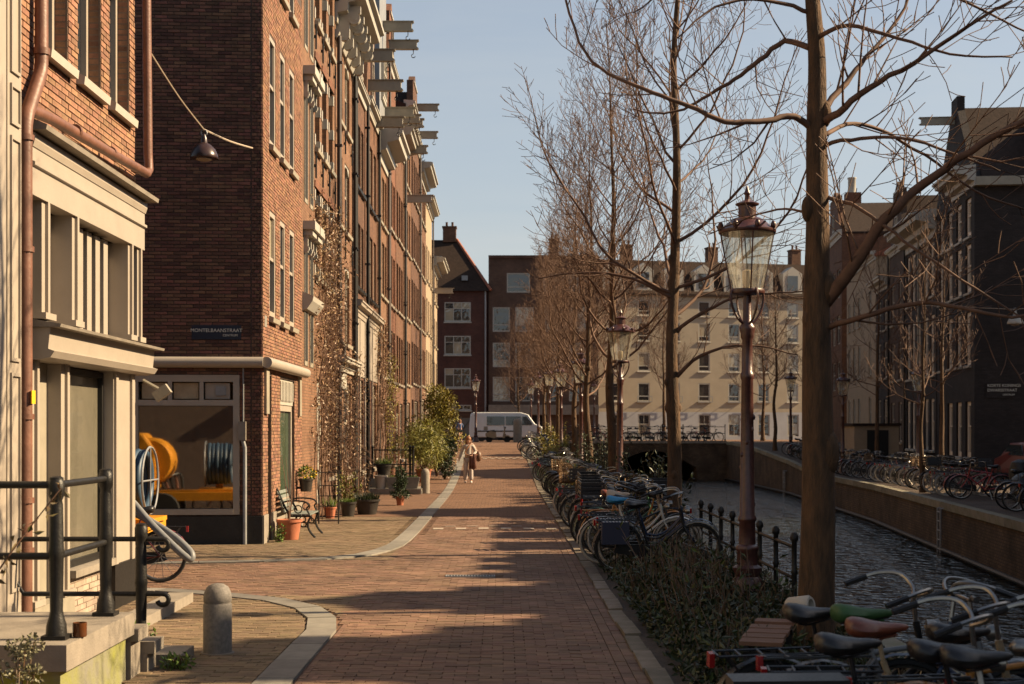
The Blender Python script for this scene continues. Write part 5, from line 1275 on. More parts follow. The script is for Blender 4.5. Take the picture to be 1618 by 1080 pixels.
def f_saddle(k):
    prof = [(-.165,.03,.03,.0),(-.155,.075,.05,-.03),(-.13,.105,.058,-.045),(-.08,.11,.052,-.05),(-.02,.085,.038,-.045),(.04,.048,.03,-.035),(.10,.030,.028,-.022),(.14,.022,.024,-.012),(.155,.010,.015,.0)]
    n = 10; vs = []
    for x, w, zt, zb in prof:
        for j in range(n):
            a = 2*PI*j/n; sn = math.sin(a); vs.append((x, w*math.cos(a), (zt+zb)/2 + (zt-zb)/2*(abs(sn)**.8)*(1 if sn > 0 else -1)))
    k.add(vs, [(i*n+j, i*n+(j+1)%n, (i+1)*n+(j+1)%n, (i+1)*n+j) for i in range(len(prof)-1) for j in range(n)] + [tuple(range(n)), tuple((len(prof)-1)*n+j for j in range(n-1,-1,-1))], True)
    for y in (-.04,.04): k.tube(cr([(-.12,y,-.03),(-.05,y*.8,-.06),(.1,y*.4,-.03)], 3), .006, 4)
def f_rack(k):
    for y in (-.065,.065): k.tube([(-.28,y,.74),(-.86,y,.73)], .008, 5).tube([(-.80,y,.73),(RH,y*1.1,WR)], .007, 5)
    for x in (-.34,-.47,-.60,-.73,-.86): k.tube([(x,-.065,.735),(x,.065,.735)], .007, 5)
def f_chain(k):
    k.prism([(-.62,WR-.05),(-.58,WR+.06),(-.02,.39),(.03,.34),(.03,.24),(-.02,.19),(-.58,WR-.07)], -.075, -.045)
def f_crank(k):
    k.tube([(-.09,-.09,.29),(-.0,-.09,.15)], .011, 5).box(-.04,-.19,.135,.05,-.095,.16); k.tube([(-.09,.08,.29),(-.18,.08,.43)], .011, 5).box(-.225,.085,.42,-.135,.18,.445); k.torus(.085,.008,16,4,tr(-.09,-.04,.29)@XM)
def f_light(k): k.box(-.90,-.03,.66,-.87,.03,.74)
def f_head(k): k.lathe([(.01,0),(.045,.03),(.05,.08)], 10, tr(.37,0,.86)@rotm('Y', R(90)))
def f_basket(k):
    for z in (.80,.88,.96,1.04): k.tube([(.42,-.17,z),(.72,-.19,z),(.72,.19,z),(.42,.17,z),(.42,-.17,z)], .009, 4)
    for x, y in [(.42+i*.06,s_*(.17+.003*i)) for i in range(6) for s_ in (-1,1)] + [(.72,-.19+i*.065) for i in range(7)] + [(.42,-.17+i*.068) for i in range(6)]: k.tube([(x,y,.80),(x,y,1.05)], .006, 4)
    k.box(.42,-.17,.79,.72,.17,.80)
def f_crate(k):
    x0,x1,y0,y1,z0,z1 = .36,.76,-.2,.2,.86,1.12
    k.box(x0,y0,z0,x1,y1,z0+.02)
    for z in (z0+.06,z0+.14,z0+.22): k.box(x0,y0,z,x1,y0+.015,z+.05).box(x0,y1-.015,z,x1,y1,z+.05).box(x0,y0,z,x0+.015,y1,z+.05).box(x1-.015,y0,z,x1,y1,z+.05)
    for x in (x0,x1-.03):
        for y in (y0-.003,y1-.027): k.box(x,y,z0,x+.03,y+.03,z1)
def f_pannier(k):
    for s_ in (-1,1): k.box(-.80,s_*.09,.42,-.42,s_*.20,.73)
def f_seatpack(k): k.box(-.88,-.09,.745,-.32,.09,.80)
def f_stand(k):
    for y in (-.12,.12): k.tube([(-.2,y*.4,.28),(-.28,y,.0)], .010, 5)
def f_lock(k): k.torus(.09,.014,14,5,tr(-.38,0,.55)@XM)
def bike(loc, rz, col='black', frame='low', bar='dutch', roll=0, guard=None, saddle='leather', tyre='rubber', extras=(), label=None, group=None, turn=0.0, scale=1.0):
    o = bpy.data.objects.new('bicycle', None); COL.objects.link(o); o.empty_display_size = .2
    if label and label.startswith('*'):
        ex = [{'crate':'front crate','basket':'wicker basket','pannier':'panniers'}.get(e) for e in extras if e in ('crate','basket','pannier')] + (['pale tyres'] if tyre == 'palerubber' else [])
        ex = ex[:1]
        label = {'navy':'dark blue','maroon':'dark red'}.get(col, col) + {'low':' step-through','mid':'','high':' crossbar'}[frame] + ' bicycle' + (' with ' + ' and '.join(ex) if ex else '') + ' ' + label[1:]
    o.location = loc; o.rotation_euler = (roll, 0, rz); o.scale = (scale,)*3
    tag(o, label, 'bicycle', group)
    c = BC[col]; g = BC[guard] if guard else c
    obj('frame', bmesh_('frame_'+frame, f_frame(frame), c), o)
    hs = []
    for nm, x in (('wheel', RH), ('wheel', FH)):
        w_ = obj('wheel', bmesh_('tyre', f_tyre, M[tyre]), o, (x, 0, WR)); obj('rim', bmesh_('rim', f_rim, M['chrome']), w_)
        if x == FH: hs.append(w_)
    obj('fork', bmesh_('fork', f_fork, c), o)
    hb = obj('handlebar', bmesh_('bar_'+bar, f_bar(bar), M['chrome']), o)
    for s_ in (-1, 1): obj('grip', bmesh_('grip_%s%d' % (bar, s_), f_grip(bar, s_), M['leather']), hb)
    obj('saddle', bmesh_('saddle', f_saddle, M[saddle]), o, (-.30, 0, .955)); obj('mudguard', bmesh_('guard_r', f_guard_r, g), o); obj('mudguard', bmesh_('guard_f', f_guard_f, g), o)
    obj('chain_guard', bmesh_('chain', f_chain, BC['black']), o); obj('crank', bmesh_('crank', f_crank, M['chrome']), o); obj('kickstand', bmesh_('stand', f_stand, M['chrome']), o)
    if 'norack' not in extras: obj('luggage_rack', bmesh_('rack', f_rack, BC['black'] if 'orangerack' not in extras else BC['orange']), o); obj('rear_light', bmesh_('rlight', f_light, M['redlens']), o)
    obj('headlamp', bmesh_('hlamp', f_head, M['chrome']), o); obj('lock', bmesh_('lock', f_lock, BC['grey']), o)
    for e in extras:
        if e == 'basket': obj('basket', bmesh_('basket', f_basket, M['wicker']), o)
        if e == 'crate': obj('crate', bmesh_('crate', f_crate, M['crate']), o)
        if e == 'pannier': obj('pannier', bmesh_('pannier', f_pannier, M['leather']), o)
        if e == 'dotpannier': obj('pannier', bmesh_('pannier', f_pannier, dotmat()), o)
        if e == 'cushion': obj('rack_cushion', bmesh_('seatpack', f_seatpack, M['leather']), o)
        if e == 'bluecover': obj('saddle_cover', bmesh_('saddle', f_saddle, M['bluecloth']), o, (-.30,0,.965), None, (1.08,1.08,1.08))
        if e == 'greencover': obj('saddle_cover', bmesh_('saddle', f_saddle, M['greencloth']), o, (-.30,0,.965), None, (1.08,1.08,1.08))
        if e == 'creamcover': obj('saddle_cover', bmesh_('saddle', f_saddle, M['creamcloth']), o, (-.30,0,.97), None, (1.15,1.2,1.5))
    return o
def dotmat():
    if 'dots' in MATS: return MATS['dots']
    m = mat('dots', (.02,.025,.05), .7); n, l = m.node_tree.nodes, m.node_tree.links
    t = n.new('ShaderNodeTexCoord'); v = n.new('ShaderNodeTexVoronoi'); v.inputs['Scale'].default_value = 22; v.inputs['Randomness'].default_value = 0
    l.new(t.outputs['Object'], v.inputs['Vector']); r = n.new('ShaderNodeMath'); r.operation = 'LESS_THAN'; r.inputs[1].default_value = .3; l.new(v.outputs['Distance'], r.inputs[0])
    x = n.new('ShaderNodeMix'); x.data_type = 'RGBA'; x.inputs[6].default_value = (.02,.025,.05,1); x.inputs[7].default_value = (.6,.58,.52,1); l.new(r.outputs[0], x.inputs[0]); l.new(x.outputs[2], n['Principled BSDF'].inputs['Base Color']); return m
br_ = random.Random(5)
# foreground cluster, rears towards the street
fg = [((2.03,8.35,.02),R(8),'black','low','dutch',.10,dict(saddle='leather',extras=(),label='black bicycle with low black saddle beside the big tree trunk')),
      ((2.30,8.00,.02),R(2),'grey','high','flat',-.08,dict(saddle='leather',extras=('greencover',),label='grey bicycle with a green saddle cover in the parked cluster')),
      ((2.25,7.60,.02),R(-4),'tan','mid','dutch',.06,dict(saddle='brown_leather',extras=(),guard='black',label='tan bicycle with worn brown leather saddle')),
      ((2.62,7.35,.02),R(5),'orange','high','dutch',-.05,dict(saddle='leather',label='orange framed bicycle with wide swept handlebar')),
      ((1.96,7.05,.02),R(3),'black','low','dutch',.05,dict(saddle='leather',extras=('cushion',),label='black bicycle with padded rear rack cushion')),
      ((2.45,6.60,.02),R(-6),'white','low','dutch',.04,dict(saddle='leather',guard='grey',label='white bicycle with pale rear mudguard and big black saddle')),
      ((2.94,6.75,.02),R(6),'red','high','flat',-.06,dict(saddle='leather',extras=('norack',),label='red sports bicycle with flat handlebar')),
      ((2.84,8.15,.02),R(172),'navy','mid','dutch',.05,dict(saddle='leather',label='dark blue bicycle parked facing the others at the big tree'))]
fg += [((2.35,6.85,.02),R(5),'black','high','dutch',.05,dict(saddle='leather',extras=('norack',),guard='grey',label='black bicycle with broad sprung saddle at the end of the cluster')),
       ((3.1,7.15,.02),R(-5),'navy','low','dutch',-.04,dict(saddle='leather',label='dark blue bicycle with swept handlebar at the water side of the cluster'))]
for loc, rz, c, f, b, rl, kw in fg: bike(loc, rz, c, f, b, rl, group='bicycles parked below the big tree', **kw)
# row along the verge, wheels to the kerb
near_lab = [('black','low','dutch',dict(extras=('dotpannier',),label='black bicycle with white dotted navy panniers beside the slim tree')),
  ('navy','low','dutch',dict(extras=(),tyre='palerubber',label='dark blue bicycle with pale tyres next to the dotted panniers')),
  ('white','low','dutch',dict(extras=('bluecover',),guard='white',tyre='palerubber',label='white bicycle with a bright blue saddle cover')),
  ('black','mid','dutch',dict(tyre='palerubber',label='black bicycle with pale tyres between the white one and the orange rack')),
  ('tan','low','dutch',dict(extras=('orangerack','creamcover'),guard='orange',label='tan bicycle with orange rack and cream bag over the saddle')),
  ('orange','low','dutch',dict(extras=(),guard='orange',label='orange framed bicycle beside the one with the cream bag')),
  ('green','mid','dutch',dict(saddle='brown_leather',label='green bicycle with brown saddle in the verge row')),
  ('black','low','dutch',dict(extras=('crate',),label='black bicycle with front crate in the verge row'))]
for i, (c, f, b, kw) in enumerate(near_lab):
    y = 20.4 + i*.62; rev = i not in (5, 7)
    bike((2.12 + br_.uniform(-.12,.12), y, .02), R(0 if rev else 180) + br_.uniform(-.14,.14), c, f, b, br_.uniform(-.12,.12), group='bicycles parked along the verge', **kw)
cols_b = ['black','black','navy','grey','black','maroon','white','black','green','tan','black','red']
GL = '*in the verge row beyond the orange rack'
for i in range(14):
    c = ['black','navy','grey','black'][i % 4]
    bike((2.15 + br_.uniform(-.15,.2), 25.6 + i*.6 + br_.uniform(-.1,.1), .02), R(br_.choice((0,0,180))) + br_.uniform(-.2,.2), c, br_.choice(('low','mid','high')), br_.choice(('dutch','dutch','flat')), br_.uniform(-.14,.14),
         tyre=br_.choice(('rubber','rubber','palerubber')), extras=br_.choice(((),('crate',),('basket',),('pannier',))), label=GL, group='dark bicycles in the verge row beyond the orange rack')
for i in range(10):
    y = 39.5 + i*.8; bike((2.2 + br_.uniform(-.2,.2), y, gz(y)+.02), R(br_.choice((0,180))) + br_.uniform(-.25,.25), ['black','grey','navy'][i%3], br_.choice(('low','mid')), 'dutch', br_.uniform(-.15,.15), extras=br_.choice(((),('basket',))),
        label='*between the second and third lantern', group='bicycles between the second and third lantern')
for i in range(8):
    y = 51.5 + i*.9; bike((2.1 + br_.uniform(-.2,.2), y, gz(y)+.02), R(br_.choice((0,180))) + br_.uniform(-.25,.25), ['black','green','grey'][i%3], 'low', 'dutch', br_.uniform(-.15,.15), label='*just past the third lantern', group='bicycles past the third lantern')
for i in range(7):
    y = 70 + i*1.3; bike((1.8 + br_.uniform(-.2,.2), y, gz(y)+.02), R(br_.choice((0,180))) + br_.uniform(-.35,.35), ['black','grey','white'][i%3], 'low', 'dutch', br_.uniform(-.15,.15), label='*on the verge near the bridge end', group='bicycles on the verge near the bridge')
# far bank
def rbike(y, d, c, lab, grp, **kw):
    a = math.atan2(rqx(y+1)-rqx(y-1), 2)
    bike((rqx(y)+d, y, gr(y)+.03), -a + R(br_.choice((0,180))) + br_.uniform(-.35,.35), c, br_.choice(('low','mid','high')), br_.choice(('dutch','flat')), br_.uniform(-.14,.14), label=lab, group=grp, **kw)
rbike(41.6, 1.5, 'red', 'bright red bicycle above the quay ladder across the canal', None); rbike(42.5, 1.5, 'red', 'second red bicycle by the quay ladder, next to the bright red one', None)
for i in range(6): rbike(30.5 + i*1.15, 1.5, ['black','navy','grey'][i%3], '*on the far bank opposite the iron railing', 'far bank bicycles opposite the iron railing', extras=br_.choice(((),('crate',))))
for i in range(16): rbike(43.6 + i*.95, 1.45, ['black','maroon','grey','black','navy'][i%5], '*on the far bank beyond the red bicycles', 'far bank bicycles beyond the red ones', extras=br_.choice(((),('crate',),('basket',))), tyre=br_.choice(('rubber','palerubber')))
for i in range(17): rbike(60 + i*1.25, 1.4, ['black','grey','black','white'][i%4], '*on the far bank towards the bridge', 'far bank bicycles towards the bridge')
for i in range(13):
    x = 4.4 + i*.8; bike((x + br_.uniform(-.2,.2), 97.9 + br_.uniform(-.1,.3), 1.21), R(br_.choice((0,180))) + br_.uniform(-.2,.2), ['black','grey','navy','red'][i%4], 'low', 'dutch', br_.uniform(-.1,.1), label='*leaning on the bridge railing', group='bicycles on the bridge')
bike((-5.05,19.1,.0), R(188), 'maroon', 'low', 'dutch', .06, label='red bicycle half hidden behind the cream shopfront corner')

# ================================================================== vehicles
M['whitecar'] = mat('white_car_paint', (.62,.61,.58), .3, .03, 3, clear=.5); M['redcar'] = mat('dark_red_car_paint', (.16,.025,.018), .3, .05, 3, clear=.6); M['carglass'] = glassmat('car_glass', (.02,.03,.035), .05, .02)
def wheel(parent, x, y, r, w_=.2):
    k = MB(); k.lathe([(r*.62,-w_/2),(r*.95,-w_/2),(r,-w_*.35),(r,w_*.35),(r*.95,w_/2),(r*.62,w_/2)], 18, tr(x,y,r)@XM); t_ = k.build('wheel', M['rubber'], parent)
    k = MB(); k.lathe([(r*.1,-w_*.48),(r*.6,-w_*.40),(r*.62,w_*.40),(r*.1,w_*.48)], 14, tr(x,y,r)@XM); k.build('hub', M['zinc'], t_)
def car_body(prof, w, tumble, m_, parent, glass):
    """prof: side outline (x,z); sides lean in above the belt"""
    n = len(prof); zb = 1.0
    def yo(z): return w - max(0, z-zb)*tumble
    vs = [(x, -yo(z), z) for x, z in prof] + [(x, yo(z), z) for x, z in prof]
    k = MB(); k.add(vs, [tuple(range(n-1,-1,-1)), tuple(range(n, 2*n))] + [(i, (i+1)%n, (i+1)%n+n, i+n) for i in range(n)]); o = k.build('body', m_, parent)
    mo = o.modifiers.new('bevel', 'BEVEL'); mo.width = .06; mo.segments = 3; mo.limit_method = 'ANGLE'
    return o
van = thing('white_van', 'white panel van parked in front of the far brick blocks', 'van', (.1, 108.5, 1.2), 0)
b = car_body([(-2.6,.3),(-2.62,1.1),(-2.5,2.05),(-2.3,2.15),(1.2,2.15),(1.75,2.0),(2.25,1.3),(2.75,1.1),(2.85,.85),(2.85,.3)], .98, .12, M['whitecar'], van, None)
for (pts, nm) in (([(.1,1.2),(.1,1.85),(1.2,1.85),(1.2,1.2)],'side_window'), ([(1.3,1.2),(1.3,1.85),(1.62,1.85),(2.05,1.3),(2.0,1.2)],'side_window'), ([(-1.3,1.2),(-1.3,1.85),(0,1.85),(0,1.2)],'side_window')):
    for s_ in (-1, 1):
        k = MB(); k.prism(pts, s_*.965-.01, s_*.965+.0 if s_ < 0 else s_*.965+.01); k.build(nm, M['carglass'], van) if s_ < 0 else k.build(nm, M['carglass'], van)
k = MB(); k.add([(1.79,-.8,1.94),(2.24,-.85,1.34),(2.24,.85,1.34),(1.79,.8,1.94)], [(0,1,2,3)]); k.build('windscreen', M['carglass'], van, (.015,0,.015))
for x in (-1.7, 1.95):
    for y in (-.85, .85): wheel(van, x, y, .34)
for y in (-.75,.75): k = MB(); k.box(2.80,y-.16,.75,2.88,y+.16,.95); k.build('headlight', M['chrome'], van); k = MB(); k.box(-2.64,y-.08,.8,-2.58,y+.08,1.3); k.build('tail_light', M['redlens'], van)
k = MB(); k.box(-2.66,-.95,.28,-2.55,.95,.5); k.build('bumper', M['rubber'], van); k = MB(); k.box(-2.0,-.995,.72,1.2,-.985,.80); k.build('trim_strip', M['rubber'], van)
car = thing('red_car', 'dark red hatchback parked beside the black corner house across the canal', 'car', (20.35, 56.0, .02), R(88))
car_body([(-2.05,.35),(-2.1,.75),(-1.98,1.0),(-1.55,1.48),(-1.2,1.55),(.3,1.52),(1.05,1.02),(1.9,.88),(2.05,.6),(2.05,.3)], .88, .28, M['redcar'], car, None)
k = MB(); k.add([(-1.965,-.72,1.03),(-1.965,.72,1.03),(-1.57,.62,1.45),(-1.57,-.62,1.45)], [(3,2,1,0)]); k.build('rear_window', M['carglass'], car, (-.02,0,.01))
for s_ in (-1,1):
    k = MB(); k.prism([(-1.6,1.03),(-1.35,1.44),(.25,1.44),(.8,1.05)], s_*.83-.01, s_*.83+.01); k.build('side_window', M['carglass'], car)
    k = MB(); k.box(-2.10,s_*.74-.14,.82,-2.02,s_*.74+.14,.98); k.build('tail_light', M['redlens'], car)
for x in (-1.3,1.3):
    for y in (-.78,.78): wheel(car, x, y, .31)
k = MB(); k.box(-2.14,-.85,.36,-2.02,.85,.56); k.build('bumper', M['rubber'], car); k = MB(); k.box(-2.115,-.26,.62,-2.10,.26,.73); k.build('number_plate', mat('yellow_plate', (.55,.35,.02), .5), car)
k = MB(); k.lathe([(.05,0),(.05,.02)], 10, tr(-2.1,0,.86)@rotm('Y',R(-90))); k.build('badge', M['chrome'], car)
# scooter
scr = thing('motor_scooter', 'pale motor scooter parked beside the stone pillar', 'scooter', (-.35, 101.2, 1.17), R(2))
for x in (-.62,.62): wheel(scr, x, 0, .24, .13)
k = MB(); k.prism([(-.85,.42),(-.9,.62),(-.55,.80),(-.15,.72),(-.12,.36),(-.3,.3)], -.17, .17); bo = k.build('body', BC['tan'], scr)
k = MB(); k.prism([(-.12,.30),(-.12,.36),(.34,.36),(.34,.30)], -.16, .16); k.build('footboard', M['rubber'], scr)
k = MB(); k.prism([(.30,.30),(.42,.98),(.50,.98),(.48,.32)], -.19, .19); k.build('leg_shield', BC['tan'], scr)
k = MB(); k.prism([(-.80,.70),(-.82,.80),(-.3,.88),(-.12,.80),(-.14,.72)], -.14, .14); k.build('seat', M['leather'], scr)
k = MB(); k.tube([(.46,0,.95),(.42,0,1.08)], .03, 6).tube([(.38,-.3,1.1),(.43,0,1.08),(.38,.3,1.1)], .018, 6); k.build('handlebar', M['black'], scr)
k = MB(); k.sphere((.48,0,1.06), .09, 8, 6); k.build('headlight', M['chrome'], scr); k = MB(); k.tube([(.5,0,.6),(.62,0,.24)], .03, 6); k.build('fork', M['black'], scr)
k = MB(); k.prism([(.42,.42),(.5,.52),(.75,.50),(.88,.34),(.7,.44)], -.09, .09); k.build('mudguard', BC['tan'], scr)
k = MB(); k.box(-1.0,-.15,.85,-.72,.15,1.12); k.build('top_box', M['creamdark'], scr)
sp_ = MB(); sp_.lathe([(.30,0),(.30,1.35),(.28,1.5),(.20,1.62),(.08,1.68)], 14)
tag(sp_.build('stone_pillar', M['stone'], None, (1.0,100.6,1.2)), 'rounded stone pillar at the bridge corner by the scooter', 'pillar')
# ================================================================== plants and small things
pr_ = random.Random(77)
def leafmat(name, c1, c2, tr_=.25):
    m = mat(name, c1, .5, 0, 3, col2=c2, island=.35, spec=.4)
    m.node_tree.nodes['Principled BSDF'].inputs['Subsurface Weight'].default_value = 0
    m.node_tree.nodes['Principled BSDF'].inputs['Transmission Weight'].default_value = 0
    return m
L_yel = leafmat('yellow_green_leaf', (.30,.22,.02), (.10,.11,.015)); L_bam = leafmat('bamboo_leaf', (.27,.24,.04), (.14,.15,.025)); L_dark = leafmat('glossy_dark_leaf', (.025,.045,.015), (.04,.06,.02))
L_vine = leafmat('dry_vine_leaf', (.30,.19,.10), (.19,.115,.06)); L_grass = leafmat('grass_blade', (.13,.19,.03), (.08,.13,.02)); L_ivy = leafmat('ivy_leaf', (.018,.028,.008), (.035,.042,.011)); L_straw = leafmat('dry_stem', (.13,.075,.038), (.07,.042,.022))
L_white = leafmat('white_blossom', (.75,.70,.62), (.65,.6,.52))
def leaf(mb, p, d, L, w, r, fold=.3):
    d = d.normalized(); s_ = d.cross(Vector((r.gauss(0,1), r.gauss(0,1), r.gauss(0,1)+.3)))
    if s_.length < 1e-4: s_ = d.orthogonal()
    s_.normalize(); nn = d.cross(s_)
    a, b = p, p + d*L; m_ = p + d*L*.45
    mb.add([a, m_ + s_*w/2 + nn*w*fold, b, m_ - s_*w/2 + nn*w*fold], [(0,1,2),(0,2,3)])
def rdir(r): 
    v = Vector((r.gauss(0,1), r.gauss(0,1), r.gauss(0,1))); return v.normalized()
def cloud(mb, lobes, n, L, w, r, shell_=.6, droop=0.0):
    for i in range(n):
        c, rad = r.choice(lobes); d = rdir(r); f = r.random()**.33; f = shell_ + (1-shell_)*f if r.random() < .7 else f
        p = Vector(c) + Vector((d.x*rad[0], d.y*rad[1], d.z*rad[2]))*f*r.uniform(.8,1.12)
        leaf(mb, p, d + rdir(r)*.9 - Vector((0,0,droop)), L*r.uniform(.6,1.3), w*r.uniform(.7,1.2), r)
def lobes_in(cx, cy, z0, z1, rx, n, r, rr=.45):
    out = []
    for i in range(n):
        z = z0 + (z1-z0)*(i+.5)/n; k_ = math.sin(PI*(.15+.8*(i+.5)/n)); a = r.uniform(0, 6.28); q = r.uniform(.2,.7)*rx*k_
        out.append(((cx+math.cos(a)*q, cy+math.sin(a)*q, z), (rx*rr*r.uniform(.8,1.3), rx*rr*r.uniform(.8,1.3), rx*rr*r.uniform(.7,1.1))))
    return out
def shrub(name, label, loc, h, rx, n, L, w, mt, nl=16, pot=None, potm=None, stems=8, droop=0, z0=None, rr=.45):
    o = thing(name, label, 'shrub', loc); r = random.Random(hash(label) % 1000 if False else len(label)*7+int(h*10))
    zb = pot[1] if pot else 0
    k = MB(); cloud(k, lobes_in(0, 0, zb + (h-zb)*(z0 or .2), h, rx, nl, r, rr), n, L, w, r, .55, droop); k.build('foliage', mt, o)
    k = MB()
    for i in range(stems):
        a = r.uniform(0, 6.28); q = rx*r.uniform(.15,.6); k.tube(cr([(.04*math.cos(a),.04*math.sin(a),zb*.8),(q*.5*math.cos(a),q*.5*math.sin(a),zb+(h-zb)*.4),(q*math.cos(a),q*math.sin(a),h*.9)], 3), [.018-.0018*j for j in range(7)], 5)
    k.build('stems', M['twig'], o)
    if pot: pot_part(o, pot[0], pot[1], potm or M['terracotta'])
    return o
def pot_part(o, r, h, m_):
    k = MB(); k.lathe([(r*.72,0),(r*.95,h*.86),(r*1.05,h*.87),(r*1.06,h),(r*.94,h),(r*.9,h*.88),(r*.85,h*.8)], 18); k.build('pot', m_, o)
    k = MB(); k.lathe([(r*.88,h*.80),(r*.88,h*.86),(.01,h*.9)], 12); k.build('potting_soil', M['soil'], o)
zq = gz(57)
shrub('tall_shrub', 'tall yellow green shrub with dense glossy foliage behind the bamboo', (-2.65,58.2,gz(58)), 3.35, 1.15, 7000, .11, .06, L_yel, 26, stems=10, rr=.42)
shrub('bamboo_plant', 'arching bamboo with narrow leaves in a big terracotta pot', (-2.95,54,gz(54)), 2.0, .95, 4200, .20, .028, L_bam, 18, pot=(.3,.5), droop=.5, rr=.5)
o = shrub('camellia_bush', 'dark glossy bush flecked with white blossoms under the yellow green shrub', (-2.25,56,gz(56)), 1.55, .5, 2600, .09, .055, L_dark, 14, rr=.55)
k = MB(); cloud(k, lobes_in(0,0,.2,1.4,.5,12,pr_,.6), 160, .06, .06, pr_, .95); k.build('blossoms', L_white, o)
def grass_pot(label, loc, r, h, m_, gh=.25, n=160, leafm=L_grass, name='potted_plant'):
    o = thing(name, label, 'potted plant', loc); pot_part(o, r, h, m_); k = MB()
    for i in range(n):
        a = pr_.uniform(0, 6.28); q = r*.8*math.sqrt(pr_.random()); d = Vector((math.cos(a)*q*1.5/r*.5, math.sin(a)*q*1.5/r*.5, 1.2)) + rdir(pr_)*.25
        leaf(k, Vector((math.cos(a)*q, math.sin(a)*q, h*.85)), d, gh*pr_.uniform(.6,1.2), .018, pr_)
    k.build('foliage', leafm, o); return o
M['darkpot'] = mat('dark_glazed_pot', (.035,.03,.026), .4, .2, 5, .1, 30); M['whitepot'] = mat('pale_pot', (.45,.40,.33), .7, .1, 5, .1, 30)
grass_pot('dark pot of bright grass on the stone platform by the iron frame', (-3.85,46.9,.48), .25, .42, M['darkpot'], .3)
grass_pot('dark tapered pot of low grass by the house fronts', (-3.62,34.0,0), .19, .34, M['darkpot'], .14)
grass_pot('wide dark planter of trailing herbs beside the tapered pot', (-3.25,34.8,0), .30, .36, M['darkpot'], .22, 260, L_ivy)
grass_pot('small terracotta pot of green shoots by the black trellis', (-3.95,33.2,0), .14, .26, M['terracotta'], .3, 60)
o = shrub('conifer_pot', 'little upright evergreen in a small terracotta pot on the pavement', (-2.76,39,0), .95, .2, 900, .10, .03, L_dark, 10, pot=(.12,.24), stems=3)
k = MB(); cloud(k, [((0,0,.3),(.22,.22,.08))], 260, .12, .03, pr_, .7); k.build('lower_leaves', L_dark, o)
# terracotta pot with whips in front of the bench
o = thing('whip_pot', 'large terracotta pot with bare whips in front of the black bench', 'potted plant', (-3.93,26.75,0)); pot_part(o, .23, .37, M['terracotta']); k = MB()
for i in range(5):
    a = pr_.uniform(0, 6.28); k.tube(cr([(0,0,.3),(.06*math.cos(a),.06*math.sin(a),.9),(-.05+.1*math.cos(a),.1*math.sin(a),1.5+.4*pr_.random())], 4), [.010-.0008*j for j in range(9)], 4)
k.build('stems', M['twig'], o)
o = thing('hanging_planter', 'dark wall planter of yellow flowers above the bench', 'potted plant', (-4.05,29.9,.75)); pot_part(o, .15, .26, M['darkpot']); k = MB(); cloud(k, [((0,0,.36),(.16,.16,.14))], 160, .07, .05, pr_, .4); k.build('foliage', L_grass, o)
k = MB(); cloud(k, [((.05,0,.38),(.14,.14,.12))], 40, .06, .05, pr_, .9); k.build('flowers', mat('yellow_petal', (.75,.5,.03), .6), o); k = MB(); k.box(-.2,-.02,.05,-.12,.02,.1); k.build('bracket', M['black'], o)
# black bench
bn = thing('iron_bench', 'slatted bench with black scrolled iron ends against the corner house', 'bench', (-3.85,27.75,0))
M['benchslat'] = mat('bench_slat', (.17,.19,.17), .5, .15, 6, .1, 30)
for i in range(5): k = MB(); k.box(-.16+i*.085,-.62,.42,-.09+i*.085,.62,.445); k.build('slat', M['benchslat'], bn)
for i in range(5): k = MB(); k.box(-.015,-.62,-.03,.01,.62,.03, tr(-.24-.03*i,0,.50+i*.085)@rotm('Y', R(-18))); k.build('slat', M['benchslat'], bn)
for y in (-.56,.56):
    k = MB(); k.tube(cr([(-.28,y,0),(-.2,y,.2),(-.16,y,.42),(-.24,y,.6),(-.38,y,.92)], 4), .022, 6).tube(cr([(.34,y,0),(.24,y,.12),(.20,y,.26),(.26,y,.40)], 4), .022, 6).tube(cr([(-.27,y,.66),(-.1,y,.69),(.14,y,.67),(.22,y,.6),(.18,y,.54),(.24,y,.42)], 4), .018, 6)
    k.tube([(-.17,y,.40),(.26,y,.40)], .018, 5); k.torus(.07,.012,14,5,tr(.02,y,.53)@XM); k.torus(.05,.012,14,5,tr(.12,y,.25)@XM); k.torus(.06,.012,14,5,tr(-.05,y,.27)@XM); k.tube([(-.18,y,.22),(.22,y,.2)], .012, 5)
    k.build('bench_end', M['black'], bn)
# black trellis gate
tg = thing('iron_trellis', 'black square patterned iron trellis by the climbing vine', 'trellis', (-3.95,31.2,0), R(8))
for x in (0,.42): k = MB(); k.tube([(x,0,0),(x,0,1.15)], .018, 6); k.build('post', M['black'], tg)
for z in (.15,.38,.6,.82,1.1): k = MB(); k.tube([(0,0,z),(.42,0,z)], .010, 5); k.build('bar', M['black'], tg)
for i, (x, z0, z1) in enumerate(((.14,.15,.38),(.28,.15,.38),(.2,.38,.6),(.1,.6,.82),(.32,.6,.82),(.14,.82,1.1),(.28,.82,1.1))): k = MB(); k.tube([(x,0,z0),(x,0,z1)], .008, 5); k.build('bar', M['black'], tg)
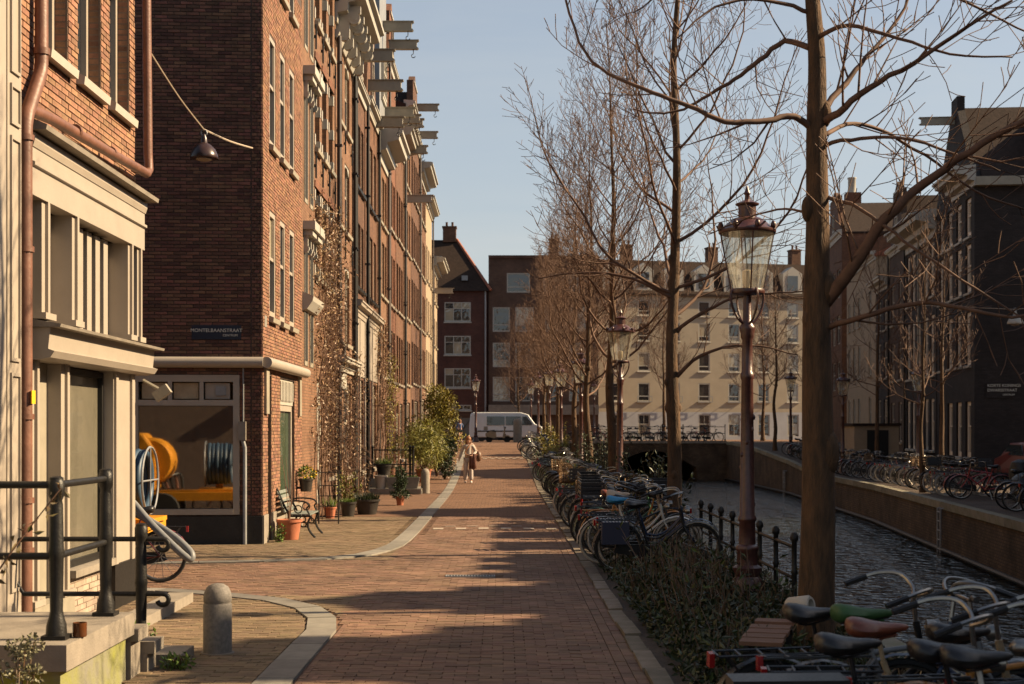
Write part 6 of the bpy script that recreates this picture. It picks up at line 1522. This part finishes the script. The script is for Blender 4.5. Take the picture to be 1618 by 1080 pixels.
# stone platform with trough
pf = thing('stone_platform', 'stone entrance platform with low plinth in front of the vine trunk', 'stoop', (-4.25,45.6,0))
k = MB(); k.box(.0,0,0,1.68,2.1,.17); k.build('plinth', M['stone'], pf); k = MB(); k.box(0,.9,.17,1.3,2.1,.46); k.build('platform', M['stone'], pf)
k = MB(); k.lathe([(.14,0),(.14,.62),(.13,.70),(.09,.77),(.03,.79)], 14); tag(k.build('stone_bollard', M['stone'], None, (-2.48,46.4,0)), 'round headed stone post at the end of the stone trough', 'bollard')
k = MB(); k.prism([(-.55,0),(-.62,.36),(.42,.36),(.34,0)], -.2, .2); o = thing('stone_trough', 'long dark stone trough planted with grass on the low plinth', 'trough', (-3.05,45.95,.17)); k.build('basin', M['bluestone'], o)
k = MB()
for i in range(120): leaf(k, Vector((pr_.uniform(-.55,.36), pr_.uniform(-.15,.15), .34)), Vector((0,0,1))+rdir(pr_)*.5, .1, .015, pr_)
k.build('foliage', L_grass, o)
o = thing('pale_pot', 'pale flared pot standing on the low stone plinth', 'pot', (-3.86,45.9,.17)); pot_part(o, .2, .42, M['whitepot'])
fr_ = thing('stair_railing', 'black iron stair railing with double posts on the stone platform', 'railing', (-4.2,46.6,0))
for x, z0 in ((.02,.17),(1.22,.46),(1.32,.46)): k = MB(); k.tube([(x,0,z0),(x,0,1.45)], .035 if x > 1 else .03, 8).sphere((x,0,1.47), .05, 8, 5); k.build('post', M['black'], fr_)
for z in (1.38,.92): k = MB(); k.tube([(.02,0,z),(1.3,0,z)], .022, 6); k.build('rail', M['black'], fr_)
# climbing vines on the row
def vine(name, label, Y0, Y1, z0, z1, nst, nlf, lm, dens_top=True, thick=.3, trunk_r=.03, L=.10):
    o = thing(name, label, 'climber', (ROWX, Y0, gz(Y0))); r = random.Random(len(label)); k = MB(); lf = MB(); W = Y1-Y0
    for i in range(nst):
        y = r.uniform(.0,1)*W; pts = [Vector((.08+r.uniform(0,.1), W*(.3+.4*r.random()) if i < 6 else y, 0))]; n = 9; top = r.uniform(.6,1)*(z1)
        for j in range(1, n): 
            q = pts[-1]; pts.append(Vector((.06 + r.uniform(0,thick)*(j/n), q.y + (y-q.y)*.4 + r.gauss(0,.14), top*j/(n-1))))
        rr = trunk_r if i < 5 else .012
        c_ = cr(pts, 3); k.tube(c_, [max(.004, rr*(1-.85*j/len(c_))) for j in range(len(c_))], 4)
        for j in range(24):
            q = c_[r.randrange(6, len(c_))]; d = rdir(r); d.x = abs(d.x); e = q + d*r.uniform(.2,.7); k.tube([q, (q+e)/2+Vector((0,0,.06)), e], [.006,.005,.003], 3, None, False)
    for i in range(nlf):
        f = r.random()**.8; z = z0 + (z1-z0)*f; y = W*.5 + r.gauss(0,.30)*W; y = max(-.2, min(W+.2, y)); x = abs(r.gauss(.12, thick*.7))
        leaf(lf, Vector((x, y, z + r.gauss(0,.1))), rdir(r) - Vector((0,0,.5)), L*r.uniform(.5,1.2), L*.5, r)
    k.build('stems', M['twig'], o); lf.build('leaves', lm, o)
vine('climbing_vine', 'dry brown climbing vine covering the front of the banded brick house', 32.2, 36.6, .9, 7.2, 26, 2600, L_vine, thick=.26)
vine('wisteria', 'gnarled wisteria trunk climbing the cream shopfront', 47.6, 50.6, 2.5, 5.6, 9, 700, L_vine, thick=.25, trunk_r=.06)
vine('climbing_vine', 'thin bare climber on the orange house behind the planter of herbs', 37.0, 40.5, 1.2, 4.2, 10, 350, L_vine, thick=.35, trunk_r=.02)
vine('ivy_climber', 'green ivy climbing beside the bamboo plant', 52.4, 53.8, .4, 4.6, 8, 1300, L_yel, thick=.2, L=.09)
# low plants along the house fronts
def tuft(name, label, loc, h, spread, n, mt, st=14, L=.12):
    o = thing(name, label, 'plant', loc); k = MB(); lf = MB(); r = random.Random(int(loc[1]*13))
    for i in range(st):
        a = r.uniform(0,6.28); q = spread*math.sqrt(r.random()); e = Vector((q*math.cos(a), q*math.sin(a), h*r.uniform(.6,1.1))); pts = [Vector((q*.3*math.cos(a), q*.3*math.sin(a), -.02)), e*.5+Vector((0,0,.06)), e]
        k.tube(cr(pts, 3), [.007,.0065,.006,.005,.0045,.004,.003], 3, None, False)
        for j in range(n//st): 
            f = r.uniform(.15,1); p = pts[0] + (e-pts[0])*f; leaf(lf, p + rdir(r)*.05, rdir(r)+Vector((0,0,.3)), L*r.uniform(.5,1.2), L*.35, r)
    k.build('stems', L_straw, o); lf.build('leaves', mt, o); return o
tuft('leafy_plant', 'tangled herb plant at the foot of the dry vine', (-3.8,35.6,0), .9, .4, 500, L_bam, 22, .10)
tuft('leafy_plant', 'sparse tall shrub beside the wide dark planter', (-3.6,36.6,0), 1.5, .4, 300, L_vine, 16, .10)
tuft('leafy_plant', 'weedy green tuft at the corner house foot', (-4.05,26.15,0), .28, .14, 120, L_grass, 10, .09)
tuft('grass_tuft', 'green weeds growing beside the lowest stoop step', (-2.74,12.25,0), .08, .15, 200, L_grass, 30, .07)
tuft('grass_tuft', 'green weeds between the stoop and the base kerb', (-3.35,13.4,.0), .2, .2, 160, L_grass, 16, .09)
o = thing('climbing_rose', 'sparse rose with a long arching stem leaning over the stoop railing', 'plant', (-3.35,9.35,0)); k, lf = MB(), MB()
for pts in ([(-.3,0,-.1),(-.1,.05,.75),(.10,.15,1.15),(.42,.3,1.62)], [(-.2,0,0),(-.18,.05,.8),(-.12,0,1.25),(-.22,0,1.62)], [(-.15,0,0),(-.05,.0,.6),(-.02,.0,1.1)], [(-.1,0,.1),(-.08,-.05,.8),(.0,-.05,1.5)]):
    c_ = cr(pts, 5); k.tube(c_, [.011-.0005*j for j in range(len(c_))], 5)
    for q in c_[4:]:
        for j in range(4): leaf(lf, q + rdir(pr_)*.04, rdir(pr_)-Vector((0,0,.4)), .075*pr_.uniform(.6,1.2), .038, pr_)
k.build('stems', M['twig'], o); lf.build('leaves', leafmat('rose_leaf', (.06,.07,.02), (.14,.07,.03)), o)
o = thing('dried_hydrangea', 'dried pale flower heads in front of the stoop', 'plant', (-3.12,9.35,0)); k, lf = MB(), MB()
for i in range(12):
    a = pr_.uniform(0,6.28); e = Vector((.22*math.cos(a)-.05,.15*math.sin(a),.42+.25*pr_.random())); k.tube([(0,0,0),e*.6,e], .005, 4); cloud(lf, [(e,(.06,.06,.05))], 60, .03, .025, pr_, .6)
k.build('stems', L_straw, o); lf.build('flower_heads', leafmat('dried_bloom', (.16,.15,.08), (.10,.09,.05)), o)['kind'] = 'stuff'

# verge undergrowth: one mass nobody could count
k, g_, st_ = MB(), MB(), MB()
for i in range(9000):
    y = 10.4 + 12.5*pr_.random()**1.1; x = 1.42 + 1.75*pr_.random()
    if y < 14.5 and x > 1.9 and pr_.random() < .2: continue
    h = pr_.uniform(.01,.22)*(1.3 if 13 < y < 19 else 1)*(.5 if x < 1.7 else 1); leaf(k, Vector((x, y, h)), rdir(pr_)+Vector((0,0,.2)), pr_.uniform(.05,.11), pr_.uniform(.03,.06), pr_)
for i in range(1500):
    y = 10.6 + 12*pr_.random(); x = 1.45 + 1.7*pr_.random(); p = Vector((x,y,0)); d = Vector((pr_.gauss(0,.25), pr_.gauss(0,.25), 1)); hh = pr_.uniform(.15,.8)**1.3*(1.1 if 14 < y < 19 else .6)*(.5 if x < 1.75 else 1)*(.7 if x > 2.6 else 1)
    e = p + d*hh; st_.tube([p, (p+e)/2+Vector((pr_.gauss(0,.03),0,.03)), e], [.006,.005,.003], 3, None, False)
    for j in range(3 if i % 3 else 0):
        f = pr_.uniform(.3,1); leaf(g_ if pr_.random() < .4 else k, p+(e-p)*f, rdir(pr_)+Vector((0,0,.1)), pr_.uniform(.07,.14), .035, pr_)
for i in range(2600):
    y = 24 + 70*pr_.random(); x = 1.42 + 1.8*pr_.random(); p = Vector((x,y,gz(y))); leaf(k if pr_.random() < .6 else g_, p+Vector((0,0,pr_.uniform(.02,.5))), rdir(pr_)+Vector((0,0,.4)), pr_.uniform(.10,.22), .07, pr_)
k.cur = 0; off = len(k.v)
vs, fs = k.v + g_.v + st_.v, list(k.f) + [tuple(i+len(k.v) for i in f) for f in g_.f] + [tuple(i+len(k.v)+len(g_.v) for i in f) for f in st_.f]
un = MB(); un.v = vs; un.f = fs; un.sm = [False]*len(fs); un.mi = [0]*len(k.f) + [1]*len(g_.f) + [2]*len(st_.f)
tag(un.build('undergrowth', [L_ivy, leafmat('nettle_leaf', (.055,.075,.014), (.03,.045,.009)), L_straw]), 'tangled weeds, nettles and ivy covering the verge', 'undergrowth', kind='stuff')
def verge_shrub(y, x, h, s_, label, mt, n=700):
    o = tuft('verge_shrub', label, (x, y, gz(y)), h, s_, n, mt, 30, .14); return o
verge_shrub(27.5, 2.9, 1.5, .8, 'leafy twiggy shrub behind the bicycle row at the canal edge', L_ivy); verge_shrub(37.5, 2.2, 1.0, .7, 'sunlit yellow green shrub between bicycle groups', L_bam, 900)
verge_shrub(44.5, 3.0, 1.9, 1.0, 'dark evergreen shrub overhanging the canal beyond the second lantern', L_ivy, 1400); verge_shrub(61, 2.6, 1.4, .9, 'sunlit shrub beyond the third lantern', L_bam, 900); verge_shrub(67.5, 2.3, 1.3, .8, 'golden shrub beside the fourth lantern', L_yel, 900); verge_shrub(79, 2.6, 1.5, .9, 'golden shrub near the fifth lantern', L_yel, 800)

# stone bollard by the corner
bl = thing('granite_bollard', 'round headed grey granite bollard on the near corner pavement', 'bollard', (-2.57,13.1,0))
k = MB(); k.lathe([(.128,-.1),(.128,.435),(.122,.445),(.120,.455),(.126,.465),(.126,.50),(.118,.55),(.095,.595),(.055,.62),(.01,.628)], 24); k.build('shaft', mat('granite', (.15,.135,.12), .7, .25, 30, .25, 90), bl)
k = MB(); k.lathe([(.15,-.02),(.15,.008),(.13,.008)], 20); k.build('collar', M['stone'], bl)

# bench and roll below the big tree
wb = thing('plank_bench', 'short wooden slat bench half buried in ivy below the lantern', 'bench', (2.15,11.7,.0), R(-16))
M['plank'] = mat('brown_plank', (.16,.075,.04), .7, .25, 4, .2, 30, stretch=(1,6,1), objrand=.15)
for i in range(5): k = MB(); k.box(-.16,-.11,.39,.16,.11,.42); k.build('plank', M['plank'], wb, (pr_.uniform(-.01,.01), -.75+i*.27+(.12 if i == 4 else 0), .0))
for x in (-.1,.1): k = MB(); k.box(x-.02,-.85,.34,x+.02,.6,.385); k.build('rail', M['black'], wb)
for y in (-.75,.5): k = MB(); k.box(-.13,y-.03,0,-.08,y+.03,.34).box(.08,y-.03,0,.13,y+.03,.34).box(-.13,y-.03,.30,.13,y+.03,.338); k.build('leg', M['black'], wb)
k = MB(); k.lathe([(.02,0),(.07,.0),(.085,.02),(.085,.2),(.07,.22),(.05,.22),(.05,.04),(.02,.04)], 14); tag(k.build('rolled_mat', M['whitepot'], None, (2.42,12.35,.50), (R(80),0,R(50))), 'pale rolled mat lying at the end of the slat bench', 'mat')

# orange pump machine in the side street
pm_ = thing('pump_machine', 'orange pump trailer with blue hose reel in the side street', 'machine', (-6.9,20.4,0))
M['orange'] = mat('orange_machine_paint', (.62,.26,.02), .35, .12, 5, .05, 30); M['hose'] = mat('blue_hose', (.03,.06,.10), .5, .2, 9); M['greyhose'] = mat('grey_hose', (.17,.175,.18), .5, .15, 9)
k = MB(); k.prism([(-1.5,.75),(-1.5,1.7),(-1.1,1.95),(.1,1.95),(.35,1.6),(.35,.75)], -.7, .7); b = k.build('housing', M['orange'], pm_); mo = b.modifiers.new('bevel','BEVEL'); mo.width = .06; mo.segments = 2
k = MB(); k.lathe([(.1,-.6),(.45,-.6),(.5,-.5),(.5,.5),(.45,.6),(.1,.6)], 20, tr(.2,-.1,1.35)@XM); k.build('tank', M['orange'], pm_)
k = MB(); k.box(-1.7,-.75,.55,2.0,-.6,.72).box(-1.7,.6,.55,2.0,.75,.72).box(-1.7,-.6,.56,-1.5,.6,.71).box(1.8,-.6,.56,2.0,.6,.71); k.build('chassis', M['orange'], pm_)
for x in (-.9,.5):
    for y in (-.8,.8): wheel(pm_, x, y, .36, .2)
k = MB()
for i in range(6): k.torus(.40-.012*(i%2), .05, 26, 8, tr(1.42+i*.085,.1,1.30)@rotm('Y', R(90)))
rl = k.build('hose_reel', M['hose'], pm_)
for x in (1.34, 1.93): k = MB(); k.torus(.47,.016,26,6,tr(x,.1,1.30)@rotm('Y',R(90))); k.tube([(x,.1,.83),(x,.1,1.77)], .012, 5).tube([(x,-.37,1.3),(x,.57,1.3)], .012, 5); k.build('reel_flange', M['zinc'], pm_)
k = MB(); k.box(1.2,-.5,.72,2.05,.6,.78).box(1.55,.04,.78,1.7,.16,1.3); k.build('reel_stand', M['orange'], pm_)
k = MB(); k.tube(cr([(1.3,-.7,1.5),(1.7,-1.1,1.3),(2.03,-1.4,1.10),(2.4,-1.7,.78),(2.8,-1.9,.45),(2.93,-1.9,.37),(2.90,-1.85,.47),(2.6,-1.65,.68),(2.1,-1.3,.9),(1.6,-.9,1.0)], 6), .048, 10); k.build('suction_hose', M['greyhose'], pm_)
for i in range(8): k = MB(); k.tube(cr([(-.2+.1*i,-.55,1.0),(-.1+.12*i,-.78,.85+.03*i),(.1+.1*i,-.7,.75)], 4), .03, 6); k.build('pipe', M['black'] if i % 2 else M['copper'], pm_)

# covered scooter and shed across the canal
o = thing('covered_scooter', 'scooter under a black cover beside the red bicycles across the canal', 'scooter', (rqx(40)+2.3,40.2,.02), R(75)); k = MB()
k.lathe([(.28,.05),(.36,.4),(.30,.75),(.12,.9),(.03,.92)], 12, tr(-.3,0,0)@Matrix.Diagonal((1.7,.9,.9,1))); k.lathe([(.2,.3),(.26,.8),(.2,1.1),(.05,1.18)], 12, tr(.35,0,0)@Matrix.Diagonal((.9,1.2,1,1))); k.build('cover', mat('black_tarp', (.012,.012,.013), .45, .3, 8, .5, 12), o)
for x in (-.62,.6): wheel(o, x, 0, .24, .13)
o = thing('utility_shed', 'small rendered utility shed beside the far bank lamp', 'shed', (17.4,69.5,gr(69))); k = MB(); k.box(-.9,-1.1,0,1.2,1.1,2.1); k.build('wall', M['plaster'], o); k = MB(); k.box(-1.0,-1.2,2.1,1.3,1.2,2.22); k.build('roof', M['tile'], o); k = MB(); k.box(-.3,-1.13,0,.7,-1.1,1.9); k.build('door', M['black'], o)
# ================================================================== people
def skin_fig(name, verts, edges, radii, m_, parent, sub=2):
    me = bpy.data.meshes.new(name); me.from_pydata(verts, edges, []); o = obj(name, me, parent); me.materials.append(m_)
    md = o.modifiers.new('skin', 'SKIN'); md.use_smooth_shade = True; sv = me.skin_vertices[0].data
    for i, r_ in enumerate(radii): sv[i].radius = (r_, r_) if not isinstance(r_, tuple) else r_
    sv[0].use_root = True; s2 = o.modifiers.new('sub', 'SUBSURF'); s2.levels = 1; s2.render_levels = sub; return o
M['skin'] = mat('skin', (.45,.25,.16), .55)
def person(label, loc, rz, s, la, ra_, ll, rl, top, trous, hair, shoes, shorts=False):
    p = thing('person', label, 'person', loc, rz); p.scale = (s,s,s)
    V = [(0,0,.93),(0,0,1.12),(0,0,1.32),(0,0,1.43),(0,-.015,1.50),(0,-.02,1.58),(0,-.01,1.66)]; E = [(0,1),(1,2),(2,3),(3,4),(4,5),(5,6)]; Rr = [.12,.10,.11,.045,.055,.08,.065]
    def add(chain, root, rads):
        prev = root
        for q, r_ in zip(chain, rads): V.append(q); Rr.append(r_); E.append((prev, len(V)-1)); prev = len(V)-1
    add([(-.17,0,1.37)]+la, 2, [.05,.04,.032,.026,.018]); add([(.17,0,1.37)]+ra_, 2, [.05,.04,.032,.026,.018])
    add([(-.09,0,.88)]+ll, 0, [.08,.055,.04,.035,.025]); add([(.09,0,.88)]+rl, 0, [.08,.055,.04,.035,.025])
    skin_fig('body', V, E, Rr, M['skin'], p)
    V2 = [(0,0,.90),(0,0,1.05),(0,0,1.25),(0,0,1.37),(-.17,0,1.36),la[0],Vector(la[1]),(.17,0,1.36),ra_[0],ra_[1]]
    skin_fig('top', [tuple(q) for q in V2], [(0,1),(1,2),(2,3),(3,4),(4,5),(5,6),(3,7),(7,8),(8,9)], [.135,.125,.13,.075,.07,.062,.05,.07,.062,.05] if not shorts else [.12,.115,.12,.07,.06,.045,.03,.06,.045,.03], top, p)
    if shorts: skin_fig('shorts', [(0,0,.95),(-.09,0,.86),tuple((Vector((-.09,0,.88))+Vector(ll[0]))/2),(.09,0,.86),tuple((Vector((.09,0,.88))+Vector(rl[0]))/2)], [(0,1),(1,2),(0,3),(3,4)], [.13,.10,.09,.10,.09], trous, p)
    else: skin_fig('trousers', [(0,0,.95),(-.09,0,.86),ll[0],ll[1],(.09,0,.86),rl[0],rl[1]], [(0,1),(1,2),(2,3),(0,4),(4,5),(5,6)], [.13,.10,.085,.085,.10,.085,.085], trous, p)
    for q in (ll, rl): 
        a = Vector(q[1]); k = MB(); k.sphere((a.x, a.y-.07, a.z-.045), .055, 10, 6, (.85,2.1,.7)); k.build('shoe', shoes, p)
    k = MB(); k.sphere((0,.02,1.62), .105, 12, 8, (1,1.05,1.05)); k.sphere((0,.055,1.50), .10, 12, 8, (1.05,.7,1.7)); k.sphere((-.075,.0,1.47), .04, 8, 6, (1,1,2.4)); k.sphere((.075,.0,1.47), .04, 8, 6, (1,1,2.4)); k.build('hair', hair, p)
    for x in (-.032,.032): k = MB(); k.sphere((x,-.095,1.585), .011, 6, 4); k.build('eye', M['dark'], p)
    k = MB(); k.sphere((0,-.105,1.555), .014, 6, 4, (.8,1,1.3)); k.build('nose', M['skin'], p); k = MB(); k.sphere((0,-.09,1.515), .016, 6, 4, (1.5,.5,.4)); k.build('mouth', mat('lips', (.35,.10,.08), .5), p)
    # hands: palm and fingers
    for q, sgn in ((la, -1), (ra_, 1)):
        w_, h_ = Vector(q[1]), Vector(q[2]); d = (h_-w_).normalized(); sd = Vector((0,1,0)) if abs(d.y) < .8 else Vector((0,0,1)); sd = (sd - d*sd.dot(d)).normalized(); k = MB()
        for i in range(4): f = h_ + sd*(.026-.0175*i); k.tube([f, f+d*(.045+.012*(1-abs(i-1.5)/2)), f+d*.075+Vector((0,-.012,-.012))], [.0095,.009,.007], 5)
        f = w_ + d*.03 + sd*.03; k.tube([f, f+d*.03+sd*.025, f+d*.06+sd*.03], [.011,.010,.008], 5); k.build('fingers', M['skin'], p)
    return p
M['knit'] = mat('grey_knit', (.42,.37,.32), .9, .1, 20, .3, 60); M['trouser'] = mat('pale_trousers', (.40,.34,.31), .85, .1, 8, .2, 20); M['auburn'] = mat('auburn_hair', (.22,.085,.03), .55, .3, 20, .3, 60)
wy = 53.5; wx = (740-VU)*wy/F
person('person in grey sweater and pale wide trousers walking with a coat over the arm', (wx, wy, gz(wy)), 0, 1.0, [(-.26,.02,1.12),(-.33,-.05,.90),(-.34,-.07,.84),(-.345,-.08,.80)], [(.27,.02,1.14),(.17,-.18,1.02),(.13,-.22,1.02),(.10,-.23,1.02)],
    [(-.10,-.05,.50),(-.11,.02,.09),(-.11,-.05,.05),(-.11,-.11,.04)], [(.10,-.10,.50),(.11,-.16,.09),(.11,-.23,.05),(.11,-.29,.04)], M['knit'], M['trouser'], M['auburn'], M['whitecar'])
o = thing('shoulder_bag', 'tan shoulder bag on a strap across the walking person in grey', 'bag', (wx, wy, gz(wy))); M['tanleather'] = mat('tan_leather', (.26,.115,.05), .5, .15, 8, .1, 40)
k = MB(); k.sphere((.37,.05,.98), .16, 12, 8, (.75,.75,1.25)); k.build('pouch', mat('brown_bag', (.13,.065,.035), .5, .2, 8), o); k = MB(); k.tube(cr([(.36,.1,1.12),(.15,.0,1.44),(-.02,-.16,1.30),(-.12,-.17,1.10),(.1,-.19,1.0),(.33,-.08,1.05)], 4), .022, 6); k.build('strap', M['tanleather'], o)
o = thing('folded_coat', 'brown coat draped over the arm of the walking person', 'coat', (wx, wy, gz(wy))); k = MB()
n_ = 9; vs = []
for i in range(n_+1):
    x = .06 + .24*i/n_; yy = -.22 + .03*math.sin(i*1.7)
    vs += [(x, -.10, 1.05), (x, -.20, 1.08), (x, yy-.03, .98), (x+.01*math.sin(i*2), yy-.05+.02*math.sin(i*2.3), .75), (x*1.02, yy-.04+.03*math.sin(i*2.1), .52+.03*math.sin(i))]
k.add(vs, [(5*i+j, 5*i+j+1, 5*i+j+6, 5*i+j+5) for i in range(n_) for j in range(4)], True); cc = k.build('cloth', mat('brown_coat', (.15,.065,.045), .9, .15, 8, .2, 30), o); mo = cc.modifiers.new('thick','SOLIDIFY'); mo.thickness = .03
person('person in blue top and dark shorts near the far lamp post', ((727-VU)*103/F, 103, 1.2), R(20), .93, [(-.24,.05,1.14),(-.2,-.12,1.0),(-.19,-.16,.98),(-.18,-.2,.97)], [(.24,-.02,1.14),(.22,.12,1.0),(.22,.16,.97),(.22,.2,.95)],
    [(-.10,-.12,.52),(-.10,.10,.14),(-.10,.04,.08),(-.10,-.02,.06)], [(.10,-.02,.50),(.10,-.04,.09),(.10,-.11,.05),(.10,-.17,.04)], mat('blue_top', (.04,.10,.24), .8), mat('navy_shorts', (.015,.018,.03), .8), M['auburn'], M['whitecar'], True)
